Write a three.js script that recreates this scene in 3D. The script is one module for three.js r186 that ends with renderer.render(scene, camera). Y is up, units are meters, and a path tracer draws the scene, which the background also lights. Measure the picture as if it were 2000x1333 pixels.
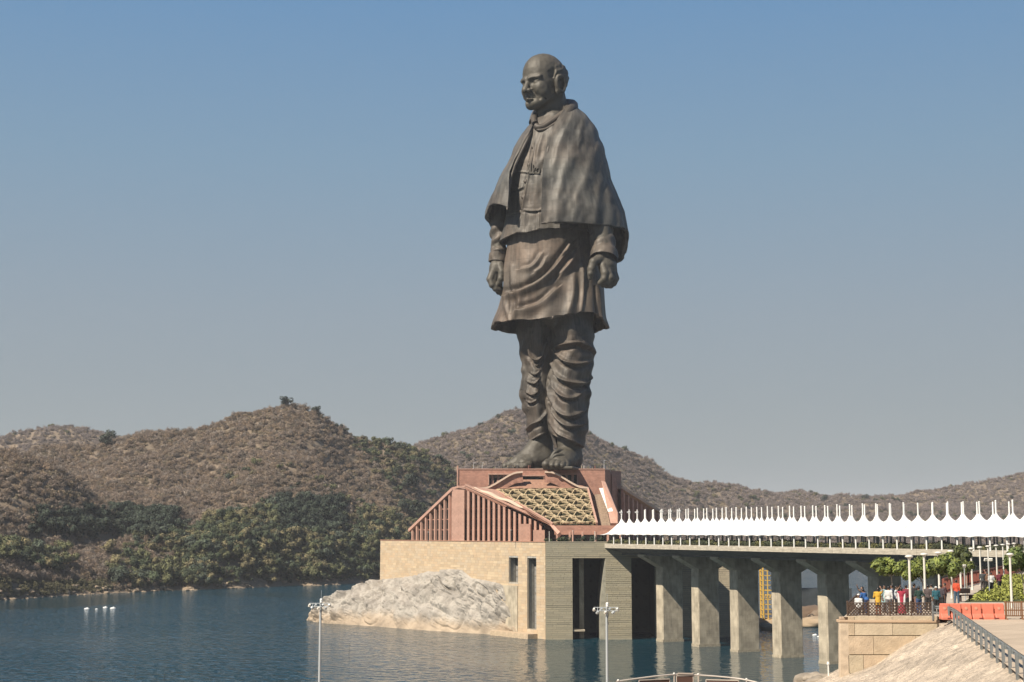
import * as THREE from 'three';
import { mergeGeometries, mergeVertices, toCreasedNormals } from 'three/addons/utils/BufferGeometryUtils.js';
import { RoundedBoxGeometry } from 'three/addons/geometries/RoundedBoxGeometry.js';

// ------------------------------------------------------------------ camera, sky, sun, exposure
const W = 2000, H = 1333, F = 2950, PITCH = Math.atan(369.5 / F), CAM_Y = 40;
const scene = new THREE.Scene();
const camera = new THREE.PerspectiveCamera(2 * Math.atan(H / 2 / F) * 180 / Math.PI, W / H, 0.5, 20000);
camera.position.set(0, CAM_Y, 0);
camera.rotation.set(PITCH, 0, 0);
camera.updateMatrixWorld(true);
const renderer = new THREE.WebGLRenderer({ antialias: true });
renderer.toneMapping = THREE.LinearToneMapping;
renderer.toneMappingExposure = 1.7;
renderer.shadowMap.enabled = true;

// to-sun direction: behind the camera on the left, a little over 45 degrees up
const SUN = new THREE.Vector3(-0.53, 0.71, 0.465).normalize();
const sun = new THREE.DirectionalLight(new THREE.Color(1.0, 0.90, 0.76), 5.0);
sun.position.copy(SUN).multiplyScalar(900).add(new THREE.Vector3(0, 40, -560));
sun.target.position.set(0, 40, -560);
sun.castShadow = true;
sun.shadow.mapSize.set(4096, 4096);
Object.assign(sun.shadow.camera, { left: -450, right: 450, top: 450, bottom: -450, near: 10, far: 2500 });
scene.add(sun, sun.target);

const clamp = (x, a = 0, b = 1) => Math.min(b, Math.max(a, x));
const lerp = (a, b, t) => a + (b - a) * t;
const sstep = (a, b, x) => { const t = clamp((x - a) / (b - a)); return t * t * (3 - 2 * t); };
function ramp(stops, x) {            // piecewise linear lookup of numbers or rgb rows
  if (x <= stops[0][0]) return stops[0][1];
  for (let i = 1; i < stops.length; i++) if (x <= stops[i][0]) {
    const t = (x - stops[i - 1][0]) / (stops[i][0] - stops[i - 1][0]), a = stops[i - 1][1], b = stops[i][1];
    return Array.isArray(a) ? a.map((v, k) => lerp(v, b[k], t)) : lerp(a, b, t);
  }
  return stops[stops.length - 1][1];
}
{
  const w = 512, h = 512, data = new Float32Array(w * h * 4);
  const stops = [[-90, [0.10, 0.11, 0.11]], [-2, [0.30, 0.31, 0.31]], [0, [0.342, 0.372, 0.374]], [3.5, [0.33, 0.372, 0.39]], [8, [0.30, 0.365, 0.425]], [14, [0.225, 0.345, 0.47]],
    [20, [0.155, 0.30, 0.50]], [30, [0.075, 0.185, 0.39]], [50, [0.04, 0.105, 0.26]], [90, [0.025, 0.065, 0.17]]].map(([e, c]) => [e, c.map((k) => k / 1.7)]);
  for (let y = 0; y < h; y++) {
    const c = ramp(stops, ((y + 0.5) / h - 0.5) * 180);
    for (let x = 0; x < w; x++) data.set([c[0], c[1], c[2], 1], (y * w + x) * 4);
  }
  const sky = new THREE.DataTexture(data, w, h, THREE.RGBAFormat, THREE.FloatType);
  sky.mapping = THREE.EquirectangularReflectionMapping;
  sky.magFilter = sky.minFilter = THREE.LinearFilter;
  sky.needsUpdate = true;
  scene.background = sky;
  scene.environment = sky;
}
scene.fog = new THREE.FogExp2(new THREE.Color(0.74, 0.76, 0.80), 0.00006);

// ------------------------------------------------------------------ helpers
const V = (x, y, z) => new THREE.Vector3(x, y, z);
const ct = Math.cos(PITCH), st = Math.sin(PITCH);
function ray(px, py) {
  const a = (px - W / 2) / F, b = (H / 2 - py) / F;
  return V(a, b * ct + st, -ct + b * st);
}
const at = (px, py, depth) => { const r = ray(px, py), k = depth / -r.z; return V(r.x * k, CAM_Y + r.y * k, -depth); };   // the point a pixel of the photograph shows at that distance
const onY = (px, py, y) => { const r = ray(px, py), k = (y - CAM_Y) / r.y; return V(r.x * k, y, r.z * k); };
function project(x, y, z) {
  const dy = y - CAM_Y, zc = -z * ct + dy * st, yc = dy * ct + z * st;
  return [W / 2 + F * x / zc, H / 2 - F * yc / zc];
}
function rng(seed) { let s = seed >>> 0; return () => { s = (s + 0x6D2B79F5) | 0; let t = Math.imul(s ^ (s >>> 15), 1 | s); t = (t + Math.imul(t ^ (t >>> 7), 61 | t)) ^ t; return ((t ^ (t >>> 14)) >>> 0) / 4294967296; }; }
function h3(x, y, z) { let h = Math.imul(x, 374761393) ^ Math.imul(y, 668265263) ^ Math.imul(z, 2147483647 - 1442695041); h = Math.imul(h ^ (h >>> 13), 1274126177); h ^= h >>> 16; return (h >>> 0) / 4294967296; }
function noise(x, y, z = 0) {        // value noise, -1..1
  const xi = Math.floor(x), yi = Math.floor(y), zi = Math.floor(z), fx = x - xi, fy = y - yi, fz = z - zi;
  const u = fx * fx * (3 - 2 * fx), v = fy * fy * (3 - 2 * fy), w = fz * fz * (3 - 2 * fz);
  const a = lerp(lerp(h3(xi, yi, zi), h3(xi + 1, yi, zi), u), lerp(h3(xi, yi + 1, zi), h3(xi + 1, yi + 1, zi), u), v);
  const b = w ? lerp(lerp(h3(xi, yi, zi + 1), h3(xi + 1, yi, zi + 1), u), lerp(h3(xi, yi + 1, zi + 1), h3(xi + 1, yi + 1, zi + 1), u), v) : a;
  return lerp(a, b, w) * 2 - 1;
}
function fbm(x, y, z = 0, oct = 4) { let s = 0, a = 0.5; for (let i = 0; i < oct; i++) { s += a * noise(x, y, z + i * 7.31); x = x * 2.03 + 11.7; y = y * 2.03 + 5.1; z *= 2.03; a *= 0.5; } return s; }
const used = {};
function numbered(n) { if (!(n in used)) { used[n] = 0; return n; } used[n]++; return n + '_' + String(used[n]).padStart(3, '0'); }
function shade(o) { o.traverse((m) => { if (m.isMesh) { m.castShadow = true; m.receiveShadow = true; } }); return o; }
function tag(o, label, category, group, kind) { o.userData.label = label; if (category) o.userData.category = category; if (group) o.userData.group = group; if (kind) o.userData.kind = kind; return o; }
function mesh(name, geo, mat, parent = scene) {
  const m = new THREE.Mesh(Array.isArray(geo) ? merge(geo) : geo, mat);
  m.name = parent === scene ? numbered(name) : name; m.castShadow = m.receiveShadow = true; parent.add(m); return m;
}
function group(name, pos, label, category, grp, turn = 0) {
  const g = new THREE.Group(); g.name = numbered(name); if (pos) g.position.copy(pos); g.rotation.y = turn; scene.add(g); tag(g, label, category, grp); return g;
}
function struct(name, geo, mat, label) { const m = mesh(name, geo, mat); m.userData.kind = 'structure'; if (label) m.userData.label = label; return m; }
function copyOf(root, name, pos, turn, label) { const c = root.clone(); c.name = numbered(name); c.userData = { ...root.userData }; scene.add(c); if (pos) c.position.copy(pos); if (turn !== undefined) c.rotation.y = turn; if (label) c.userData.label = label; return c; }
function merge(list) {
  const gs = list.filter(Boolean).map((g) => g.index ? g.toNonIndexed() : g), keep = ['position', 'normal', 'uv'];
  const color = gs.some((g) => g.attributes.color);
  for (const g of gs) {
    if (!g.attributes.uv) g.setAttribute('uv', new THREE.BufferAttribute(new Float32Array(g.attributes.position.count * 2), 2));
    if (!g.attributes.normal) g.computeVertexNormals();
    if (color && !g.attributes.color) g.setAttribute('color', new THREE.BufferAttribute(new Float32Array(g.attributes.position.count * 3).fill(1), 3));
    for (const k of Object.keys(g.attributes)) if (!keep.includes(k) && k !== 'color') g.deleteAttribute(k);
  }
  return mergeGeometries(gs);
}
function metricUV(g, s = 1) {        // uv in metres from the dominant axis of each face
  if (g.index) g = g.toNonIndexed();
  const p = g.attributes.position, uv = new Float32Array(p.count * 2), a = V(), b = V(), c = V(), n = V();
  for (let i = 0; i < p.count; i += 3) {
    a.fromBufferAttribute(p, i); b.fromBufferAttribute(p, i + 1); c.fromBufferAttribute(p, i + 2);
    n.crossVectors(b.clone().sub(a), c.clone().sub(a)).normalize();
    const up = Math.abs(n.y) > 0.75, t = V(-n.z, 0, n.x).normalize();
    [a, b, c].forEach((q, k) => { uv[(i + k) * 2] = (up ? q.x : q.dot(t)) / s; uv[(i + k) * 2 + 1] = (up ? q.z : q.y) / s; });
  }
  g.setAttribute('uv', new THREE.BufferAttribute(uv, 2)); return g;
}
function paint(g, c) { const n = g.attributes.position.count, a = new Float32Array(n * 3); for (let i = 0; i < n; i++) a.set(c, i * 3); g.setAttribute('color', new THREE.BufferAttribute(a, 3)); return g; }
const place = (g, x, y, z, ry = 0, rx = 0, rz = 0) => g.applyMatrix4(new THREE.Matrix4().compose(V(x, y, z), new THREE.Quaternion().setFromEuler(new THREE.Euler(rx, ry, rz, 'YXZ')), V(1, 1, 1)));
const box = (w, h, d, x = 0, y = 0, z = 0, ry = 0, rx = 0, rz = 0) => metricUV(place(new THREE.BoxGeometry(w, h, d), x, y, z, ry, rx, rz));
const rbox = (w, h, d, r, x = 0, y = 0, z = 0, ry = 0, rx = 0, rz = 0) => place(new RoundedBoxGeometry(w, h, d, 2, r), x, y, z, ry, rx, rz);
const cyl = (r0, r1, h, x, y, z, seg = 12) => place(new THREE.CylinderGeometry(r1, r0, h, seg), x, y + h / 2, z);
const sph = (r, x, y, z, sx = 1, sy = 1, sz = 1, seg = 12) => { const g = new THREE.SphereGeometry(r, seg, Math.max(6, seg * 2 / 3 | 0)); g.scale(sx, sy, sz); g.translate(x, y, z); return g; };
function beam(a, b, w, h = w, up = V(0, 1, 0)) {        // a bar of w x h from a to b
  const d = b.clone().sub(a), len = d.length(); d.normalize();
  const s = V().crossVectors(up, d); if (s.lengthSq() < 1e-6) s.set(1, 0, 0); s.normalize();
  const u = V().crossVectors(d, s), m = new THREE.Matrix4().makeBasis(s, u, d); m.setPosition(a.clone().add(b).multiplyScalar(0.5));
  return metricUV(new THREE.BoxGeometry(w, h, len).applyMatrix4(m));
}
function rod(a, b, r0, r1 = r0, seg = 8) {
  const d = b.clone().sub(a), g = new THREE.CylinderGeometry(r1, r0, d.length(), seg);
  g.applyQuaternion(new THREE.Quaternion().setFromUnitVectors(V(0, 1, 0), d.clone().normalize())); const m = a.clone().add(b).multiplyScalar(0.5); g.translate(m.x, m.y, m.z); return g;
}
const tube = (pts, r, n = 40, seg = 8, closed = false) => new THREE.TubeGeometry(new THREE.CatmullRomCurve3(pts, closed), n, r, seg, closed);
function prism(pts, y0, y1) {        // pts: [[x, z], ...] seen from above; walls and caps
  const s = new THREE.Shape(pts.map(([x, z]) => new THREE.Vector2(x, -z)));
  const g = new THREE.ExtrudeGeometry(s, { depth: y1 - y0, bevelEnabled: false }); g.rotateX(-Math.PI / 2); g.translate(0, y0, 0); return metricUV(g);
}
function slab(pts, thick) {        // a plate: 3-D outline pushed along minus its normal
  const n = V(); for (let i = 0; i < pts.length; i++) { const a = pts[i], b = pts[(i + 1) % pts.length]; n.x += (a.y - b.y) * (a.z + b.z); n.y += (a.z - b.z) * (a.x + b.x); n.z += (a.x - b.x) * (a.y + b.y); }
  n.normalize(); const o = n.clone().multiplyScalar(-thick), N = pts.length, pos = [];
  const x = pts[1].clone().sub(pts[0]).normalize(), y = V().crossVectors(n, x), flat = pts.map((p) => new THREE.Vector2(p.clone().sub(pts[0]).dot(x), p.clone().sub(pts[0]).dot(y)));
  const tri = THREE.ShapeUtils.triangulateShape(flat, []), put = (...q) => q.forEach((p) => pos.push(p.x, p.y, p.z)), low = pts.map((p) => p.clone().add(o));
  for (const [i, j, k] of tri) { put(pts[i], pts[j], pts[k]); put(low[i], low[k], low[j]); }
  for (let i = 0; i < N; i++) { const j = (i + 1) % N; put(pts[i], low[i], low[j]); put(pts[i], low[j], pts[j]); }
  const g = new THREE.BufferGeometry(); g.setAttribute('position', new THREE.BufferAttribute(new Float32Array(pos), 3)); g.computeVertexNormals(); return metricUV(g);
}
function gridGeo(nu, nv, fn) {        // fn(u, v) -> Vector3 (may carry .c = colour)
  const pos = new Float32Array((nu + 1) * (nv + 1) * 3), uv = new Float32Array((nu + 1) * (nv + 1) * 2), idx = []; let col = null, k = 0;
  for (let j = 0; j <= nv; j++) for (let i = 0; i <= nu; i++, k++) {
    const p = fn(i / nu, j / nv); pos.set([p.x, p.y, p.z], k * 3); uv.set([i / nu, j / nv], k * 2);
    if (p.c) { col = col || new Float32Array((nu + 1) * (nv + 1) * 3); col.set(p.c, k * 3); }
  }
  for (let j = 0; j < nv; j++) for (let i = 0; i < nu; i++) { const a = j * (nu + 1) + i, b = a + 1, c = a + nu + 1, d = c + 1; idx.push(a, b, d, a, d, c); }
  const g = new THREE.BufferGeometry(); g.setAttribute('position', new THREE.BufferAttribute(pos, 3)); g.setAttribute('uv', new THREE.BufferAttribute(uv, 2));
  if (col) g.setAttribute('color', new THREE.BufferAttribute(col, 3)); g.setIndex(idx); g.computeVertexNormals(); return g;
}
const toS = (c) => { c = clamp(c); return c <= 0.0031308 ? c * 12.92 : 1.055 * Math.pow(c, 1 / 2.4) - 0.055; };
function colourTex(w, h, fn, rx = 1, ry = 1) {        // fn(u, v) -> linear rgb
  const d = new Uint8Array(w * h * 4);
  for (let y = 0; y < h; y++) for (let x = 0; x < w; x++) { const c = fn(x / w, y / h); d.set([toS(c[0]) * 255, toS(c[1]) * 255, toS(c[2]) * 255, 255], (y * w + x) * 4); }
  const t = new THREE.DataTexture(d, w, h); t.colorSpace = THREE.SRGBColorSpace; return wrap(t, rx, ry);
}
function dataTex(w, h, fn, rx = 1, ry = 1) {
  const d = new Uint8Array(w * h * 4);
  for (let y = 0; y < h; y++) for (let x = 0; x < w; x++) { const c = clamp(fn(x / w, y / h)) * 255; d.set([c, c, c, 255], (y * w + x) * 4); }
  return wrap(new THREE.DataTexture(d, w, h), rx, ry);
}
function wrap(t, rx, ry) { t.wrapS = t.wrapT = THREE.RepeatWrapping; t.magFilter = THREE.LinearFilter; t.minFilter = THREE.LinearMipmapLinearFilter; t.generateMipmaps = true; t.repeat.set(rx, ry); t.needsUpdate = true; return t; }
const tnoise = (u, v, f, s = 0) => {        // noise that tiles over 0..1
  const x = u * f, y = v * f, b = (i, j) => h3(((i % f) + f) % f, ((j % f) + f) % f, s), xi = Math.floor(x), yi = Math.floor(y), fx = x - xi, fy = y - yi, a = fx * fx * (3 - 2 * fx), c = fy * fy * (3 - 2 * fy);
  return lerp(lerp(b(xi, yi), b(xi + 1, yi), a), lerp(b(xi, yi + 1), b(xi + 1, yi + 1), a), c) * 2 - 1;
};
const tfbm = (u, v, f, s = 0, o = 4) => { let r = 0, a = 0.5; for (let i = 0; i < o; i++) { r += a * tnoise(u, v, f << i, s + i * 17); a *= 0.5; } return r; };
const ALB = 0.8;                     // one factor on every base colour, set with the exposure
const dim = (m) => { m.color.multiplyScalar(ALB); return m; };
const mat = (o) => dim(new THREE.MeshStandardMaterial({ roughness: 0.85, ...o }));
const lin = (r, g, b) => new THREE.Color().setRGB(r, g, b);
// a blotchy stone- or concrete-like colour map around one base colour
const blotch = (base, amp, size, seed, f = 6, n = 256) => colourTex(n, n, (u, v) => { const k = 1 + amp * (tfbm(u, v, f, seed, 5) * 1.6); return base.map((c) => c * k); }, 1 / size, 1 / size);
const bumpy = (size, seed, f = 8, n = 256) => dataTex(n, n, (u, v) => 0.5 + 0.9 * tfbm(u, v, f, seed, 5), 1 / size, 1 / size);

// plan of the bridge: seen from above it runs from the right foreground to the podium
const BD = V(-0.411, 0, -0.912).normalize(), BP = V(0.912, 0, -0.411).normalize();   // along (away), across (right)
const onBridge = (s, l, y) => BD.clone().multiplyScalar(s).addScaledVector(BP, l).setY(y);   // s metres along, l metres across from the camera
// ------------------------------------------------------------------ water, hills
// ripples over a 400 m tile: strong in the open reach, in gusty patches, and slight in the sheltered water round the bridge
const waterTex = dataTex(2048, 2048, (u, v) => {
  const gust = tfbm(u, v, 5, 3, 3), du = Math.abs(u - 0.24), dv = Math.abs(v - 0.83), d = Math.hypot(Math.min(du, 1 - du) / 0.26, Math.min(dv, 1 - dv) / 0.24), amp = lerp(0.2, 1, sstep(0.75, 1.25, d + 0.25 * gust)) * (0.85 + 0.7 * gust);
  const w = Math.sin(2 * Math.PI * (30 * u + 83 * v) + 9 * gust) * 0.05 + Math.sin(2 * Math.PI * (-47 * u + 119 * v) - 8 * gust) * 0.04;
  return 0.5 + amp * (w + 0.27 * tfbm(u, v, 104, 40, 3) + 0.24 * tfbm(u, v, 260, 5, 2));
}, 1 / 400, 1 / 400);
const waterMat = new THREE.MeshPhysicalMaterial({ color: lin(0.006, 0.036, 0.053), roughness: 0.10, bumpMap: waterTex, bumpScale: 1.7, ior: 1.33 });
{
  const g = new THREE.PlaneGeometry(9000, 9000); g.rotateX(-Math.PI / 2); g.translate(0, 0, -4300);
  struct('water', metricUV(g), waterMat, 'deep blue reservoir water with small wind ripples');
}
const shoreZ = [[-700, 760], [-300, 815], [-100, 850], [0, 868], [150, 940], [300, 1005], [450, 1060], [560, 1100], [640, 1120], [745, 1190], [850, 1290], [1000, 1500], [1200, 1750], [1400, 1850], [2000, 1950], [2700, 2000]];
const ridges = [   // rows of [px, py of the skyline, depth there]; a foot depth; how the slope rises
  { name: 'main', line: [[-700, 900, 1330], [-200, 900, 1350], [0, 895, 1380], [100, 890, 1390], [205, 868, 1400], [250, 855, 1400], [330, 845, 1400], [400, 840, 1400], [440, 828, 1400], [480, 818, 1400], [520, 809, 1400], [560, 803, 1400], [590, 812, 1400], [620, 828, 1400], [650, 848, 1420], [690, 870, 1440], [720, 880, 1450], [760, 884, 1460], [800, 892, 1480], [850, 912, 1500], [900, 938, 1520], [1000, 985, 1560], [1060, 1036, 1590], [1100, 1060, 1600]] },
  { name: 'centre', line: [[600, 960, 1900], [700, 915, 1900], [760, 896, 1900], [800, 885, 1900], [860, 868, 1900], [930, 843, 1900], [985, 819, 1900], [1010, 812, 1900], [1040, 820, 1900], [1100, 845, 1950], [1150, 866, 2000], [1200, 886, 2050], [1260, 912, 2100], [1300, 928, 2150], [1370, 931, 2200], [1430, 942, 2250], [1480, 956, 2300], [1560, 961, 2400], [1620, 967, 2400], [1680, 961, 2450], [1750, 960, 2450], [1800, 965, 2500], [1880, 960, 2500], [1940, 953, 2500], [2000, 940, 2500], [2100, 925, 2500], [2700, 900, 2500]] },
  { name: 'far', line: [[-700, 858, 2100], [0, 858, 2100], [60, 851, 2100], [130, 846, 2100], [180, 853, 2100], [230, 863, 2100], [300, 880, 2100], [450, 960, 2100]] },
  { name: 'spur', line: [[-700, 875, 1060], [-200, 882, 1060], [0, 893, 1065], [40, 900, 1070], [80, 912, 1075], [120, 928, 1080], [150, 948, 1085], [185, 985, 1090], [220, 1015, 1095], [260, 1045, 1100], [310, 1070, 1105], [360, 1100, 1110]] },
  { name: 'knoll', line: [[440, 1100, 1230], [480, 1050, 1230], [520, 1010, 1235], [555, 985, 1240], [590, 978, 1240], [625, 990, 1240], [655, 1030, 1245], [690, 1080, 1245]] },
];
for (const r of ridges) r.table = r.line.map(([px, py, d]) => [(px - W / 2) / F, [at(px, py, d).y, d]]);
const shoreTable = shoreZ.map(([px, z]) => [(px - W / 2) / F, z]);
function hill(x, z) {
  const d = -z, t = x / d, foot = ramp(shoreTable, t) + 14 * noise(x * 0.02, 3.3) + 6 * noise(x * 0.07, 9.1);
  let h = -8;
  for (const r of ridges) {
    const lo = r.table[0][0], hi = r.table[r.table.length - 1][0];
    if (t < lo - 0.02 || t > hi + 0.02) continue;
    const [top, dr] = ramp(r.table, t), f = r.name === 'main' ? foot : r.name === 'spur' ? foot : r.name === 'knoll' ? dr - 75 : r.name === 'far' ? dr - 500 : Math.max(foot, dr - 480);
    const u = (d - f) / (dr - f);
    if (top < 2) continue;
    let v;
    if (u < 0) v = -8 * clamp(-u * 8);
    else if (r.name === 'knoll') v = top * sstep(0, 1, u) * (1 - sstep(1, 2.2, u));
    else if (r.name === 'spur') v = u < 1 ? top * (u < 0.55 ? 0.3 * Math.pow(u / 0.55, 0.7) : 0.3 + 0.7 * sstep(0.5, 1.02, u)) : top * (1 - 0.8 * sstep(1, 2.4, u));
    else v = u < 1 ? top * (0.12 * Math.pow(clamp(u * 9), 0.8) + 0.88 * Math.pow(u, 1.15)) : top * (1 - 0.55 * sstep(1, 2.2, u));
    if (v > h) h = v;
  }
  if (h > 0) {
    const k = clamp(h / 14), n = fbm(x / 95, z / 95, 1.7, 5);
    h += k * (19 * n - 20 * Math.pow(Math.abs(noise(x / 120 + 0.4 * n, z / 170, 8.8)), 1.0) + 5 + 2.2 * fbm(x / 22, z / 22, 5.1, 3));
  }
  return h;
}
{
  const NU = 620, NV = 300, t0 = -0.58, t1 = 0.58, zs = (v) => 740 + 2250 * Math.pow(v, 1.35);
  const g = gridGeo(NU, NV, (u, v) => {
    const d = zs(v), x = lerp(t0, t1, u) * d, h = hill(x, -d), p = V(x, h, -d);
    const n = fbm(x / 30, d / 30, 2.2, 4), b = fbm(x / 140, d / 140, 4.2, 3);
    let c = [0.205 + 0.06 * n, 0.158 + 0.045 * n, 0.112 + 0.03 * n];
    const g1 = clamp(0.5 + 2 * b) * 0.35; c = c.map((q, k) => lerp(q, [0.1, 0.085, 0.055][k], g1));
    if (h < 4.5) { const s = clamp((4.5 - h) / 2.5) * clamp(0.8 + 1.2 * n); c = c.map((q, k) => lerp(q, [0.27, 0.205, 0.135][k], s)); }
    p.c = c; return p;
  });
  struct('hills', g, mat({ vertexColors: true, roughness: 1 }), 'dry brown wooded hills across the water');
}

// ------------------------------------------------------------------ foliage
// a crown of many small bent faces spread through a handful of clumps; normals lean outwards so that clumps shade as volumes
function leafCloud({ n, blobs, size, seed, tone = 0.35, flat = 1, long = 1.3, up = 0.25 }) {
  const r = rng(seed), pos = [], nor = [], col = [], tot = blobs.reduce((s, b) => s + b[3] ** 2, 0);
  for (const [bx, by, bz, br] of blobs) {
    const cnt = Math.round(n * br * br / tot);
    for (let i = 0; i < cnt; i++) {
      const d = V(r() * 2 - 1, r() * 2 - 1, r() * 2 - 1); if (d.lengthSq() > 1) { i--; continue; }
      const len = d.length(); d.normalize();
      const rad = br * Math.pow(len, 0.45), c = V(bx + d.x * rad, by + d.y * rad * flat, bz + d.z * rad);
      const nn = d.clone().add(V((r() - 0.5) * 1.5, (r() - 0.5) * 1.5 + up, (r() - 0.5) * 1.5)).normalize();
      const a = V(r() - 0.5, r() - 0.5, r() - 0.5).cross(nn).normalize(), b = V().crossVectors(nn, a), s = size * (0.6 + 0.8 * r()), l = s * long;
      const tip = c.clone().addScaledVector(a, l), q = c.clone().addScaledVector(b, s * 0.5), w = c.clone().addScaledVector(b, -s * 0.5), end = c.clone().addScaledVector(a, -l * 0.7).addScaledVector(nn, -s * 0.25);
      const k = 1 + tone * (r() - 0.5) * 2, sn = nn.clone().lerp(d, 0.55).normalize();
      for (const p of [tip, q, w, w, q, end]) { pos.push(p.x, p.y, p.z); nor.push(sn.x, sn.y, sn.z); col.push(k, k * (0.95 + 0.1 * r()), k); }
    }
  }
  const g = new THREE.BufferGeometry();
  g.setAttribute('position', new THREE.BufferAttribute(new Float32Array(pos), 3)); g.setAttribute('normal', new THREE.BufferAttribute(new Float32Array(nor), 3)); g.setAttribute('color', new THREE.BufferAttribute(new Float32Array(col), 3));
  return g;
}
function twigs(seed, h, spread, n, r0) {        // bare limbs fanning out from a short trunk
  const r = rng(seed), gs = [rod(V(0, -0.5, 0), V(0, h * 0.4, 0), r0, r0 * 0.7, 5)];
  for (let i = 0; i < n; i++) {
    const a = r() * 6.283, s = V(0, h * (0.2 + 0.25 * r()), 0), k = 0.35 + 0.65 * r(), e = V(Math.cos(a) * spread * k, h * (0.6 + 0.4 * r()), Math.sin(a) * spread * k), m = s.clone().lerp(e, 0.5).add(V(0, -h * 0.04, 0));
    gs.push(rod(s, m, r0 * 0.55, r0 * 0.35, 4), rod(m, e, r0 * 0.35, r0 * 0.1, 4));
    for (let j = 0; j < 3; j++) { const q = m.clone().lerp(e, r()); gs.push(rod(q, q.clone().add(V((r() - 0.5) * spread * 0.7, h * 0.18 * r(), (r() - 0.5) * spread * 0.7)), r0 * 0.25, r0 * 0.08, 3)); }
  }
  return paint(merge(gs), [1, 1, 1]);
}
const leafMat = (c, o = {}) => dim(new THREE.MeshPhysicalMaterial({ color: lin(...c), vertexColors: true, roughness: 0.8, side: THREE.DoubleSide, ...o }));
const woodMat = leafMat([0.16, 0.135, 0.115], { roughness: 0.95 });
const hillLeaf = leafMat([1, 1, 1], { roughness: 0.9 });
{
  const r = rng(77), blobsOf = (s, k, w, h) => { const q = rng(s), o = []; for (let i = 0; i < k; i++) o.push([(q() - 0.5) * w, h * (0.45 + 0.45 * q()), (q() - 0.5) * w, w * (0.2 + 0.14 * q())]); return o; };
  const dry = [1, 2, 3].map((s) => merge([leafCloud({ n: 400, blobs: blobsOf(s * 9, 9, 5.2, 5.5), size: 0.27, seed: s, tone: 0.4, long: 1.7 }), twigs(s * 5, 5.6, 2.9, 9, 0.16)]));
  const green = [1, 2, 3].map((s) => merge([leafCloud({ n: 620, blobs: blobsOf(s * 13, 9, 5.6, 6.5), size: 0.42, seed: s + 40, tone: 0.35 }), paint(rod(V(0, -1, 0), V(0, 3, 0), 0.25, 0.15, 5), [0.9, 0.8, 0.7])]));
  const scrub = [1, 2].map((s) => leafCloud({ n: 260, blobs: blobsOf(s * 3, 6, 3.4, 2.0), size: 0.25, seed: s + 80, tone: 0.4, long: 1.6 }));
  const sets = [[dry, 'dry_woodland', 'leafless grey brown dry woodland covering the hills'], [green, 'green_woodland', 'dark green woodland along the far shore and in hill gullies, painted darker for cliff shade in two hollows'], [scrub, 'dry_scrub', 'low tan scrub between the trees on the hillsides']];
  const lists = sets.map(([g]) => g.map(() => []));
  const put = (k, x, y, z, s, c) => lists[k][(r() * lists[k].length) | 0].push([x, y, z, s, r() * 6.28, c]);
  const N = 210000;
  for (let i = 0; i < N; i++) {
    const t = lerp(-0.40, 0.42, r()), d = 800 + 1850 * Math.pow(r(), 1.25), x = t * d, z = -d, h = hill(x, z);
    if (h < 1.2) continue;
    const foot = ramp(shoreTable, t), low = (d - foot), b = fbm(x / 80, z / 80, 12.3, 3), px = t * F + 1000, far = d > 1650;
    const [, py] = project(x, h, z);
    // how green it is here: the belt above the water, the gullies, and two dark hollows standing in for shaded cliffs
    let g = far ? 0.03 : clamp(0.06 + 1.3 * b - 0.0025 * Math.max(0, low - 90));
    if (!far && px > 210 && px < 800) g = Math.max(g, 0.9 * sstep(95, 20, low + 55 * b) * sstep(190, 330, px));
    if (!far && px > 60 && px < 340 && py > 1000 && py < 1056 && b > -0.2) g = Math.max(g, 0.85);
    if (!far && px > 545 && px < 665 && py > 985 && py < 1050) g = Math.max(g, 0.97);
    if (!far && px > 690 && px < 900) g = Math.max(g, clamp(0.24 + 1.5 * b));
    if (low < 22 && px < 230) { put(2, x, h - 0.3, z, 0.6 + 0.7 * r(), [0.13, 0.12, 0.06]); continue; }
    const q = r(), v = 0.75 + 0.5 * r();
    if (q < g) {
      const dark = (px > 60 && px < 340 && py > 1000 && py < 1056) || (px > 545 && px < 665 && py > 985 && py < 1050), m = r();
      const c = dark ? [0.040, 0.056, 0.036] : m < 0.35 ? [0.066, 0.086, 0.042] : m < 0.68 ? [0.13, 0.135, 0.058] : m < 0.9 ? [0.20, 0.172, 0.085] : [0.08, 0.1, 0.068];  // hollow trees painted darker to carry the shade of the cliffs
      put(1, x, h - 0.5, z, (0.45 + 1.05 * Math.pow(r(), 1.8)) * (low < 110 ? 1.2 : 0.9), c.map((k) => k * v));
    } else if (q < g + (1 - g) * 0.7) {
      const m = r(), c = far ? (m < 0.7 ? [0.255, 0.208, 0.185] : [0.285, 0.232, 0.205]) : m < 0.4 ? [0.265, 0.205, 0.158] : m < 0.72 ? [0.295, 0.218, 0.15] : m < 0.88 ? [0.19, 0.155, 0.118] : [0.34, 0.285, 0.235];  // far trees tinted paler and greyer, distance haze put into their colour
      put(0, x, h - 0.4, z, (0.45 + 0.6 * r()) * (far ? 1.1 : 1), c.map((k) => k * v));
    } else put(2, x, h - 0.2, z, 0.6 + 0.9 * r(), (r() < 0.5 ? [0.31, 0.235, 0.15] : [0.25, 0.205, 0.13]).map((k) => k * v));
  }
  const m4 = new THREE.Matrix4(), qn = new THREE.Quaternion();
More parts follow.
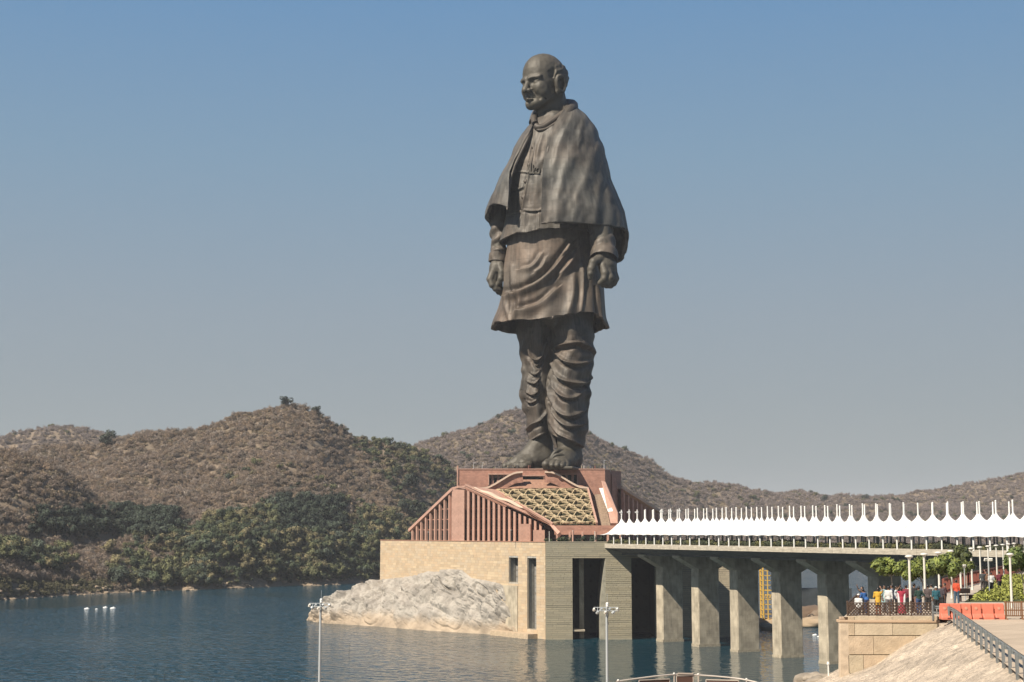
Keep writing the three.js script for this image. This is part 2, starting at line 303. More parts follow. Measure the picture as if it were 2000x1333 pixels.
  sets.forEach(([geos, name, label], k) => geos.forEach((g, j) => {
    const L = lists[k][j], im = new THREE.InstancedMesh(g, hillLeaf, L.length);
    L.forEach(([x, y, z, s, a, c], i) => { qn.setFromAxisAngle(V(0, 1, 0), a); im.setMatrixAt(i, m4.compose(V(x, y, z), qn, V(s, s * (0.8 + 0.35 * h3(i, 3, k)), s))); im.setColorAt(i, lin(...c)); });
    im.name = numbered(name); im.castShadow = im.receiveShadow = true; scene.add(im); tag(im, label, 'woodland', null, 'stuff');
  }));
  // trees that stand out one by one on the skylines and slopes
  const lone = [[560, 806, 1397, 1.5, 'dark rounded tree on the summit of the left hill'], [212, 866, 1398, 2.0, 'broad dark tree on the ridge left of the main hill'], [617, 826, 1398, 1.1, 'small dark tree on the right shoulder of the summit'], [662, 858, 1420, 1.0, 'small dark tree lower on the ridge right of the summit'],
    [797, 920, 1380, 2.3, 'tall dark evergreen tree on the slope left of the red building'], [793, 960, 1340, 1.9, 'dark evergreen tree just below the tall one left of the red building'], [940, 838, 1895, 1.0, 'small dark tree on the hill skyline left of the statue legs'], [972, 826, 1895, 0.9, 'tiny dark tree on the hill skyline nearest the statue legs'],
    [1608, 966, 2400, 1.6, 'dark tree in the dip of the far right skyline'], [1690, 962, 2440, 1.3, 'dark tree on the far right skyline right of the dip']];
  for (const [px, py, d, s, label] of lone) {
    const p = at(px, py, d), y = hill(p.x, p.z), t = group('hill_tree', V(p.x, y - 0.5, p.z), label, 'tree');
    const c = mesh('crown', leafCloud({ n: 700, blobs: blobsOf(px, 9, 6, 7.5), size: 0.5, seed: px }), leafMat([0.035, 0.048, 0.030]), t); c.scale.setScalar(s);
    const k = mesh('trunk', twigs(px, 6, 2, 5, 0.3), woodMat, t); k.scale.setScalar(s);
  }
  // boulders and pale ledges along the far waterline
  const rk = rng(5), stones = [];
  const base = new THREE.IcosahedronGeometry(1, 1), bp = base.attributes.position; for (let i = 0; i < bp.count; i++) { const v = V().fromBufferAttribute(bp, i), k = 0.75 + 0.5 * h3(Math.round(v.x * 50), Math.round(v.y * 50), Math.round(v.z * 50)); bp.setXYZ(i, v.x * k, v.y * k * 0.7, v.z * k); } base.computeVertexNormals();
  for (let i = 0; i < 900; i++) { const px = -60 + 860 * rk(), t = (px - 1000) / F, d = ramp(shoreTable, t) - 12 + 30 * rk(), x = t * d, h = hill(x, -d); if (h < -0.6 || h > 5) continue; stones.push([x, h + 0.1, -d, 0.5 + 1.9 * rk() ** 3, rk() * 6]); }
  const im = new THREE.InstancedMesh(base, mat({ color: lin(0.29, 0.225, 0.155), roughness: 0.95 }), stones.length);
  stones.forEach(([x, y, z, s, a], i) => { qn.setFromEuler(new THREE.Euler(0, a, 0)); im.setMatrixAt(i, m4.compose(V(x, y, z), qn, V(s * 1.6, s, s))); });
  im.name = numbered('shore_rocks'); im.castShadow = im.receiveShadow = true; scene.add(im); tag(im, 'pale brown rocks along the far waterline', 'rocks', null, 'stuff');
}
// ------------------------------------------------------------------ podium: cream left face, grey right face
const PY = 35.8, WT = 6.2;                      // podium top, depth of its top beam
const C0 = V(12.4, 0, -565), dL = V(-0.55, 0, -0.835).normalize(), nL = V(-0.835, 0, 0.55).normalize(), LL = 128;
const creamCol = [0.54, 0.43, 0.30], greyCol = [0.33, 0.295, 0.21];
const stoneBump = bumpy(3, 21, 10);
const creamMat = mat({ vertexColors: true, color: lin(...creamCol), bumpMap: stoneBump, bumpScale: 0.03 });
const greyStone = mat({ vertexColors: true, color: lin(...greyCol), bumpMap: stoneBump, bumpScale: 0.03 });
const concreteTex = colourTex(512, 512, (u, v) => {
  const streak = tfbm(u, v * 0.12, 24, 71, 4), k = 1 + 0.5 * tfbm(u, v, 5, 60, 5) + 0.28 * streak, l = (v * 8) % 1 < 0.03 ? 0.8 : 1;
  return [0.45 * k * l, 0.39 * k * l, 0.29 * k * l];
}, 1 / 12, 1 / 12);
const concrete = mat({ map: concreteTex, bumpMap: bumpy(4, 31), bumpScale: 0.03 });
const shadedConcrete = mat({ color: lin(0.17, 0.165, 0.155), map: blotch([1, 1, 1], 0.25, 6, 8), bumpMap: bumpy(4, 31), bumpScale: 0.03 });  // concrete copy darkened to put shade inside the podium openings
const onFaceL = (px, py) => {                   // metres along the left face and height, for a pixel
  const r = ray(px, py), o = V(0, CAM_Y, 0), k = C0.clone().sub(o).dot(nL) / r.dot(nL), q = o.addScaledVector(r, k); return [q.clone().sub(C0).dot(dL), q.y];
};
const faceLMatrix = new THREE.Matrix4().makeBasis(dL.clone().negate(), V(0, 1, 0), nL).setPosition(C0);   // x runs right, so left of the corner is negative
function rects(px0, px1, py0, py1) { const a = onFaceL(px0, py0), b = onFaceL(px1, py1), c = onFaceL(px1, py0); return [-a[0], -b[0], b[1], c[1]]; }   // x0, x1, y0, y1
function wallShape(x0, x1, y0, y1, holes) {
  const s = new THREE.Shape([[x0, y0], [x1, y0], [x1, y1], [x0, y1]].map((p) => new THREE.Vector2(...p)));
  for (const [a, b, c, d] of holes) s.holes.push(new THREE.Path([[a, c], [a, d], [b, d], [b, c]].map((p) => new THREE.Vector2(...p))));
  return s;
}
// coursed blocks over a rectangle less its holes, each with its own tone and a slightly different face
function coursed({ x0, x1, y0, y1, holes = [], ch, bl, proud, tones, seed, joint = 0.06, bigEvery = 0 }) {
  const r = rng(seed), gs = []; let row = 0;
  for (let y = y0; y < y1 - 0.05; y += ch, row++) {
    const yb = Math.min(y + ch, y1), jt = bigEvery && row % bigEvery === 0 ? 0.2 : joint;
    let spans = [[x0, x1]];
    for (const [a, b, c, d] of holes) if (yb > c + 0.01 && y < d - 0.01) spans = spans.flatMap(([p, q]) => q <= a || p >= b ? [[p, q]] : [[p, a], [b, q]].filter(([m, n]) => n - m > 0.05));
    for (const [p, q] of spans) for (let x = p + (p === x0 ? -bl * ((row % 2) * 0.5 + 0.12 * r()) : 0); x < q - 0.03;) {
      const e = Math.min(q, x + bl * (0.85 + 0.3 * r())), s = Math.max(x, p); x = e;
      if (e - s < 0.12) continue;
      const d = proud * (0.75 + 0.5 * r()), t = tones[(r() * tones.length) | 0], k = 0.93 + 0.14 * r(), w = e - s - joint, h = yb - y - jt;
      if (h < 0.08 || w < 0.05) continue;
      gs.push(paint(new THREE.BoxGeometry(w, h, 0.3 + d).translate((s + e) / 2, (y + jt / 2 + yb - jt / 2) / 2, d / 2 - 0.15), t.map((c) => c * k)));
    }
  }
  return metricUV(merge(gs));
}
const slot1 = rects(994, 1012, 1090, 1139), slot2 = rects(1030, 1048, 1091, 1231);
const podium = group('podium', V(0, 0, 0), 'huge stone podium in the water with cream left face and grey right face', 'podium');
{
  const holes = [slot1, slot2];
  const core = new THREE.ExtrudeGeometry(wallShape(-LL, 0, -6, PY - 0.3, holes), { depth: 3, bevelEnabled: false }); core.translate(0, 0, -3.05); core.applyMatrix4(faceLMatrix);
  mesh('wall', metricUV(core), mat({ map: blotch([0.40, 0.385, 0.34], 0.22, 5, 18), bumpMap: stoneBump, bumpScale: 0.03 }), podium);
  const tones = [[1, 1, 1], [1.04, 0.97, 0.9], [1.1, 1.08, 1.02], [0.94, 0.9, 0.85], [1.03, 0.98, 0.92], [0.97, 0.95, 0.93]];
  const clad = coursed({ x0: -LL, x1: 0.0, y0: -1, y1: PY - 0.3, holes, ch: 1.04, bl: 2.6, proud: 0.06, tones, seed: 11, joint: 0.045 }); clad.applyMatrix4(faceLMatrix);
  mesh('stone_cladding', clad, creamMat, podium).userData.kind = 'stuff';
  const cope = box(LL + 0.3, 0.3, 1.2, -LL / 2, PY - 0.15, -0.35); cope.applyMatrix4(faceLMatrix);
  mesh('coping', cope, mat({ color: lin(0.38, 0.2, 0.13) }), podium);
  for (const [a, b, c, d] of holes) {           // recessed grey panels with mullions inside the two slots
    const g = box(b - a + 1.4, d - c + 1, 0.3, (a + b) / 2, (c + d) / 2, -3.4); g.applyMatrix4(faceLMatrix);
    const s = mesh('slot_panel', g, mat({ map: colourTex(64, 64, (u, v) => { const k = ((u * 6) % 1 < 0.12 || (v * 5) % 1 < 0.05) ? 0.5 : 1 + 0.2 * tfbm(u, v, 8, 4, 3); return [0.26 * k, 0.25 * k, 0.23 * k]; }, 0.25, 0.12) }), podium);
    const fr = []; for (const x of [a + 0.12, b - 0.12]) fr.push(box(0.16, d - c, 0.3, x, (c + d) / 2, -0.5)); fr.push(box(b - a, 0.2, 0.35, (a + b) / 2, c + 0.1, -0.5));
    for (let k = 1; k < 4; k++) fr.push(box(b - a - 0.3, 0.14, 0.2, (a + b) / 2, c + (d - c) * k / 4, -3.1));
    const f = merge(fr); f.applyMatrix4(faceLMatrix); mesh('slot_frame', f, mat({ color: lin(0.3, 0.25, 0.18) }), podium);
  }
  // right face: corner block, opening, battered block, then the set-back wall behind the bridge
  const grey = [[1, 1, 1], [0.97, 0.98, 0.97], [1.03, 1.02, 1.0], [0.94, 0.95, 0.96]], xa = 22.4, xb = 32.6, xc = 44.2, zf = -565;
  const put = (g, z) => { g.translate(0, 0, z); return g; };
  mesh('wall', [prism([[15.5, -565.05], [xa, zf - 0.05], [xa, zf - 24], [15.5, zf - 24]].reverse(), -6, PY - 0.3), prism([[xa, zf - 0.05], [xc + 12, zf - 0.05 - 1.6], [xc + 12, zf - 9], [xa, zf - 9]].reverse(), PY - WT, PY - 0.3)], shadedConcrete, podium);
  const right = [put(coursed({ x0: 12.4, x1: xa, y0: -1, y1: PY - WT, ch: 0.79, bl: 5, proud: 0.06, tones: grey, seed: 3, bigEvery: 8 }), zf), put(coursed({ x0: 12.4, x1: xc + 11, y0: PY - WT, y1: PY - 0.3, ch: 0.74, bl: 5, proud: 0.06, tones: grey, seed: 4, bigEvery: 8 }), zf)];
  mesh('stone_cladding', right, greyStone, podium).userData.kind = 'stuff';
  mesh('coping', box(44, 0.3, 1.2, 12.4 + 22, PY - 0.15, zf - 0.45), mat({ color: lin(0.3, 0.27, 0.2) }), podium);
  const batter = new THREE.ExtrudeGeometry(new THREE.Shape([[xb, -6], [xc, -6], [xc, PY - WT], [xb + 1.9, PY - WT], [xb + 1.2, 24], [xb + 0.3, 14], [xb, 6]].map((p) => new THREE.Vector2(...p))), { depth: 24, bevelEnabled: false }); batter.translate(0, 0, zf - 24.1);
  mesh('wall', metricUV(batter), mat({ map: blotch([0.33, 0.31, 0.24], 0.25, 8, 12), bumpMap: stoneBump, bumpScale: 0.03 }), podium);
  const bclad = put(coursed({ x0: xb + 2, x1: xc, y0: -1, y1: PY - WT, ch: 0.79, bl: 5, proud: 0.06, tones: grey, seed: 6, bigEvery: 3 }), zf);
  mesh('stone_cladding', bclad, greyStone, podium).userData.kind = 'stuff';
  // back of the openings, the inner column and sill, and the wall to the right of the bridge
  mesh('inner_wall', [box(60, 44, 3, 34, PY - 22.4, zf - 40), box(2, 44, 16, 60, PY - 22.4, zf - 32)], shadedConcrete, podium);
  mesh('inner_column', box(1.7, PY - WT + 4, 1.7, 26.1, (PY - WT - 4) / 2, zf - 9), concrete, podium);
  mesh('sill', box(4.6, 0.6, 10, 24.6, 3.2, zf - 5.5), concrete, podium);
  const zr = -581, x0 = 54.2, x1 = 89;
  mesh('wall', prism([[x0, zr - 0.05], [x1, zr - 0.05], [x1, zr - 20], [x0, zr - 20]].reverse(), -6, PY - 0.3), shadedConcrete, podium);
  mesh('stone_cladding', put(coursed({ x0, x1, y0: -1, y1: PY - 0.3, ch: 0.79, bl: 4, proud: 0.06, tones: grey, seed: 9, bigEvery: 8 }), zr), mat({ vertexColors: true, color: lin(0.40, 0.34, 0.24), bumpMap: stoneBump, bumpScale: 0.03 }), podium).userData.kind = 'stuff';
  const A = C0.clone().addScaledVector(dL, LL);
  mesh('terrace', prism([[A.x + 1.5, A.z - 0.5], [C0.x, C0.z - 2.2], [xc + 12, zf - 3.8], [88, zr - 2], [84, -600], [66, -690], [10, -720], [A.x + 24, A.z - 70]].reverse(), PY - 1.2, PY - 0.35), mat({ map: blotch([0.4, 0.3, 0.22], 0.2, 5, 5) }), podium);
  mesh('wall', [prism([[A.x, A.z], [A.x + 2, A.z - 1], [A.x + 26, A.z - 70], [A.x + 23, A.z - 70]].reverse(), -6, PY - 0.35)], creamMat.clone(), podium).material.vertexColors = false;
  const pl = rects(978, 1049, 1231, 1243); const foot = box(pl[1] - pl[0] + 1, 3.2, 4.6, (pl[0] + pl[1]) / 2, 0.2, 2.2); foot.applyMatrix4(faceLMatrix);
  mesh('plinth', foot, mat({ map: blotch([0.52, 0.4, 0.27], 0.2, 4, 2), bumpMap: stoneBump, bumpScale: 0.03 }), podium);
  const rw = rects(984, 1012, 1145, 1234), ret = box(rw[1] - rw[0], rw[3] + 6, 0.6, (rw[0] + rw[1]) / 2, (rw[3] - 6) / 2, 0.06); ret.applyMatrix4(faceLMatrix);
  mesh('retaining_wall', ret, concrete, podium);
}
// ------------------------------------------------------------------ rock outcrop at the podium's foot
{
  const bot = [[596, 1213], [640, 1219], [700, 1222.5], [800, 1230.5], [900, 1237], [960, 1240.5], [1000, 1242.5], [1012, 1243]];
  const top = [[596, 1211], [602, 1200], [612, 1190], [625, 1180], [640, 1167], [660, 1158], [682, 1150], [700, 1141], [725, 1134], [745, 1131.5], [775, 1129], [800, 1126], [818, 1121], [835, 1116], [855, 1113], [880, 1112], [902, 1113.5], [912, 1122], [922, 1130], [950, 1135], [975, 1140], [984, 1146], [992, 1180], [1003, 1215], [1012, 1236]];
  const N = 560, M = 240, rock = gridGeo(N, M, (u, v0) => {
    const px = lerp(596, 1012, u), b = onY(px, ramp(bot, px), 0), back = v0 > 0.82, v = Math.min(1, v0 / 0.82);
    let t; const tp = ramp(top, px);
    if (px >= 745) { const [s, y] = onFaceL(px, tp); t = C0.clone().addScaledVector(dL, s).setY(y); } else t = at(px, tp, lerp(-b.z + 3, 670, sstep(596, 745, px)));
    const p = b.clone().lerp(t, v); p.y = lerp(-2.5, t.y, 1 - Math.pow(1 - v, 1.35) * 1.0);
    if (back) { const k = (v0 - 0.82) / 0.18; p.z -= 10 * k; p.y = lerp(t.y, -3, k * k); }
    const e = Math.min(1, v * 3, (1 - v0) * 8) * (px > 745 ? clamp(0.15 + (1 - v) * 4) : 1), q = p.clone();
    // rounded lumps with sharp creases between them at several sizes, and a few slanting clefts
    const w = 3 * fbm(q.x / 14, q.y / 14, q.z / 14, 3), bil = (f, g, o) => Math.abs(noise(q.x / f + o, (q.y + 0.35 * q.x) / g, q.z / f));
    const cl = Math.abs(noise((q.x + q.y * 1.3 + w) / 9, (q.y - 0.5 * q.x) / 26, q.z / 12)), cr = clamp(1 - cl * 9) * clamp(0.3 + 1.5 * noise(q.x / 11, q.y / 8, 5.5));
    const d = 2.2 * fbm(q.x / 15, q.y / 10, q.z / 15, 3) + 2.0 * bil(7.5, 4.4, 1.1) + 1.25 * bil(3.4, 2.2, 4.7) + 0.5 * bil(1.4, 1.0, 8.2) + 0.2 * fbm(q.x / 1.0, q.y / 0.8, q.z / 1.0, 3) - 2.0 * cr - 0.8; const big = px < 800 ? 1.35 : 1.1;
    p.x += -0.55 * d * e * big; p.z += 0.6 * d * e * big; p.y += 0.45 * d * e * big * clamp(v * 4);
    const g = fbm(q.x / 5, q.y / 5, q.z / 5, 4), h = q.y + 1.6 * fbm(q.x / 8, 1, q.z / 8, 3), tan = clamp(sstep(7.0, 2.0, h + 1.2 * fbm(q.x / 1.5, q.y / 1.5, q.z / 1.5, 3))), hi = sstep(0.05, 0.35, noise(q.x / 3.1, q.y / 2.3, q.z / 3.1));
    let c = [0.33, 0.30, 0.26].map((k) => k * (1 + 0.45 * g)); c = c.map((k, i) => lerp(k, [0.44, 0.405, 0.35][i], 0.6 * hi));
    p.c = c.map((k, i) => lerp(k, [0.385, 0.305, 0.22][i] * (1 + 0.6 * g), tan)); return p;
  });
  tag(struct('rock_outcrop', rock, mat({ vertexColors: true, roughness: 0.95, bumpMap: bumpy(6, 77, 12), bumpScale: 0.2 })), 'pale grey rock outcrop sloping into the water below the cream podium wall');
}
// ------------------------------------------------------------------ the red sandstone building on the podium
const redTex = colourTex(512, 512, (u, v) => {
  const row = Math.floor(v * 24), bx = (u * 10 + (row % 2) * 0.5), c = Math.floor(bx), t = 0.9 + 0.2 * h3(c % 10, row, 5), j = (v * 24) % 1 < 0.1 || bx % 1 < 0.05 ? 0.86 : 1, k = t * j * (1 + 0.25 * tfbm(u, v, 10, 8, 4));
  return [0.41 * k, 0.215 * k, 0.155 * k];
}, 1 / 14, 1 / 14);
const red = mat({ map: redTex, bumpMap: bumpy(3, 51), bumpScale: 0.03 });
const pink = mat({ map: blotch([0.49, 0.295, 0.225], 0.14, 5, 14), bumpMap: bumpy(3, 51), bumpScale: 0.02 });
const paleCope = mat({ map: blotch([0.60, 0.44, 0.33], 0.15, 4, 15) });
const darkGlass = dim(new THREE.MeshPhysicalMaterial({ color: lin(0.03, 0.022, 0.02), roughness: 0.25 }));
const cream = mat({ map: blotch([0.50, 0.39, 0.235], 0.2, 3, 16) });
const temple = group('sandstone_building', V(0, 0, 0), 'red sandstone building with fins, sloping wings and a latticed roof carrying the statue', 'building');
const BZ = -632, BT = at(1000, 917.5, 632).y, at0 = at;
{
  const at = (x, y, d) => at0(x, y, d + 14);
  const K = at(895, 950, 606), Kx = [at(883, 950, 607.5), at(907, 951, 606)];
  // the block under the statue, with three recesses in its front
  const X0 = at(893, 950, 618).x, X1 = at(1182, 950, 618).x, hole = (a, b, c, d) => { const p = at(a, d, 618), q = at(b, c, 618); return [p.x, q.x, p.y, q.y]; };
  const hs = [hole(955, 1014, 928, 946), hole(1018, 1062, 931, 941), hole(1065, 1127, 928, 946)];
  const fw = new THREE.ExtrudeGeometry(wallShape(X0, X1, PY - 1, BT, hs), { depth: 2.4, bevelEnabled: false }); fw.translate(0, 0, BZ - 2.4);
  const bx1 = 47.1, bz1 = -655;
  mesh('wall', [metricUV(fw), prism([[X0, BZ - 2.4], [X1, BZ - 2.4], [bx1, bz1], [-20, bz1 - 3]].reverse(), PY - 1, BT - 6.2), prism([[X0, BZ - 5], [X1 + 0.6, BZ - 5], [bx1, bz1], [-20, bz1 - 3]].reverse(), BT - 6.2, BT - 0.9),
    prism([[X1 - 0.02, BZ - 0.3], [X1 + 0.5, BZ - 2.4], [bx1 + 0.05, bz1], [X1 - 1, BZ - 12]].reverse(), PY - 1, BT)], red, temple);
  mesh('recess_back', box(X1 - X0 - 12, 6, 0.3, (X0 + X1) / 2, BT - 3.6, BZ - 4.8), darkGlass, temple);
  mesh('parapet', [box(0.6, BT - PY + 1.6, 0.6, X0 + 0.1, (BT + PY + 1.4) / 2, BZ + 0.1), box(X1 - X0, 0.35, 0.7, (X0 + X1) / 2, BT + 0.15, BZ - 0.1)], pink, temple);
  const sidePanel = slab([V(42.0, BT - 1.6, -640.9), V(42.0, PY + 10, -640.9), V(45.4, PY + 10, -650.3), V(45.4, BT - 1.6, -650.3)].map((p) => p.add(V(0.35, 0, 0.12))), 0.25);
  mesh('side_panel', sidePanel, red, temple);
  for (const [a, b] of [[957, 1013], [1066, 1126]]) for (let k = 0; k < 5; k++) {
    const p = at(lerp(a, b, (k + 0.4) / 5), 937, 617.4); mesh('column', box(1.0, 4.6, 1.2, p.x, at(1000, 937, 618).y, BZ - 1.4), pink, temple);
  }
  for (const [a, b, c, d] of hs) mesh('frame', [box(0.5, d - c + 1, 0.8, a - 0.2, (c + d) / 2, BZ + 0.2), box(0.5, d - c + 1, 0.8, b + 0.2, (c + d) / 2, BZ + 0.2), box(b - a + 0.8, 0.5, 1.0, (a + b) / 2, d + 0.3, BZ + 0.25)], pink, temple);
  // wings: corner pier, fins under sloping copings, dark glass behind
  const pier = prism([[Kx[0].x, -621.4], [Kx[1].x, -620], [Kx[1].x + 0.4, -626], [Kx[0].x - 0.4, -626]].reverse(), PY - 0.5, K.y - 0.6);
  mesh('corner_pier', pier, pink, temple);
  mesh('corner_cap', slab([at(882, 953.5, 607.8), at(895, 949, 606), at(909, 952, 605.6), V(Kx[1].x, Kx[1].y + 0.6, -626), V(Kx[0].x, Kx[1].y, -627)], 0.9), pink, temple);
  function wing(a, b, n, w, deep, inset, lit) {      // a, b: coping ends (top), going away from the pier
    const dir = b.clone().sub(a).setY(0), len = dir.length(); dir.normalize(); const inw = V(-dir.z, 0, dir.x); if (inw.z > 0) inw.negate();
    const top = (k) => lerp(a.y, b.y, k);
    for (let i = 0; i < n; i++) {
      const k = (i + 0.75) / (n + 0.4), c = a.clone().addScaledVector(dir, len * k), h0 = top(k - w / 2 / len) - 1.0, h1 = top(k + w / 2 / len) - 1.0;
      const sh = new THREE.ExtrudeGeometry(new THREE.Shape([[-w / 2, PY - 0.4], [w / 2, PY - 0.4], [w / 2, h1], [-w / 2, h0]].map((p) => new THREE.Vector2(...p))), { depth: deep, bevelEnabled: false });
      sh.applyMatrix4(new THREE.Matrix4().makeBasis(dir, V(0, 1, 0), inw.clone().multiplyScalar(dir.x > 0 ? 1 : 1)).setPosition(c.x, 0, c.z));
      if (V().crossVectors(dir, V(0, 1, 0)).dot(inw) < 0) { const ix = sh.index; const p = sh.attributes.position; for (let t = 0; t < p.count; t += 3) { const q = V().fromBufferAttribute(p, t), s = V().fromBufferAttribute(p, t + 1); p.setXYZ(t, s.x, s.y, s.z); p.setXYZ(t + 1, q.x, q.y, q.z); } sh.computeVertexNormals(); }
      mesh('fin', metricUV(sh), pink, temple);
    }
    const o = inw.clone().multiplyScalar(inset), p = [a, b].map((q) => q.clone().add(o));
    mesh('glazing', slab([V(p[0].x, p[0].y - 1.2, p[0].z), V(p[1].x, p[1].y - 1.2, p[1].z), V(p[1].x, PY - 0.4, p[1].z), V(p[0].x, PY - 0.4, p[0].z)], 0.2), darkGlass, temple);
    const f = inw.clone().multiplyScalar(-0.5), r = inw.clone().multiplyScalar(deep + 1.2);
    mesh('coping', slab([a.clone().add(f), a.clone().add(r), b.clone().add(r), b.clone().add(f)], 1.25), lit, temple);
    for (let i = 0; i < 3; i++) { const k = (i + 1) / 4, c0 = a.clone().addScaledVector(dir, 0).addScaledVector(inw, inset - 0.45), y = lerp(PY, a.y, k * 0.8), kk = clamp((a.y - y - 1.6) / (a.y - b.y)); mesh('transom', beam(V(c0.x, y, c0.z), V(c0.x + dir.x * len * kk, y, c0.z + dir.z * len * kk), 0.35, 0.35), red, temple); }
  }
  wing(at(884, 953, 607.6), at(799, 1034, 654), 9, 1.1, 0.9, 1.7, pink);
  wing(at(907, 951.5, 606), at(1062, 1021, 599), 15, 0.95, 2.4, 3.4, pink);
  wing(at(1213, 955, 633), at(1292, 1004, 662), 9, 1.2, 2.4, 3.0, paleCope);
  mesh('side_wall', slab([at(1213, 955, 633).setY(PY), at(1213, 955, 633), V(bx1, 0, bz1).setY(56), V(bx1, PY, bz1)], 1), red, temple);
  const pb = at(1013, 1024, 600.5), pe = at(1036, 1024, 600.2); mesh('end_panel', [box(pe.x - pb.x, pb.y - PY + 0.5, 1.2, (pb.x + pe.x) / 2, (pb.y + PY - 0.5) / 2, -614.4), box(4.6, 4.6, 3, pe.x + 3.4, PY + 1.9, -612.5)], pink, temple);
  // the latticed planting roof; all its corners lie on one plane
  const TL = at(968, 957.5, 612), TR = at(1148, 955.5, 612), BL = at(1080, 1024, 588), n = V().crossVectors(TR.clone().sub(TL), BL.clone().sub(TL)).normalize();
  if (n.y < 0) n.negate();
  const onP = (px, py) => { const r = ray(px, py), o = V(0, CAM_Y, 0), k = TL.clone().sub(o).dot(n) / r.dot(n); return o.addScaledVector(r, k); };
  const BR = onP(1166, 1024.5);
  const soil = gridGeo(120, 90, (u, v) => { const p = TL.clone().lerp(TR, u).lerp(BL.clone().lerp(BR, u), v), q = fbm(p.x / 2.2, p.z / 2.2, 4, 3); p.addScaledVector(n, -0.8 + 0.35 * q); const w = noise(p.x / 1.6, p.z / 1.6, 9) > 0.15; p.c = w ? [0.05, 0.05, 0.022] : [0.09, 0.07, 0.035]; return p; });
  mesh('planting_bed', soil, mat({ vertexColors: true, roughness: 1 }), temple).userData.kind = 'stuff';
  const ux = TR.clone().sub(TL).normalize(), vx = V().crossVectors(n, ux).normalize(); if (vx.y > 0) vx.negate();
  const L = (s, t, h = 0) => TL.clone().addScaledVector(ux, s).addScaledVector(vx, t).addScaledVector(n, h);
  const loc = (p) => [p.clone().sub(TL).dot(ux), p.clone().sub(TL).dot(vx)], [wT] = loc(TR), [bl, H0] = loc(BL), [br] = loc(BR);
  const inside = (s, t) => t > -0.05 && t < H0 + 0.05 && s > lerp(0, bl, t / H0) - 0.1 && s < lerp(wT, br, t / H0) + 0.1;
  const bars = [], ca = 6.45, cb = H0 / 6.3;
  // a ribbon of the lattice: a bar whose axis swings sideways, clipped to the roof
  function bar(s0, t0, s1, t1, swing, w) {
    let prev = null; const K = 9;
    for (let i = 0; i <= K; i++) {
      const k = i / K, dx = s1 - s0, dy = t1 - t0, l = Math.hypot(dx, dy), o = swing * Math.sin(k * Math.PI * 2) * (0.6 + 0.4 * Math.cos(k * 2 * Math.PI)), s = s0 + dx * k - dy / l * o, t = t0 + dy * k + dx / l * o;
      const p = inside(s, t) ? L(s, t, 0.15) : null;
      if (p && prev) bars.push(beam(prev, p.clone().addScaledVector(p.clone().sub(prev), 0.06), w, 0.75, n));
      prev = p;
    }
  }
  for (let j = -1; j < 8; j++) for (let i = -3; i < 9; i++) {
    const s = i * ca + (j % 2 ? ca / 2 : 0) + 1.2, t = j * cb + 0.6, h = ca / 2;
    bar(s, t, s + ca, t, 0.8, 0.36); bar(s, t + 0.5, s + ca, t + 0.5, -0.9, 0.26);
    bar(s, t, s + h, t + cb, 0.9, 0.36); bar(s + 0.7, t, s + h + 0.7, t + cb, -0.5, 0.26);  bar(s, t, s - h, t + cb, 0.8, 0.36);
    if (inside(s, t)) { const q = L(s, t, 0.2), c = new THREE.CylinderGeometry(0.75, 0.75, 0.7, 10); c.applyQuaternion(new THREE.Quaternion().setFromUnitVectors(V(0, 1, 0), n)); c.translate(q.x, q.y, q.z); bars.push(c); }
  }
  mesh('roof_lattice', bars, cream, temple);
  const rl = rng(91), cl = []; for (let i = 0; i < 190; i++) { const t = rl() * H0, s = lerp(lerp(0, bl, t / H0), lerp(wT, br, t / H0), rl()), p = L(s, t, -0.3); cl.push([p.x, p.y, p.z, 0.5 + 0.3 * rl()]); }
  mesh('roof_plants', leafCloud({ n: 5200, blobs: cl, size: 0.3, seed: 8 }), leafMat([0.055, 0.06, 0.022]), temple).userData.kind = 'stuff';
  mesh('roof_edge', beam(TR.clone().addScaledVector(n, 0.2), BR.clone().addScaledVector(n, 0.2), 0.7, 1.2, n), pink, temple); mesh('roof_edge', beam(TL.clone().addScaledVector(n, -0.1), BL.clone().addScaledVector(n, -0.1), 0.7, 1.0, n), pink, temple);
  // hip between the right-hand wing and the lattice, with its wavy pale coping
  mesh('hip_roof', slab([at(909, 951, 605.5), TL.clone().addScaledVector(n, -0.3), BL.clone().addScaledVector(n, -0.3), at(1063, 1022, 598)], 0.6), pink, temple);
  const wave = gridGeo(60, 4, (u, v) => { const px = lerp(924, 1049, u), py = lerp(955, 1003, u) + 2.2 * Math.sin(u * 20) * 0.6 - 1.5, p = at(px, py, lerp(605, 599.4, u)); p.add(V(1.6 * v, -0.2 + 1.2 * v * (1 - v), -1.6 * v)); p.y += 0.3; return p; });
  mesh('wavy_coping', [wave, tube([...Array(30).keys()].map((i) => { const u = i / 29; return at(lerp(922, 1050, u), lerp(955, 1004, u) + 1.3 * Math.sin(u * 20) - 1, lerp(605.2, 599.2, u)); }), 0.45, 90, 6)], mat({ color: lin(0.74, 0.58, 0.44) }), temple);
  // the sloping panel above the lattice between two S-curved parapets
  mesh('sloping_panel', slab([at(1015, 940, 616.5), at(1102, 940, 616.5), at(1149, 956, 611.8), at(967, 957.6, 611.8)].map((p) => p.add(V(0, 0.1, 0))), 0.6), mat({ map: blotch([0.33, 0.185, 0.125], 0.2, 5, 4) }), temple);
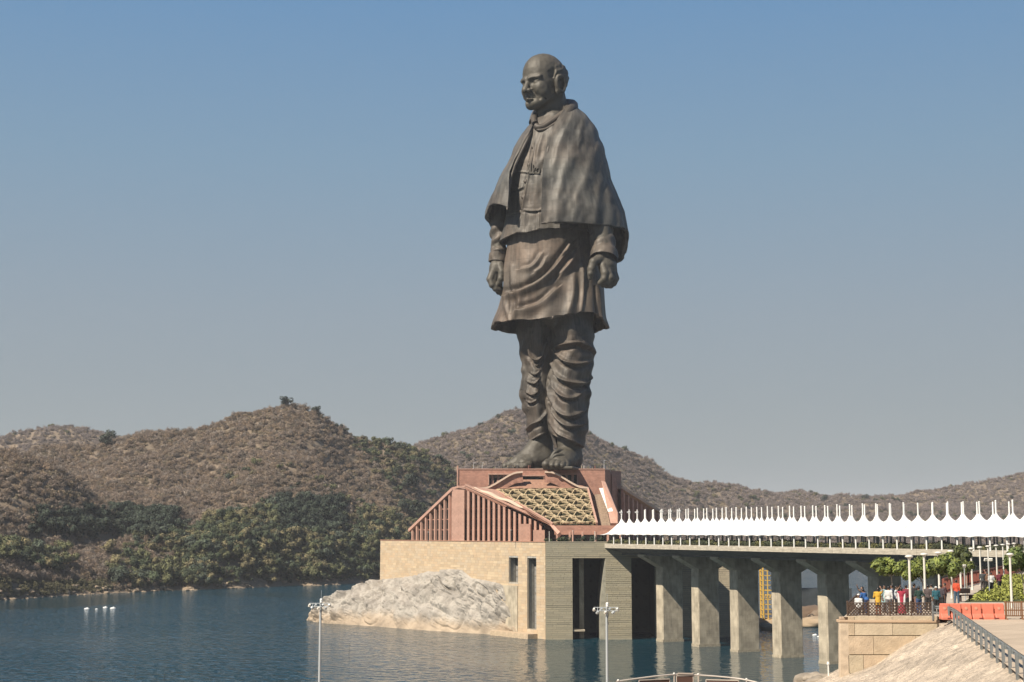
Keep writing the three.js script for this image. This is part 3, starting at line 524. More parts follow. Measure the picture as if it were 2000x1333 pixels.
  for (const pts of [[[938, 954.5], [952, 953], [965, 947], [980, 938], [995, 929], [1006, 924.5], [1021, 922.5]], [[1064, 922.5], [1078, 923.5], [1092, 929], [1108, 939], [1122, 947], [1133, 952], [1148, 953.5]]]) {
    const P = pts.map(([x, y]) => at(x, y, 611.5)), cv = new THREE.CatmullRomCurve3(P), gs = [];
    for (let i = 0; i < 40; i++) { const a = cv.getPoint(i / 40), b = cv.getPoint((i + 1.04) / 40); gs.push(beam(a, b, 1.7, 0.7)); }
    mesh('curved_parapet', gs, mat({ color: lin(0.68, 0.52, 0.40) }), temple);
    const low = []; for (let i = 0; i < 40; i++) { const a = cv.getPoint(i / 40), b = cv.getPoint((i + 1.02) / 40), m = Math.max(0.2, Math.min(4, a.y - 53)); low.push(beam(a.clone().add(V(0, -0.3 - m / 2, -0.6)), b.clone().add(V(0, -0.3 - m / 2, -0.6)), 0.7, m)); }
    mesh('parapet_wall', low, red, temple);
  }
  // right: stair flight, white awning strip and sloping flank wall
  const steps = []; for (let i = 0; i < 34; i++) { const k = i / 34, p = at(lerp(1170, 1184, k), lerp(966, 1026, k), lerp(609, 588, k)); steps.push(box(3.4, 0.9, 1.1, p.x, p.y - 0.45, p.z)); }
  mesh('stair', steps, mat({ map: blotch([0.42, 0.31, 0.22], 0.25, 3, 6) }), temple);
  mesh('awning', slab([at(1170.5, 955.5, 610), at(1182, 955, 610), at(1197.5, 1000.5, 594), at(1188, 1001.5, 594)], 0.35), mat({ color: lin(0.85, 0.83, 0.78) }), temple);
  for (let i = 0; i < 5; i++) { const p = at(lerp(1172, 1189, i / 4), lerp(957, 1002, i / 4), lerp(609, 594, i / 4)); mesh('awning_post', box(0.3, 3.4, 0.3, p.x + 0.4, p.y - 1.7, p.z), pink, temple); }
  mesh('flank_wall', slab([at(1179, 947, 613), at(1187, 949, 613), at(1211, 1009, 590), at(1211, 1030, 588.8), at(1197, 1030, 589)], 2.2), pink, temple);
  // terrace front below the lattice
  const w0 = at(1083, 1027, 587), w1 = at(1212, 1027, 587);
  mesh('terrace_wall', box(w1.x - w0.x, 3.6, 2, (w0.x + w1.x) / 2, w0.y - 1.8, -602.2), red, temple);
  mesh('terrace_wall', slab([at(1061, 1011, 597), at(1066, 1010, 597), at(1097, 1045, 584), at(1092, 1050, 584)], 1.6), pink, temple);
  mesh('terrace_glazing', box(w1.x - w0.x - 4, 4, 0.5, (w0.x + w1.x) / 2 + 2, PY + 1.6, -604), darkGlass, temple);
  for (let i = 0; i < 6; i++) mesh('terrace_column', box(0.8, 4, 0.8, lerp(w0.x + 1, w1.x, i / 5), PY + 1.6, -601.4), pink, temple);
  // behind the lattice the building is solid
  mesh('roof_core', slab([TL, TR, BR, BL].map((p) => p.clone().addScaledVector(n, -1.6)), 0.5), red, temple);
}
// shrubs on the podium edge and thin posts
{
  const r = rng(33);
  for (const [px, s, c, label] of [[1071, 1.5, [0.06, 0.075, 0.03], 'small green shrub on the podium edge nearest its corner'], [1094, 1.7, [0.05, 0.07, 0.03], 'green shrub on the podium edge, second from the corner'], [1107, 1.9, [0.045, 0.065, 0.028], 'taller green shrub on the podium edge, third from the corner'], [1136, 2.1, [0.03, 0.05, 0.025], 'wide dark shrub on the podium edge in front of the dark windows'], [1156, 2.0, [0.03, 0.05, 0.025], 'dark shrub on the podium edge just left of the white canopy'], [1172, 1.8, [0.035, 0.055, 0.025], 'dark shrub on the podium edge under the tip of the white canopy']]) {
    const p = at(px, 1057, 567.5).setY(PY - 0.2), g = group('shrub', p, label, 'shrub'), b = [...Array(6)].map(() => [(r() - 0.5) * s * 1.4, s * (0.25 + 0.5 * r()), (r() - 0.5) * s * 0.8, s * 0.42]);
    mesh('foliage', leafCloud({ n: 420, blobs: b, size: 0.26, seed: px }), leafMat(c), g); mesh('stem', twigs(px, s, s * 0.4, 4, 0.06), woodMat, g);
  }
  for (const [px, py] of [[1073, 1040], [1119, 1038], [1162, 1040], [998, 1036], [836, 1040]]) {
    const p = at(px, 1057, px < 1065 ? 580 : 566.5).setY(PY - 0.3), t = at(px, py, -p.z).y, g = group('post', p, px === 1073 ? 'thin pale post on the podium edge left of the second shrub' : px === 1119 ? 'pale pink post on the podium edge between the shrub groups' : px === 1162 ? 'thin pale post on the podium edge among the dark shrubs' : px === 998 ? 'thin dark post in front of the right hand fins' : 'thin dark post in front of the left hand fins', 'post');
    const h = t - p.y; mesh('shaft', cyl(px === 1119 ? 0.35 : 0.14, px === 1119 ? 0.35 : 0.12, h, 0, 0, 0, 8), px === 1119 ? pink : mat({ color: px < 1065 ? lin(0.08, 0.08, 0.08) : lin(0.6, 0.58, 0.52) }), g); mesh('cap', sph(0.22, 0, h, 0), mat({ color: lin(0.5, 0.48, 0.44) }), g);
  }
}
// ------------------------------------------------------------------ the bronze statue
// surface nets over a distance field; blocks that lie well away from the surface are skipped
function netSurface(f, lo, hi, cell) {
  const B = 6, n = [0, 1, 2].map((k) => Math.ceil((hi.getComponent(k) - lo.getComponent(k)) / cell / B) * B), [nx, ny, nz] = n;
  const X = nx + 1, Y = ny + 1, Z = nz + 1, val = new Float32Array(X * Y * Z).fill(1e3), id = (i, j, k) => (k * Y + j) * X + i;
  const px = (i) => lo.x + i * cell, py = (j) => lo.y + j * cell, pz = (k) => lo.z + k * cell, rad = B * cell * 0.9 + cell * 3;
  for (let k = 0; k < nz; k += B) for (let j = 0; j < ny; j += B) for (let i = 0; i < nx; i += B) {
    const c = f(px(i + B / 2), py(j + B / 2), pz(k + B / 2)), far = Math.abs(c) > rad * 1.35;
    for (let c2 = k; c2 <= k + B; c2++) for (let b = j; b <= j + B; b++) for (let a = i; a <= i + B; a++) { const q = id(a, b, c2); if (val[q] < 999) continue; val[q] = far ? c : f(px(a), py(b), pz(c2)); }
  }
  const pos = [], vid = new Int32Array(nx * ny * nz).fill(-1), cid = (i, j, k) => (k * ny + j) * nx + i;
  for (let k = 0; k < nz; k++) for (let j = 0; j < ny; j++) for (let i = 0; i < nx; i++) {
    const v = []; let s = 0; for (let q = 0; q < 8; q++) { const w = val[id(i + (q & 1), j + (q >> 1 & 1), k + (q >> 2))]; v.push(w); if (w < 0) s++; }
    if (s === 0 || s === 8) continue;
    let x = 0, y = 0, z = 0, m = 0;
    for (let a = 0; a < 8; a++) for (const d of [1, 2, 4]) { if (a & d) continue; const b = a | d; if ((v[a] < 0) === (v[b] < 0)) continue; const t = v[a] / (v[a] - v[b]); x += (a & 1) + (d === 1 ? t : 0); y += (a >> 1 & 1) + (d === 2 ? t : 0); z += (a >> 2) + (d === 4 ? t : 0); m++; }
    vid[cid(i, j, k)] = pos.length / 3; pos.push(px(i + x / m), py(j + y / m), pz(k + z / m));
  }
  const idx = [], quad = (a, b, c, d, flip) => { if (a < 0 || b < 0 || c < 0 || d < 0) return; flip ? idx.push(a, c, b, a, d, c) : idx.push(a, b, c, a, c, d); };
  for (let k = 1; k < nz; k++) for (let j = 1; j < ny; j++) for (let i = 1; i < nx; i++) {
    const o = val[id(i, j, k)] < 0;
    if (o !== val[id(i + 1, j, k)] < 0) quad(vid[cid(i, j - 1, k - 1)], vid[cid(i, j, k - 1)], vid[cid(i, j, k)], vid[cid(i, j - 1, k)], !o);
    if (o !== val[id(i, j + 1, k)] < 0) quad(vid[cid(i - 1, j, k - 1)], vid[cid(i - 1, j, k)], vid[cid(i, j, k)], vid[cid(i, j, k - 1)], !o);
    if (o !== val[id(i, j, k + 1)] < 0) quad(vid[cid(i - 1, j - 1, k)], vid[cid(i, j - 1, k)], vid[cid(i, j, k)], vid[cid(i - 1, j, k)], !o);
  }
  const g = new THREE.BufferGeometry(); g.setAttribute('position', new THREE.BufferAttribute(new Float32Array(pos), 3)); g.setIndex(idx); g.computeVertexNormals(); return g;
}
const smin = (a, b, k) => { const h = clamp(0.5 + 0.5 * (b - a) / k); return lerp(b, a, h) - k * h * (1 - h); };
const smax = (a, b, k) => -smin(-a, -b, k);
function cap(x, y, z, a, b, ra, rb) {          // tapered capsule
  const bx = b[0] - a[0], by = b[1] - a[1], bz = b[2] - a[2], t = clamp(((x - a[0]) * bx + (y - a[1]) * by + (z - a[2]) * bz) / (bx * bx + by * by + bz * bz));
  return Math.hypot(x - a[0] - bx * t, y - a[1] - by * t, z - a[2] - bz * t) - lerp(ra, rb, t);
}
const ell = (x, y, z, cx, cy, cz, rx, ry, rz) => { const a = (x - cx) / rx, b = (y - cy) / ry, c = (z - cz) / rz, l = Math.hypot(a, b, c), m = Math.hypot(a / rx, b / ry, c / rz); return m < 1e-6 ? -Math.min(rx, ry, rz) : l * (l - 1) / m; };

const SD = 644;
const S = (px, py, w = 0) => at(px, py, SD - w);
{
  const bronzeTex = colourTex(1024, 1024, (u, v) => {
    const big = tfbm(u, v, 5, 21, 4), fine = tfbm(u, v, 40, 22, 3), st = tfbm(u, v * 0.10, 44, 25, 3), st2 = Math.max(0, tfbm(u, v * 0.06, 70, 28, 2));
    const row = Math.floor(v * 9), pc = Math.floor(u * 7 + (row % 2) * 0.5), pn = h3(pc % 7, row, 44), line = ((v * 9) % 1 < 0.03 || (u * 7 + (row % 2) * 0.5) % 1 < 0.018) ? 0.85 : 1;
    const k = line * (0.93 + 0.14 * pn) * (1 + 0.75 * big + 0.28 * fine + 0.5 * st) + 0.42 * st2;
    const g = clamp(0.5 + 1.6 * tfbm(u, v, 4, 33, 3));
    return [lerp(0.122, 0.108, g) * k, lerp(0.101, 0.101, g) * k, lerp(0.080, 0.087, g) * k];
  }, 1 / 42, 1 / 42);
  const bronzeBump = dataTex(512, 512, (u, v) => { const row = Math.floor(v * 9), l = ((v * 9) % 1 < 0.03 || (u * 7 + (row % 2) * 0.5) % 1 < 0.02) ? -0.3 : 0; return 0.6 + l + 0.5 * tfbm(u, v, 14, 3, 4); }, 1 / 42, 1 / 42);
  const bronze = (c) => mat({ map: bronzeTex, color: lin(...c), bumpMap: bronzeBump, bumpScale: 0.14, roughness: 0.6, metalness: 0.15 });
  const skinTex = colourTex(256, 256, (u, v) => { const k = 1 + 0.45 * tfbm(u, v, 5, 3, 5); return [0.112 * k, 0.102 * k, 0.080 * k]; }, 1 / 20, 1 / 20);
  const MSkin = mat({ map: skinTex, color: lin(0.72, 0.70, 0.68), bumpMap: bumpy(9, 57), bumpScale: 0.08, roughness: 0.6, metalness: 0.15 }), MShawl = bronze([0.72, 0.74, 0.75]), MCoat = bronze([0.74, 0.72, 0.70]), MTunic = bronze([0.94, 0.82, 0.74]), MDhoti = bronze([0.66, 0.61, 0.57]);
  const root = group('bronze_statue', V(0, 0, 0), 'colossal dark bronze statue of a bald man standing in a draped shawl', 'statue');

  // --- folds: ridges drawn as lines; soft on the upper side, sharp with a hollow on the lower side
  function folds(list) {
    const L = list.map(({ p, A, w1 = 6, w2 = 3, hollow = 0.5 }) => { const c = new THREE.CatmullRomCurve3(p.map(([x, y]) => V(x, y, 0))), n = 24, q = []; for (let i = 0; i <= n; i++) { const e = c.getPoint(i / n); q.push([e.x, e.y]); } const xs = q.map((e) => e[0]), ys = q.map((e) => e[1]), m = 4 * Math.max(w1, w2 * 2); return { q, A, w1, w2, hollow, n, b: [Math.min(...xs) - m, Math.max(...xs) + m, Math.min(...ys) - m, Math.max(...ys) + m] }; });
    return (x, y) => {
      let s = 0;
      for (const f of L) {
        if (x < f.b[0] || x > f.b[1] || y < f.b[2] || y > f.b[3]) continue;
        let best = 1e9, sd = 0, k = 0;
        for (let i = 0; i < f.n; i++) {
          const [ax, ay] = f.q[i], dx = f.q[i + 1][0] - ax, dy = f.q[i + 1][1] - ay, l2 = dx * dx + dy * dy, t = clamp(((x - ax) * dx + (y - ay) * dy) / l2), ox = x - ax - dx * t, oy = y - ay - dy * t, d = ox * ox + oy * oy;
          if (d < best) { best = d; k = (i + t) / f.n; sd = Math.sign(dx * oy - dy * ox) * Math.sqrt(d); }
        }
        const e = Math.sin(Math.PI * clamp(0.08 + 0.84 * k)) ** 0.6, w2 = f.w2;
        s += f.A * e * (sd > 0 ? Math.exp(-((sd / w2) ** 2)) - f.hollow * Math.exp(-(((sd - 2.6 * w2) / (1.8 * w2)) ** 2)) * (1 - Math.exp(-((sd / w2) ** 2))) : Math.exp(-((sd / f.w1) ** 2)));
      }
      return s;
    };
  }
  const interp = (rows, y) => { if (y <= rows[0][0]) return rows[0]; for (let i = 1; i < rows.length; i++) if (y <= rows[i][0]) { const a = rows[i - 1], b = rows[i], t = (y - a[0]) / (b[0] - a[0]); return a.map((v, k) => lerp(v, b[k], t)); } return rows[rows.length - 1]; };
  const smoothRows = (rows) => { const o = [], y0 = rows[0][0], y1 = rows[rows.length - 1][0]; for (let i = 0; i <= 160; i++) { const y = lerp(y0, y1, i / 160), d = (y1 - y0) / 90; let s = null; for (let j = -2; j <= 2; j++) { const r = interp(rows, y + j * d); s = s ? s.map((v, k) => v + r[k] / 5) : r.map((v) => v / 5); } s[0] = y; o.push(s); } return o; };
  // rows: [photo row, left edge, right edge, depth of the axis, half depth]; a is the angle round the body (90 = towards the camera)
  function loft({ rows, top, hem, a0 = -90, a1 = 270, nu = 260, nv = 150, t = 1.1, ex = 2.25, yaw = 0, foldScale = 1, disp, fold, lip = true, edge }) {
    const unit = (a) => { const c = Math.cos(a - yaw), s = Math.sin(a - yaw), X = Math.sign(c) * Math.pow(Math.abs(c), 2 / ex), Y = Math.sign(s) * Math.pow(Math.abs(s), 2 / ex); return [X * Math.cos(yaw) - Y * Math.sin(yaw), X * Math.sin(yaw) + Y * Math.cos(yaw)]; };
    let mx = 0, mz = 0; for (let i = 0; i < 360; i++) { const q = unit(i * Math.PI / 180); mx = Math.max(mx, q[0]); mz = Math.max(mz, q[1]); }
    const shapeAt = (a) => { const q = unit(a); return [q[0] / mx, q[1] / mz]; };
    const R = smoothRows(rows), D2R = Math.PI / 180;
    const point = (a, py, inset) => {
      const [, xl, xr, zc, b] = interp(R, py), q = shapeAt(a), cx = (xl + xr) / 2, hw = Math.max(0.5, (xr - xl) / 2 - inset / 0.22);
      const X = q[0] * hw, Zz = q[1] * Math.max(0.3, b - inset), p = S(cx + X, py, zc); p.z += Zz; return p;
    };
    const vLip = lip ? 1.12 : 1, nl = lip ? Math.round(nv * 1.12) : nv;
    const ang = (u, py) => { if (!edge) return lerp(a0, a1, u) * D2R; const [e0, e1] = edge(py), [, xl, xr] = interp(R, py), cx = (xl + xr) / 2, hw = (xr - xl) / 2, f = (e) => { const q = clamp((e - cx) / hw, -0.999, 0.999); return Math.acos(Math.sign(q) * Math.pow(Math.abs(q), ex / 2)); }; const s0 = f(e0), s1 = f(e1) - 2 * Math.PI; return lerp(s0, s1, u); };
    const g = gridGeo(nu, nl, (u, v0) => {
      const v = v0 * vLip, up = v > 1 ? (v - 1) / 0.12 : 0, inset = up > 0 ? t * clamp(up * 4) : 0;
      const e = shapeAt(lerp(a0, a1, u) * D2R), yT = top(u), yH = hem(u, e[0], e[1]); let py = lerp(yT, yH, Math.min(1, v)); if (up > 0.25) py -= (up - 0.25) * 16;
      return point(ang(u, py), py, inset);
    });
    const P = g.attributes.position, N = g.attributes.normal, out = new Float32Array(P.count * 3), cols = nu + 1;
    for (let i = 0; i < P.count; i++) {
      const u = (i % cols) / nu, v = Math.min(1, Math.floor(i / cols) / nl * vLip), x = P.getX(i), y = P.getY(i), z = P.getZ(i); let nx = N.getX(i), ny = N.getY(i), nz = N.getZ(i);
      const [px, py] = project(x, y, z), cz = interp(R, py), out2 = (z - (-(SD - cz[3]))) * nz + (x - S((cz[1] + cz[2]) / 2, py, cz[3]).x) * nx; if (out2 < 0) { nx = -nx; ny = -ny; nz = -nz; }
      const inner = Math.floor(i / cols) / nl * vLip > 1, nv2 = Math.max(0, nz), fw = sstep(0.0, 0.35, nz);
      let d = disp ? disp(u, v, px, py, nz) : 0; if (fold && fw > 0) d += foldScale * fw * fold(px, py);
      if (inner) d *= 1;
      out[i * 3] = x + nx * d; out[i * 3 + 1] = y + ny * d * 0.5; out[i * 3 + 2] = z + nz * d;
    }
    P.array.set(out); const UV = g.attributes.uv; for (let i = 0; i < UV.count; i++) UV.setXY(i, UV.getX(i) * 3 * 42, P.getY(i));
    g.computeVertexNormals(); return g;
  }
  const M2 = (m) => { m.side = THREE.DoubleSide; return m; };
  [MShawl, MCoat, MTunic, MDhoti].forEach(M2);

  // --- tunic
  const tunicHem = (px, front) => front ? ramp([[960, 632], [990, 634.5], [1048, 634.6], [1078, 632], [1098, 627], [1128, 619.5], [1160, 619], [1170, 624], [1190, 636]], px) : ramp([[960, 641], [1000, 644], [1100, 645], [1188, 640]], px);
  const tunicRows = [[440, 994, 1162, 0, 13], [470, 991, 1165, 0, 13.5], [500, 989, 1170, 0, 14], [540, 985, 1175, 0, 15], [570, 982, 1178, 0, 16], [600, 977, 1181, 0, 17], [620, 971, 1182, 0, 18], [634, 967, 1186, 0, 18.5], [648, 965, 1189, 0, 19]];
  const hemAt = (u) => { const a = lerp(-90, 270, u) * Math.PI / 180, px = 1077 + 111 * Math.cos(a), s = Math.sin(a); return lerp(tunicHem(px, false), tunicHem(px, true), sstep(-0.05, 0.2, s)); };
  const tf = folds([
    { p: [[1117, 480], [1100, 502], [1082, 525], [1051, 553], [1014, 570], [990, 576]], A: 2.6, w1: 9, w2: 3.2, hollow: 0.7 },
    { p: [[1086, 566], [1060, 590], [1028, 604], [1008, 609]], A: 1.8, w1: 10, w2: 3.0, hollow: 0.6 },
    { p: [[1126, 492], [1112, 515], [1096, 535]], A: 1.9, w1: 8, w2: 4, hollow: 0.8 },
    { p: [[1056, 498], [1048, 512], [1037, 523], [1018, 526]], A: 0.9, w1: 6, w2: 2.4 }, { p: [[1066, 505], [1058, 522], [1046, 531]], A: 0.7, w1: 5, w2: 2.4 },
    { p: [[995, 476], [988, 520], [985, 556], [986, 600], [994, 630]], A: 1.1, w1: 4, w2: 4, hollow: 0.5 },
    { p: [[1017, 571], [1012, 600], [997, 634]], A: 1.3, w1: 5, w2: 4, hollow: 0.5 }, { p: [[1000, 520], [998, 580], [992, 630]], A: 0.9, w1: 4, w2: 3.5 },
    { p: [[1138, 512], [1140, 560], [1134, 618]], A: 0.9, w1: 3.5, w2: 3.5, hollow: 0.6 }, { p: [[1120, 540], [1118, 580], [1104, 625]], A: 0.7, w1: 6, w2: 5 },
    { p: [[1162, 560], [1164, 590], [1169, 628]], A: -1.6, w1: 1.6, w2: 1.6, hollow: 0 }, { p: [[1168, 560], [1172, 595], [1178, 640]], A: 0.9, w1: 3, w2: 3 },
    { p: [[985, 634], [1048, 633], [1098, 625], [1128, 617], [1160, 617]], A: 0.35, w1: 2, w2: 2, hollow: 0 },
  ]);
  mesh('tunic', loft({ rows: tunicRows, top: () => 440, hem: hemAt, nu: 340, nv: 240, fold: tf, t: 1.0, disp: (u, v, px, py, nz) => (nz < 0.15 ? 0.9 * v * Math.sin(u * 60) : 0) + 0.5 * noise(px / 22, py / 40, 3) + 0.45 * v * v * Math.sin(px / 7.5 + py / 60) }), MTunic, root);

  // --- waistcoat
  const coatRows = [[228, 1052, 1108, 0, 7], [240, 1042, 1120, 0, 8.5], [258, 1026, 1140, 0, 11], [290, 1006, 1158, 0, 13.5], [330, 996, 1166, 0, 15], [380, 990, 1170, 0, 16], [420, 986, 1172, 0, 16], [450, 980, 1174, 0, 16.2], [476, 974, 1176, 0, 16.8]];
  const coatFold = folds([
    { p: [[1043, 246], [1042, 290], [1030, 350], [1018, 420], [1004, 470]], A: 0.55, w1: 1.6, w2: 1.1, hollow: 0.7 },            // button placket
    { p: [[1024, 411], [1040, 413], [1056, 411]], A: 0.7, w1: 2, w2: 1.3 }, { p: [[1025, 412], [1024, 440], [1022, 466]], A: 0.3, w1: 1.4, w2: 1.4 }, { p: [[1053, 412], [1052, 440], [1051, 460]], A: 0.5, w1: 1.4, w2: 1.4 },
    { p: [[999, 352], [1004, 366], [1014, 370], [1022, 366]], A: 0.6, w1: 2, w2: 1.5 }, { p: [[1000, 332], [1020, 336], [1048, 338]], A: 0.4, w1: 1.6, w2: 1.2 }, { p: [[988, 418], [1000, 417], [1010, 414]], A: 0.5, w1: 2, w2: 1.4 },
    { p: [[1068, 300], [1050, 330], [1046, 400]], A: 0.5, w1: 6, w2: 6, hollow: 0 }, { p: [[1060, 262], [1052, 290], [1048, 315]], A: 0.5, w1: 4, w2: 3 },
  ]);
  const coatHem = (u) => { const a = lerp(-90, 270, u) * Math.PI / 180, px = 1075 + 100 * Math.cos(a); return ramp([[975, 473.5], [985, 472], [1010, 466.5], [1030, 468], [1056, 462], [1080, 461], [1180, 461]], px) + 0.8 * noise(px / 9, 1.3); };
  mesh('waistcoat', loft({ rows: coatRows, top: () => 228, hem: coatHem, nu: 300, nv: 190, fold: coatFold, t: 1.2, disp: (u, v, px, py) => 0.5 * noise(px / 20, py / 26, 8) + 0.25 * noise(px / 8, py / 14, 2) }), MCoat, root);
  const surfAt = (px, py, off = 0) => { const [, xl, xr, zc, b] = interp(smoothCoat, py), c = ((px - (xl + xr) / 2) / ((xr - xl) / 2)), q = Math.pow(Math.max(0, 1 - Math.pow(Math.abs(c), 2.25)), 1 / 2.25) * b; return at(px, py, SD - zc - q - off); };
  const smoothCoat = smoothRows(coatRows);
  const facing = (px) => V((px - 1075) / 130, 0.1, 1).normalize();
  for (const [x, y] of [[1041, 287], [1033, 322], [1026, 354], [1021.5, 385], [1016, 414]]) { const p = surfAt(x, y, 0.5), g = new THREE.SphereGeometry(0.85, 14, 10); g.scale(1, 1, 0.45); g.lookAt(facing(x)); g.translate(p.x, p.y, p.z); mesh('button', g, MCoat, root); }
  { // breast pocket with pens and folded spectacles showing at its top
    const gs = []; for (const [x, y, h] of [[1032, 330, 3.6], [1036, 329, 4.4], [1040.5, 331, 3.8]]) { const p = surfAt(x, y, 0.5); gs.push(rod(p.clone().add(V(0, -h / 2, 0)), p.clone().add(V(0.2, h / 2, 0)), 0.45, 0.35, 8)); }
    for (const x of [1046, 1051]) { const p = surfAt(x, 333, 0.6); gs.push(tube([...Array(11).keys()].map((k) => p.clone().add(V(0.75 * Math.cos(k / 10 * 6.283), 1.1 * Math.sin(k / 10 * 6.283), 0))), 0.26, 24, 6)); }
    const a = surfAt(1030, 338, 0.5), b = surfAt(1054, 338.5, 0.5); gs.push(beam(a, b, 0.7, 0.5)); mesh('breast_pocket', gs, MSkin, root).userData.label = 'pens and spectacles at the top of the breast pocket';
    const col = tube([[1047, 246], [1052, 249], [1062, 247], [1075, 239], [1090, 229], [1104, 219]].map(([x, y], i) => S(x, y, [9.5, 10.4, 10.4, 9.8, 8.6, 6.6][i])), 1.5, 50, 10); const col2 = tube([[1045, 242], [1043, 236], [1044, 228], [1050, 222]].map(([x, y], i) => S(x, y, [9, 7, 3, -2][i])), 1.4, 30, 10);
    mesh('collar', [col, col2, tube([[1047, 251], [1053, 254], [1066, 252], [1080, 244], [1094, 233]].map(([x, y], i) => S(x, y, [10, 11, 11.2, 10.6, 9][i])), 0.7, 50, 8)], MCoat, root);
  }

  // --- shawl: wraps the shoulders and the back, open in front
  const shawlRows = [[203, 1066, 1120, -3, 4], [210, 1056, 1127, -2.5, 6], [220, 1050, 1139, -1.5, 8.5], [230, 1044, 1149, -0.5, 11], [241, 1036, 1157, 0, 13], [255, 1024, 1164.5, 0, 15], [270, 1013, 1171, 0.5, 16.5], [290, 1003, 1178.5, 1, 18], [310, 996, 1184, 1, 19], [330, 988, 1188.5, 1.5, 20], [350, 977, 1193.5, 1.5, 20.5], [370, 966, 1200, 1.5, 21], [390, 957, 1207, 1.5, 21.5], [405, 951, 1212, 1.5, 22], [420, 949, 1217, 1.5, 22.5], [440, 948, 1222.5, 1.5, 23], [460, 948, 1226, 1.5, 23], [480, 948, 1228, 1.5, 23], [510, 948, 1228, 1.5, 23]];
  const eR = [[203, 1104], [215, 1107], [228, 1099], [245, 1089], [265, 1078], [290, 1068], [320, 1062], [350, 1058], [400, 1056], [470, 1054]], eL = [[203, 1058], [220, 1052], [235, 1046], [250, 1040], [275, 1030], [300, 1018], [325, 1006], [350, 998], [380, 994], [420, 991]];
  const shawlHem = (u) => { // u runs from the near front edge round the right side and the back to the far front edge
    return ramp([[0, 456.5], [0.05, 455], [0.12, 457], [0.2, 455], [0.27, 453], [0.295, 458], [0.315, 474], [0.34, 492], [0.42, 506], [0.55, 500], [0.7, 470], [0.8, 430], [0.88, 411], [0.93, 408], [0.965, 413], [1, 420]], u);
  };
  const shawlTop = (u) => ramp([[0, 210], [0.1, 206], [0.4, 203], [0.7, 206], [0.9, 218], [1, 236]], u);
  const sf = folds([
    { p: [[1124, 216], [1112, 240], [1098, 268], [1086, 300], [1080, 340]], A: 1.4, w1: 8, w2: 5, hollow: 0.6 }, { p: [[1140, 234], [1132, 262], [1131, 300]], A: 0.9, w1: 5, w2: 4 },
    { p: [[1124, 290], [1104, 330], [1092, 380], [1086, 440]], A: 1.3, w1: 10, w2: 8, hollow: 0.5 }, { p: [[1160, 300], [1146, 340], [1128, 390], [1118, 446]], A: 1.5, w1: 11, w2: 8, hollow: 0.5 },
    { p: [[1176, 330], [1170, 380], [1160, 446]], A: 1.4, w1: 10, w2: 8, hollow: 0.6 }, { p: [[1190, 360], [1192, 400], [1190, 448]], A: 1.2, w1: 8, w2: 6, hollow: 0.6 }, { p: [[1206, 410], [1212, 440], [1213, 470]], A: 1.0, w1: 6, w2: 5 },
    { p: [[1024, 268], [1006, 310], [990, 360], [978, 405]], A: 1.0, w1: 5, w2: 4, hollow: 0.5 }, { p: [[1012, 290], [990, 340], [968, 398]], A: 0.9, w1: 5, w2: 4, hollow: 0.5 }, { p: [[990, 345], [980, 360], [972, 380]], A: 0.8, w1: 4, w2: 3 },
    { p: [[1066, 452], [1110, 454], [1150, 452], [1195, 451]], A: 0.4, w1: 2.5, w2: 2, hollow: 0 },
  ]);
  mesh('shawl', loft({ rows: shawlRows, top: shawlTop, hem: shawlHem, edge: (py) => [ramp(eR, py), ramp(eL, py)], nu: 380, nv: 220, fold: sf, foldScale: 0.4, t: 1.6, ex: 2.15, disp: (u, v, px, py, nz) => 1.4 * v * (1 - sstep(0.1, 0.5, nz)) * Math.sin(u * 70) * 0.6 + 0.45 * noise(px / 26, py / 34, 5) + 0.25 * noise(px / 9, py / 16, 6) + 0.3 * v * Math.sin(px / 9.5 + py / 70) }), MShawl, root);
  // the rolled front edges of the shawl
  const roll = (tab, y0, y1, r0, r1, push) => { const R = smoothRows(shawlRows), pts = [], N = 26; for (let i = 0; i <= N; i++) { const y = lerp(y0, y1, i / N), [, xl, xr, zc, b] = interp(R, y), x = ramp(tab, y), c = clamp((x - (xl + xr) / 2) / ((xr - xl) / 2), -1, 1), q = Math.pow(Math.max(0, 1 - Math.pow(Math.abs(c), 2.15)), 1 / 2.15) * b; pts.push(at(x + push, y, SD - zc - q + 0.2)); } const cv = new THREE.CatmullRomCurve3(pts), g = new THREE.TubeGeometry(cv, 90, 1, 10), p = g.attributes.position, ctr = V(); for (let i = 0; i < p.count; i++) { const k = Math.floor(i / 11) / 90; cv.getPointAt(k, ctr); const r = lerp(r0, r1, k), v = V().fromBufferAttribute(p, i).sub(ctr).multiplyScalar(r); p.setXYZ(i, ctr.x + v.x, ctr.y + v.y, ctr.z + v.z); } g.computeVertexNormals(); return g; };
  mesh('shawl_edge', roll(eR, 212, 345, 2.4, 0.5, 3), MShawl, root); mesh('shawl_edge', roll(eL, 240, 410, 0.9, 0.5, -1), MShawl, root);
  mesh('shawl_collar', tube([[1104, 228, 9], [1113, 216, 6], [1119, 209, 1], [1116, 204, -6], [1100, 203, -10], [1075, 207, -11], [1055, 216, -9], [1046, 228, -3], [1043, 240, 4]].map(([x, y, w]) => S(x, y, w)), 2.3, 70, 10), MShawl, root);

  // --- dhoti: two draped legs
  const nearRows = [[610, 1074, 1158, 3, 10.5], [647, 1076, 1160, 3, 11], [664, 1077, 1159, 3, 11], [679, 1077, 1163.5, 3, 11.2], [694, 1076, 1164, 3, 11], [709, 1076, 1157, 3, 10.6], [724, 1071.5, 1158, 3, 10.6], [748, 1067, 1153.5, 3, 10.4], [768, 1066, 1154.5, 3.4, 10.4], [793, 1067, 1151, 3.6, 10], [818, 1069, 1151, 3.8, 9.7], [843, 1074, 1148, 4, 9], [860, 1079, 1144, 4, 8.4], [880, 1084, 1140, 4, 7.8]];
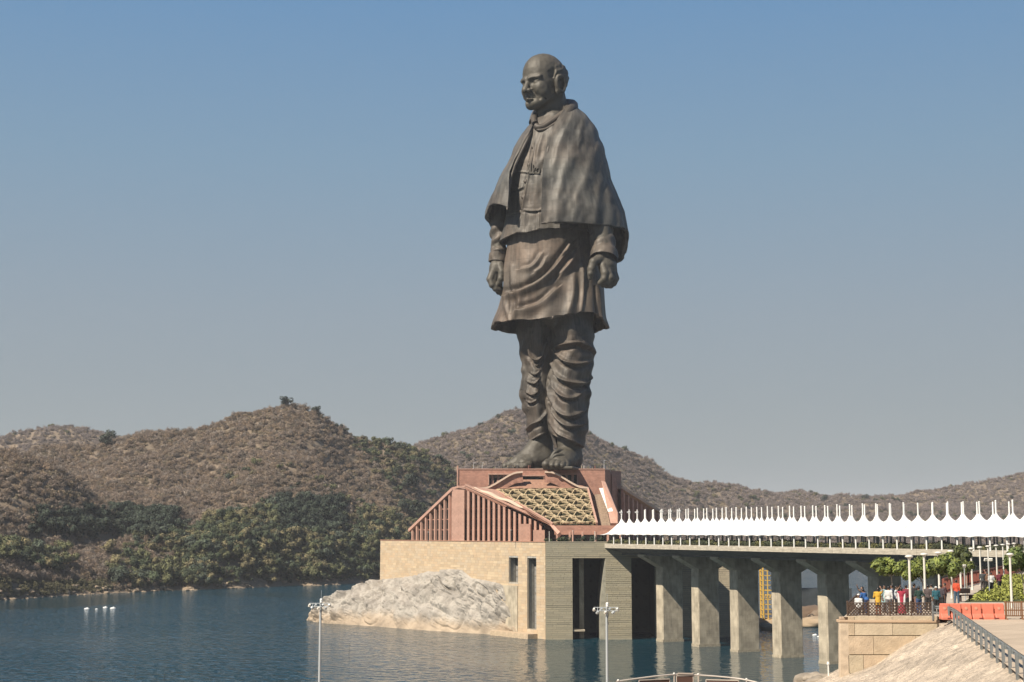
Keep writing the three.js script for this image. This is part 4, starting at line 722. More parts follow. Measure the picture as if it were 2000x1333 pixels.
  const farRows = [[610, 1008, 1095, -3, 10], [644, 1009.5, 1095, -3, 10], [669, 1011.5, 1092, -3, 9.6], [700, 1016, 1088, -3.5, 9], [719, 1018.5, 1084, -3.5, 8.6], [734, 1020.5, 1082, -3.5, 8.4], [758, 1016, 1080, -3.5, 8.4], [778, 1015, 1080, -3.5, 8.4], [798, 1021, 1080, -3.5, 7.8], [812, 1024.5, 1080, -3.5, 7.4], [823, 1029, 1080, -3.5, 7.2], [840, 1027, 1081, -3.5, 7.4], [852, 1029.5, 1082, -3.5, 7.4], [870, 1033, 1083, -3.5, 7.2]];
  const K = (p, A, w1, w2, hollow = 0.8) => ({ p, A: A * 0.72, w1: A > 0 ? w1 * 0.55 : w1, w2: A > 0 ? w2 * 0.8 : w2, hollow: hollow * 1.25 });
  const nf = folds([
    K([[1086, 680], [1096, 675], [1112, 671], [1130, 669.5], [1150, 678]], 2.0, 4, 3.2, 0.9), K([[1080, 684], [1095, 699], [1108, 708], [1128, 711], [1150, 707]], 2.3, 6, 2.6), K([[1077, 711], [1088, 734], [1105, 745], [1128, 750], [1145, 748], [1154, 738]], 2.5, 8, 2.8),
    K([[1071, 734], [1086, 762], [1104, 777], [1120, 777.5], [1137, 768]], 2.1, 7, 2.4), K([[1069, 758], [1083, 795], [1103, 812], [1121, 812], [1143, 802]], 2.2, 8, 2.6), K([[1071, 788], [1088, 818], [1110, 833], [1140, 829]], 2.0, 7, 2.4), K([[1072, 823], [1092, 847], [1114, 860], [1130, 869]], 1.8, 6, 2.6),
    K([[1076, 700], [1080, 740], [1086, 770]], 0.8, 3, 3), K([[1070, 745], [1076, 790], [1084, 830]], 0.8, 3, 3), K([[1152, 725], [1156, 760], [1152, 800]], 0.8, 4, 4), K([[1140, 668], [1160, 684], [1164, 694]], 0.9, 3, 2),
  ]);
  const ff = folds([
    K([[1040, 652], [1035, 680], [1038, 697], [1048, 704], [1058, 695], [1067, 668]], 1.9, 3.4, 2.6), K([[1040, 706], [1048, 714], [1057, 708]], 1.2, 3, 1.8), K([[1037, 729], [1045, 732], [1053, 727]], 1.3, 3.4, 1.8), K([[1033, 747], [1044, 750], [1053, 741]], 1.4, 4, 1.9), K([[1030, 767], [1040, 772], [1050, 766]], 1.2, 3.4, 1.8), K([[1027, 782], [1036, 787.5], [1047, 783]], 1.2, 3.4, 1.8),
    K([[1023, 844], [1039, 831], [1053, 823], [1062, 812], [1068, 802]], 1.9, 3.4, 2.6), K([[1023, 668], [1020, 700], [1024, 730], [1019, 760]], 1.0, 2.6, 2.6), K([[1034, 720], [1030, 760], [1031, 800]], 0.7, 3, 3), K([[1050, 720], [1058, 760], [1060, 800]], -1.0, 6, 6, 0), K([[1036, 862], [1050, 853], [1064, 846]], 0.9, 3, 2),
  ]);
  const hemN = (u, X, Z) => { const px = 1112 + 30 * X; return Z > -0.2 ? ramp([[1080, 847], [1093, 855], [1115, 864], [1128, 869], [1142, 875]], px) : 875; };
  const hemF = (u, X, Z) => { const px = 1057 + 25 * X; return Z > -0.2 ? ramp([[1032, 865], [1045, 858], [1061, 850], [1082, 849]], px) : 866; };
  const dn = loft({ rows: nearRows, top: () => 610, hem: hemN, nu: 240, nv: 260, fold: nf, ex: 3.0, yaw: -0.66, t: 1.2, disp: (u, v, px, py, nz) => 0.5 * noise(px / 14, py / 14, 4) + 0.25 * Math.sin(py / 6.5 + 2 * noise(px / 20, py / 20, 2)) * (1 - sstep(0.1, 0.6, nz)) });
  const df = loft({ rows: farRows, top: () => 610, hem: hemF, nu: 220, nv: 260, fold: ff, ex: 2.8, yaw: -0.66, t: 1.2, disp: (u, v, px, py, nz) => 0.45 * noise(px / 12, py / 14, 14) + 0.22 * Math.sin(py / 6 + 2 * noise(px / 20, py / 20, 7)) * (1 - sstep(0.1, 0.6, nz)) });
  mesh('dhoti', [dn, df], MDhoti, root);

  // --- sleeves: tapered cloth tubes with a turned cuff
  function sleeve(pts, r, creases, seed) {
    const cv = new THREE.CatmullRomCurve3(pts), N = 80, RS = 40, g = new THREE.TubeGeometry(cv, N, 1, RS), p = g.attributes.position, c = V(), w = V();
    for (let i = 0; i < p.count; i++) { const k = Math.floor(i / (RS + 1)) / N; cv.getPointAt(k, c); w.fromBufferAttribute(p, i).sub(c); const d = ramp(r, k) + 0.35 * noise(c.y / 3 + w.x * 2, w.z * 2 + seed, c.y / 2.2) + 0.45 * Math.sin(k * creases + 2.2 * w.x + 1.4 * w.z) * clamp(k * 3) * (k < 0.86 ? 1 : 0.25); p.setXYZ(i, c.x + w.x * d, c.y + w.y * d, c.z + w.z * d); }
    const uv = g.attributes.uv; for (let i = 0; i < uv.count; i++) uv.setXY(i, uv.getY(i) * 42, p.getY(i)); g.computeVertexNormals(); return g;
  }
  mesh('sleeve', sleeve([S(1164, 400, 7), S(1171, 440, 10), S(1178, 475, 15), S(1180, 494, 17.5), S(1179, 506, 18.5)], [[0, 5.0], [0.45, 5.0], [0.72, 5.0], [0.84, 5.0], [0.9, 5.8], [1, 6.1]], 26, 3), MCoat, root);
  mesh('sleeve', sleeve([S(978, 392, -6), S(977, 430, -6), S(976, 462, -5), S(974, 490, -4), S(972, 512, -3.5)], [[0, 4.6], [0.5, 4.2], [0.68, 3.6], [0.76, 3.1], [0.82, 3.9], [1, 3.8]], 30, 9), MCoat, root);

  // --- body: head, neck, hands and feet, merged into one mesh
  const parts = [];
  { // head, worked in its own frame: f forward, u up, l to his left
    const yaw = -47 * Math.PI / 180, tilt = -5 * Math.PI / 180, sc = 1.085, O = S(1060.5, 160.5, 2), f = V(Math.sin(yaw), 0, Math.cos(yaw)), l = V(Math.cos(yaw), 0, -Math.sin(yaw));
    const fw = f.clone().multiplyScalar(Math.cos(tilt)).add(V(0, Math.sin(tilt), 0)), up = V().crossVectors(fw, l).normalize(); if (up.y < 0) up.negate();
    const neckTop = [-1.5, -5, 0];
    const head = (x, y, z) => {          // x forward, y up, z to the side (his left positive)
      const a = Math.abs(z);
      let d = ell(x, y, z, -1.0, 3.0, 0, 9.6, 8.6, 7.7);                       // skull
      d = smin(d, ell(x, y, z, 1.6, -3.2, 0, 7.0, 8.2, 6.5), 2.2);             // face
      d = smin(d, cap(x, y, z, [6.0, -9.4, -1.5], [6.0, -9.4, 1.5], 2.4, 2.4), 1.8);   // chin
      d = smin(d, cap(x, y, a, [-2.2, -5.0, 5.3], [4.4, -8.8, 3.0], 2.0, 1.7), 1.8);   // jaw line
      d = smin(d, ell(x, y, a, 5.3, -3.7, 3.7, 2.6, 2.5, 2.4), 1.5);           // cheek
      d = smin(d, cap(x, y, a, [4.9, -5.8, 4.6], [2.4, -7.2, 5.2], 1.5, 1.3), 1.2);    // jowl
      d = smin(d, cap(x, y, a, [8.3, 0.2, 1.0], [6.6, 0.6, 4.9], 1.15, 0.95), 0.8);      // brow
      d = smax(d, -ell(x, y, a, 9.4, -1.25, 3.0, 2.3, 1.25, 1.9), 0.8);         // eye socket
      d = smin(d, ell(x, y, a, 6.2, -1.5, 3.0, 1.55, 1.15, 1.65), 0.3);         // eyeball
      d = smin(d, cap(x, y, a, [7.5, -0.75, 1.6], [6.9, -0.8, 4.4], 0.42, 0.4), 0.25);  // lids
      d = smin(d, cap(x, y, a, [7.3, -2.4, 1.7], [6.6, -2.3, 4.4], 0.4, 0.4), 0.3);
      d = smin(d, cap(x, y, a, [7.5, -3.4, 2.4], [6.1, -3.2, 4.8], 0.45, 0.4), 0.4);   // pouch
      d = smin(d, cap(x, y, z, [8.0, -0.2, 0], [10.4, -4.5, 0], 0.95, 1.35), 0.8);       // nose
      d = smin(d, ell(x, y, a, 9.2, -4.8, 1.4, 1.25, 0.9, 0.95), 0.5);
      d = smax(d, -cap(x, y, a, [9.6, -5.7, 0.9], [9.0, -5.5, 1.2], 0.35, 0.35), 0.3);
      d = smin(d, cap(x, y, a, [8.5, -6.2, 0], [7.8, -6.3, 2.0], 0.9, 0.75), 0.7);     // upper lip mound
      d = smin(d, cap(x, y, a, [9.15, -6.75, 0], [7.4, -7.55, 2.5], 0.62, 0.4), 0.25);
      d = smin(d, cap(x, y, a, [9.0, -7.95, 0], [7.3, -8.3, 2.2], 0.78, 0.5), 0.3);
      d = smax(d, -cap(x, y, a, [9.9, -7.3, 0], [7.7, -7.95, 2.7], 0.22, 0.2), 0.2);  // mouth line
      d = smax(d, -cap(x, y, a, [8.9, -8.75, 0], [8.0, -8.7, 1.6], 0.45, 0.35), 0.6);     // under the lip
      d = smax(d, -cap(x, y, a, [8.4, -4.9, 2.3], [6.5, -8.2, 3.6], 0.45, 0.3), 1.0);  // nasolabial fold
      d = smax(d, -cap(x, y, a, [5.4, -4.6, 5.0], [4.2, -8.0, 4.7], 0.25, 0.4), 0.9); // cheek crease
      d = smin(d, cap(x, y, a, [4.2, -4.2, 5.4], [3.0, -8.0, 4.7], 0.5, 0.35), 1.3);
      d = smax(d, -ell(x, y, a, 1.4, 1.2, 8.6, 3.4, 2.6, 1.9), 1.2);           // temple
      for (const k of []) d = smax(d, -cap(x, y, a, [8.5 - (k - 3.6) * 0.5, k, 0], [7.0 - (k - 3.6) * 0.5, k - 0.4, 4], 0.16, 0.1), 0.35);   // forehead lines
      // hair round the sides and back, combed in strands
      const hs = ell(x, y, a, -2.2, 2.2, 0, 9.6, 8.2, 8.35), strand = 0.14 * Math.sin(y * 2.1 + x * 1.1 + 1.6 * noise(x * 0.4, y * 0.4, 3)) + 0.12 * noise(x * 0.9, y * 1.4, z * 0.9), cut = smax(x - 1.2 + (y < 0 ? -0.4 * y : 0.28 * y), y - 7.2 - 0.15 * x, 0.8);
      d = smin(d, smax(smax(hs - 0.02 + strand, cut, 0.5), -y - 5.2, 0.6), 0.4);
      // ear
      const ex = x + 0.5, ey = y + 2.6, er = Math.hypot(ex * 1.45 - ey * 0.18, ey * 0.9), ring = Math.hypot(er - 2.7, (a - 9.3 - 0.10 * ey + 0.22 * ex) * 1.0) - 0.82;
      let e = smin(ring, ell(x, y, a, -0.5, -2.6, 8.0, 1.9, 3.0, 0.95), 0.5);
      e = smin(e, ell(x, y, a, 0.3, -5.4, 8.2, 1.1, 1.4, 0.8), 0.5);
      e = smin(e, cap(x, y, a, [-0.5, -0.6, 8.6], [-1.1, -3.8, 8.7], 0.42, 0.42), 0.3);
      e = smax(e, -ell(x, y, a, 0.5, -3.0, 9.1, 0.7, 1.1, 0.6), 0.3);
      d = smin(d, e, 0.35);
      // neck
      let nk = cap(x, y, z, [-3.2, -4, 0], [-4.6, -17, 0], 6.1, 7.2);
      nk = smin(nk, cap(x, y, z, [1.5, -9.5, 0], [-0.5, -17, 0], 2.4, 3.2), 2.0);
      nk = smin(nk, cap(x, y, a, [-3.4, -6, 6.0], [-0.6, -16.5, 2.2], 1.1, 1.0), 1.2);
      d = smin(d, nk, 1.6);
      return d + 0.08 * noise(x * 0.9, y * 0.9, z * 0.9);
    };
    const g = netSurface(head, V(-13.5, -18, -11), V(13, 13, 11), 0.2);
    g.applyMatrix4(new THREE.Matrix4().makeBasis(fw.clone().multiplyScalar(sc), up.clone().multiplyScalar(sc), l.clone().multiplyScalar(sc)).setPosition(O)); const ix = g.index.array; for (let i = 0; i < ix.length; i += 3) { const q = ix[i]; ix[i] = ix[i + 1]; ix[i + 1] = q; } g.computeVertexNormals(); parts.push(g);
  }
  function chainSDF(chains, k) { const C = chains.map((c) => c.map(([p, r]) => [[p.x, p.y, p.z], r])); return (x, y, z) => { let d = 1e3; C.forEach((c, j) => { let e = 1e3; for (let i = 1; i < c.length; i++) e = smin(e, cap(x, y, z, c[i - 1][0], c[i][0], c[i - 1][1], c[i][1]), 0.35); d = smin(d, e, k[j] ?? 0.3); }); return d; }; }
  const bounds = (chains, m) => { const b = new THREE.Box3(); chains.flat().forEach(([p, r]) => b.expandByPoint(p)); b.expandByScalar(m); return b; };
  function netOf(chains, k, cell) { const b = bounds(chains, 6), f = chainSDF(chains, k); return netSurface((x, y, z) => f(x, y, z) + 0.1 * noise(x, y, z), b.min, b.max, cell); }
  { // near hand: hangs with the thumb forward and the fingers loosely curled
    const h = [
      [[S(1180, 492, 19), 3.35], [S(1182, 506, 19), 3.07], [S(1186, 520, 19.5), 3.63]],
      [[S(1180, 514, 20.5), 2.70], [S(1182, 530, 20.5), 2.33]], [[S(1188, 514, 18.5), 2.70], [S(1190, 534, 18), 2.33]], [[S(1194, 516, 16.5), 2.42], [S(1196, 536, 15.5), 2.14]],
      [[S(1172, 506, 21.5), 2.14], [S(1160, 512, 23), 1.86], [S(1154.5, 525, 23.5), 1.53], [S(1154, 535, 23.5), 1.40], [S(1153, 543, 23), 1.07]],
      [[S(1178, 520, 22), 1.86], [S(1182, 534, 23.2), 1.63], [S(1180, 545, 23.4), 1.44], [S(1172, 553, 22.6), 1.12]],
      [[S(1186, 526, 21.4), 1.86], [S(1192, 543, 22.4), 1.67], [S(1187, 554, 22), 1.40], [S(1178, 557, 20.6), 1.12]],
      [[S(1193, 528, 19), 1.77], [S(1199, 546, 19.6), 1.58], [S(1193, 557, 19.2), 1.35], [S(1184, 559, 18.2), 1.07]],
      [[S(1198, 530, 16.4), 1.58], [S(1203, 544, 16.6), 1.40], [S(1199, 554, 16.2), 1.21], [S(1192, 557, 15.4), 0.98]]];
    parts.push(netOf(h, [0, 1.2, 1.2, 1.2, 0.5, 0.45, 0.4, 0.4, 0.4], 0.3));
  }
  { // far hand
    const h = [
      [[S(973, 500, -3.5), 2.6], [S(972, 514, -3), 2.5], [S(970, 526, -2.5), 3.0]],
      [[S(967, 520, -1.5), 2.3], [S(964, 538, -1), 2.1]], [[S(973, 520, -3), 2.4], [S(971, 540, -2.5), 2.2]], [[S(978, 520, -5), 2.2], [S(977, 540, -4.5), 2.0]],
      [[S(976, 518, 0), 1.8], [S(980, 532, 1.6), 1.6], [S(978, 545, 2), 1.4], [S(974, 554, 1.6), 1.05]],
      [[S(962, 534, 0), 1.7], [S(957, 546, 1), 1.5], [S(961, 557, 1.6), 1.3], [S(968, 560, 1.4), 1.0]],
      [[S(966, 540, -0.6), 1.75], [S(962, 553, 0.6), 1.55], [S(968, 564, 1), 1.35], [S(975, 566, 0.8), 1.05]],
      [[S(971, 542, -2), 1.7], [S(968, 559, -1), 1.5], [S(974, 570, -0.4), 1.3], [S(980, 571, -0.4), 1.0]],
      [[S(976, 542, -3.8), 1.55], [S(975, 562, -3), 1.35], [S(980, 574, -2.6), 1.15], [S(983, 577, -2.4), 0.9]]];
    parts.push(netOf(h, [0, 1.2, 1.2, 1.2, 0.5, 0.4, 0.4, 0.4, 0.4], 0.3));
  }
  { // feet, each with five toes
    const G = BT, at2 = (px, w, h) => { const p = S(px, 917, w); return V(p.x, G + h, p.z); };
    const near = [[[S(1112, 842, 3.5), 5.2], [S(1112, 868, 3.6), 5.0], [at2(1114, 3, 5.4), 5.2]], [[at2(1118, -1, 3.6), 4.0], [at2(1114, 3, 4.6), 4.6]], [[at2(1113, 4, 6.6), 4.4], [at2(1100, 11, 4.6), 3.8], [at2(1090, 15.5, 2.8), 2.7]], [[at2(1116, 4, 5), 4.2], [at2(1108, 11.5, 3.4), 3.4], [at2(1102, 15.5, 2.5), 2.3]], [[at2(1106, 8, 4.4), 4.0], [at2(1082, 13.5, 3.0), 2.8]],
      [[at2(1080, 14.5, 2.5), 2.2], [at2(1071, 17.6, 2.3), 1.95], [at2(1066, 19.4, 1.8), 1.7]], [[at2(1088, 15.5, 2.4), 1.8], [at2(1081, 19.6, 2.3), 1.45], [at2(1078, 21.4, 1.4), 1.15]], [[at2(1094, 15.5, 2.3), 1.75], [at2(1090, 19.8, 2.2), 1.4], [at2(1088, 21.4, 1.3), 1.1]], [[at2(1101, 15, 2.2), 1.7], [at2(1098.5, 19.2, 2.1), 1.35], [at2(1098, 20.8, 1.2), 1.05]], [[at2(1107, 14, 2.1), 1.6], [at2(1107, 17.8, 1.9), 1.3], [at2(1107, 19.2, 1.1), 1.0]]];
    parts.push(netOf(near, [0, 1.5, 1.5, 1.5, 1.5, 0.35, 0.35, 0.35, 0.35, 0.35], 0.32));
    const far = [[[S(1060, 838, -3.5), 4.8], [S(1059, 862, -3.4), 4.6], [at2(1060, -3.4, 6), 4.9]], [[at2(1076, -5, 3.6), 3.8], [at2(1064, -4, 4.6), 4.8]], [[S(1057, 862, -3), 4.6], [at2(1042, -1, 8.0), 4.4], [at2(1020, 0.8, 4.4), 3.3], [at2(1004, 1.2, 2.8), 2.4]], [[at2(1060, -1, 5), 4.6], [at2(1042, 1.4, 4.2), 3.9], [at2(1022, 4.4, 2.8), 2.6]],
      [[at2(1010, 0.4, 2.8), 2.5], [at2(997, 0.8, 2.2), 2.0], [at2(987, 1.4, 1.7), 1.6]], [[at2(1022, 2.6, 2.4), 1.8], [at2(1007, 4.2, 2.0), 1.4], [at2(1000, 5, 1.2), 1.1]], [[at2(1025, 4.4, 2.3), 1.7], [at2(1012, 6.6, 1.9), 1.35], [at2(1006, 7.4, 1.1), 1.05]], [[at2(1029, 6, 2.2), 1.6], [at2(1019, 8.4, 1.8), 1.3], [at2(1013, 9.4, 1.0), 1.0]], [[at2(1034, 7, 2.0), 1.5], [at2(1026, 9.6, 1.6), 1.2], [at2(1021, 10.4, 1.0), 0.95]]];
    parts.push(netOf(far, [0, 1.5, 1.5, 1.5, 0.4, 0.35, 0.35, 0.35, 0.35], 0.32));
    mesh('sandal', [rbox(13, 1.2, 24, 0.5, at2(1100, 0, 0).x, G + 0.35, at2(1100, 9, 0).z, -0.25), tube([at2(1074, 14, 1), at2(1078, 14.4, 5), at2(1088, 13.5, 7.6), at2(1102, 11.5, 7.4), at2(1115, 9.5, 4.4), at2(1118, 8.6, 1)], 0.9, 50, 8), tube([at2(1076, 16, 2), at2(1082, 16.2, 5.2), at2(1092, 16, 6), at2(1104, 14.6, 5), at2(1112, 13, 2)], 0.7, 50, 8)], MSkin, root);
    mesh('sandal', [rbox(11, 1.2, 25, 0.5, at2(1032, 0, 0).x, G + 0.35, at2(1032, 2, 0).z, -1.15)], MSkin, root);
  }
  { // trunk and limbs under the clothes, so that no gap shows light
    const t = [[[S(1078, 245, 0), 8], [S(1078, 330, 0), 11], [S(1077, 450, 0), 12], [S(1078, 600, 0), 11]], [[S(1112, 600, 3), 8], [S(1112, 840, 3.5), 5.4]], [[S(1056, 600, -3), 7], [S(1058, 840, -3.4), 5.2]], [[S(1120, 265, 3), 6], [S(1168, 400, 12), 5], [S(1180, 490, 18), 3.5]], [[S(1040, 275, -3), 5], [S(980, 392, -6), 3.6], [S(973, 500, -3.5), 2.6]]];
    parts.push(netOf(t, [0, 2, 2, 2, 2], 1.2));
  }
  const body = mergeGeometries(parts.map((g) => { for (const k of Object.keys(g.attributes)) if (k !== 'position' && k !== 'normal') g.deleteAttribute(k); return metricUV(g); }));
  mesh('body', body, MSkin, root);
}
// tiny visitors and lamp masts along the parapet at the statue's feet
{
  const r = rng(19), gs = [], cols = [[0.4, 0.38, 0.35], [0.05, 0.05, 0.05], [0.2, 0.1, 0.08], [0.08, 0.09, 0.12], [0.3, 0.25, 0.18], [0.1, 0.09, 0.08]];
  for (let i = 0; i < 46; i++) { const px = 980 + 205 * r(), p = at(px, 917, 633.2 + 0.8 * r()), h = 1.35 + 0.3 * r(), c = cols[(r() * cols.length) | 0]; gs.push(paint(new THREE.CapsuleGeometry(0.26, h * 0.55, 4, 8).translate(p.x, BT + 0.35 + h * 0.42, p.z), c), paint(new THREE.SphereGeometry(0.17, 8, 6).translate(p.x, BT + 0.35 + h - 0.1, p.z), [0.06, 0.045, 0.035])); }
  tag(mesh('visitors', gs.map((g) => g.index ? g.toNonIndexed() : g), mat({ vertexColors: true })), 'row of tiny visitors along the parapet at the feet of the statue', 'crowd', null, 'stuff');
  for (const [px, y, label] of [[925, 905, 'thin pole at the left end of the red parapet'], [942, 905, 'second thin pole at the left of the red parapet'], [1180, 900, 'thin white pole at the right end of the red parapet'], [1193, 903, 'dark pole at the far right corner of the red parapet']]) {
    const p = at(px, 917, 636).setY(BT - 1), h = at(px, y, 636).y - p.y, g = group('pole', p, label, 'pole'); mesh('shaft', cyl(0.14, 0.09, h, 0, 0, 0, 6), mat({ color: px === 1193 ? lin(0.06, 0.06, 0.06) : lin(0.55, 0.55, 0.53) }), g); mesh('lamp', rbox(0.9, 0.3, 0.5, 0.1, 0.3, h, 0), mat({ color: lin(0.4, 0.4, 0.4) }), g);
  }
}
// ------------------------------------------------------------------ bridge to the podium
const DY = 34.85, S0 = 509, S1 = 215;
const bridgeGeo = (pts, sa, sb) => {            // profile [[across, y], ...] pushed along the bridge from sa to sb
  const g = new THREE.ExtrudeGeometry(new THREE.Shape(pts.map((p) => new THREE.Vector2(...p))), { depth: sa - sb, bevelEnabled: false });
  g.applyMatrix4(new THREE.Matrix4().makeBasis(BP, V(0, 1, 0), BD.clone().negate()).setPosition(BD.clone().multiplyScalar(sa))); return metricUV(g);
};
const L0 = 263.4, LP0 = 275.9, LP1 = 284.5, L1 = 297;
{
  const bridge = group('bridge', V(0, 0, 0), 'long concrete bridge on square piers running from the podium to the near terrace', 'bridge');
  const shadedSoffit = mat({ map: blotch([0.13, 0.125, 0.115], 0.25, 8, 44), bumpMap: bumpy(5, 31), bumpScale: 0.03 });  // deck concrete darkened in colour to carry the shade underneath
  mesh('deck', [bridgeGeo([[L0 + 0.6, DY - 1.3], [269.2, 31.7], [269.2, 30.9], [L1 - 6, 30.9], [L1 - 6, 31.7], [L1 - 0.6, DY - 1.3], [L1 - 0.6, DY - 0.15], [L0 + 0.6, DY - 0.15]], S0, S1)], shadedSoffit, bridge);
  const fasciaMat = mat({ map: colourTex(512, 64, (u, v) => { const k = 1 + 0.4 * tfbm(u, v, 16, 12, 4) - 0.3 * Math.max(0, tfbm(u, v * 0.2, 60, 14, 2)); return [0.47 * k, 0.42 * k, 0.335 * k]; }, 1 / 24, 1 / 3), bumpMap: bumpy(4, 31), bumpScale: 0.02 });
  for (let s = S0; s > S1 + 1; s -= 12.35) for (const [a, b] of [[L0, L0 + 0.58], [L1 - 0.58, L1]]) mesh('fascia_panel', bridgeGeo([[a, DY - 1.45], [b, DY - 1.45], [b, DY + 0.2], [a, DY + 0.2]], s - 0.04, Math.max(S1, s - 12.31)), fasciaMat, bridge);
  for (let k = -1; k < 9; k++) {
    const s = 480.2 - 24.7 * k, e = s + 4.9; if (k < 0) continue;
    const r = rng(k + 5), c = 0.35;
    const pl = [[LP0 + c, s], [LP1 - c, s], [LP1, s + c], [LP1, e - c], [LP1 - c, e], [LP0 + c, e], [LP0, e - c], [LP0, s + c]].map(([l, q]) => { const p = onBridge(q, l, 0); return [p.x, p.z]; });
    let g = prism(pl, -5, 31); const uv = g.attributes.uv; for (let i = 0; i < uv.count; i++) uv.setX(i, uv.getX(i) + 3.7 * k);
    const pier = mesh('pier', g, concrete, bridge);
    mesh('pier_head', bridgeGeo([[LP0 - 7.3, 31.2], [LP0 - 7.3, 30.5], [LP0 - 0.02, 26.7], [LP1 + 0.02, 26.7], [LP1 + 7.3, 30.5], [LP1 + 7.3, 31.2]], e + 0.05, s - 0.05), concrete, bridge);
    // pour joints and the pale band left by the water
    const band = (y0, y1, o) => prism([[LP0 - o, s - o], [LP1 + o, s - o], [LP1 + o, e + o], [LP0 - o, e + o]].map(([l, q]) => { const p = onBridge(q, l, 0); return [p.x, p.z]; }), y0, y1);
    mesh('water_band', band(-2, 0.75 + 0.3 * r(), 0.03), mat({ map: blotch([0.42, 0.36, 0.26], 0.3, 3, k) }), bridge);
  }
}
// ------------------------------------------------------------------ tent canopies on the deck, one every six metres
{
  const white = mat({ color: lin(0.84, 0.83, 0.80), roughness: 0.6, side: THREE.DoubleSide }), whitePaint = mat({ color: lin(0.82, 0.81, 0.77), roughness: 0.45 }), lampMat = mat({ color: lin(0.7, 0.7, 0.68), roughness: 0.4 });
  const EA = 262.6, FM = 268.4, BM = 278.2, EB = 284.6, HS = 3.0;
  const prof = (l) => l < FM ? lerp(38.25, 42.3, Math.pow((l - EA) / (FM - EA), 1.25)) : l < BM ? 42.3 - 0.9 * Math.sin((l - FM) / (BM - FM) * Math.PI) : lerp(42.3, 38.25, 1 - Math.pow(1 - (l - BM) / (EB - BM), 1.25));
  const surf = (ds, l, end = 0) => {
    const r0 = Math.hypot(ds, (l - FM) * 0.9), r1 = Math.hypot(ds, (l - BM) * 0.9), a = Math.abs(ds) / HS;
    const eave = Math.min(l - EA, EB - l), sag = 0.3 * Math.sin(a * Math.PI) * 0 + 0.22 * (1 - a * a) * clamp(1 - eave / 1.2);
    return prof(l) + 2.0 * Math.exp(-r0 / 0.75) + 2.0 * Math.exp(-r1 / 0.75) + 0.5 * Math.max(0, 1 - a) * clamp(eave / 4) + sag;
  };
  // built about the point on the deck below the middle of the unit; local x is across, local z points back along the bridge
  const basis = new THREE.Matrix4().makeBasis(BP, V(0, 1, 0), BD.clone().negate()), turn = Math.atan2(-BP.z, BP.x), MID = (EA + EB) / 2;
  function makeCanopy(label, endFace) {
    const c = group('tent_canopy', V(0, 0, 0), label, 'canopy', 'white tent canopies along the bridge', turn);
    const f = (sa, sb, nu, fn) => gridGeo(nu, 56, (u, v) => { const ds = lerp(sa, sb, u), l = lerp(EA, EB, v); return V(l - MID, fn(ds, l) - DY, -ds); });
    const gs = [f(-HS, HS, 28, surf)];
    if (endFace) gs.push(f(HS, HS + 5.5, 16, (ds, l) => { const k = (ds - HS) / 5.5; return lerp(surf(HS, l), 38.25, Math.pow(k, 0.72)); }));
    mesh('membrane', gs, white, c);
    const hem = []; for (const l of [EA, EB]) hem.push(tube([...Array(9).keys()].map((i) => { const ds = lerp(-HS, HS, i / 8); return V(l - MID, surf(ds, l) - DY, -ds); }), 0.09, 16, 5)); mesh('edge_cable', hem, whitePaint, c);
    for (const l of [FM, BM]) { const m = mesh('mast', rod(V(l - MID, -0.1, 0), V(l - MID, 47.2 - DY, 0), 0.26, 0.2, 10), whitePaint, c); mesh('mast_collar', [cyl(0.5, 0.3, 0.9, l - MID, 43.2 - DY, 0, 12), sph(0.24, l - MID, 47.2 - DY, 0, 1, 1, 1, 8)], whitePaint, m); }
    for (const l of [EA + 0.9, EB - 0.9]) { mesh('column', cyl(0.24, 0.24, 3.75, l - MID, -0.1, HS, 10), whitePaint, c); mesh('bracket', [beam(V(l - MID, 3.2, HS), V(l - MID, 3.7, HS + 1.1), 0.14), beam(V(l - MID, 3.2, HS), V(l - MID, 3.7, HS - 1.1), 0.14), box(1.6, 0.16, 0.5, l - MID, 3.6, HS)], whitePaint, c); }
    return c;
  }
  function floods(c) { for (const l of [FM]) mesh('floodlight', [box(0.12, 0.12, 1.9, l - MID, 46.7 - DY, 0), ...[-0.85, -0.3, 0.3, 0.85].map((z) => box(0.34, 0.4, 0.34, l - MID - 0.25, 46.5 - DY, z, 0, 0, 0.4)), box(0.12, 0.12, 1.5, l - MID, 45.9 - DY, 0)], lampMat, c); }
  const end = makeCanopy('end canopy whose white membrane comes to a low point beside the red building', true); delete end.userData.group;
  end.position.copy(onBridge(496.8, MID, DY)); floods(end);
  const plain = makeCanopy('white tent canopy with two slender masts in the row along the bridge', false); plain.position.copy(onBridge(496.8 - 18, MID, DY));
  for (let k = 1; k < 46; k++) {
    if (k === 3) continue;
    const c = copyOf(plain, 'tent_canopy', onBridge(496.8 - 6 * k, MID, DY));
    c.scale.set(1, 1 + 0.02 * (h3(k, 1, 2) - 0.5), 1); c.rotation.y += 0.012 * (h3(k, 3, 2) - 0.5);
    if ([1, 2, 5, 6, 7].includes(k)) { floods(c); c.userData.label = k < 3 ? ['', 'white tent canopy with floodlights on its masts, next to the end canopy', 'white tent canopy with floodlights on its masts, third from the red building'][k] : ['white tent canopy with floodlights, leftmost of the three together in the row', 'white tent canopy with floodlights, middle one of the three in the row', 'white tent canopy with floodlights, rightmost of the three in the row'][k - 5]; delete c.userData.group; }
  }
  // planting along the deck edge, rails behind it, stalls in the shade
  const r = rng(64), blobs = [], blobs2 = [];
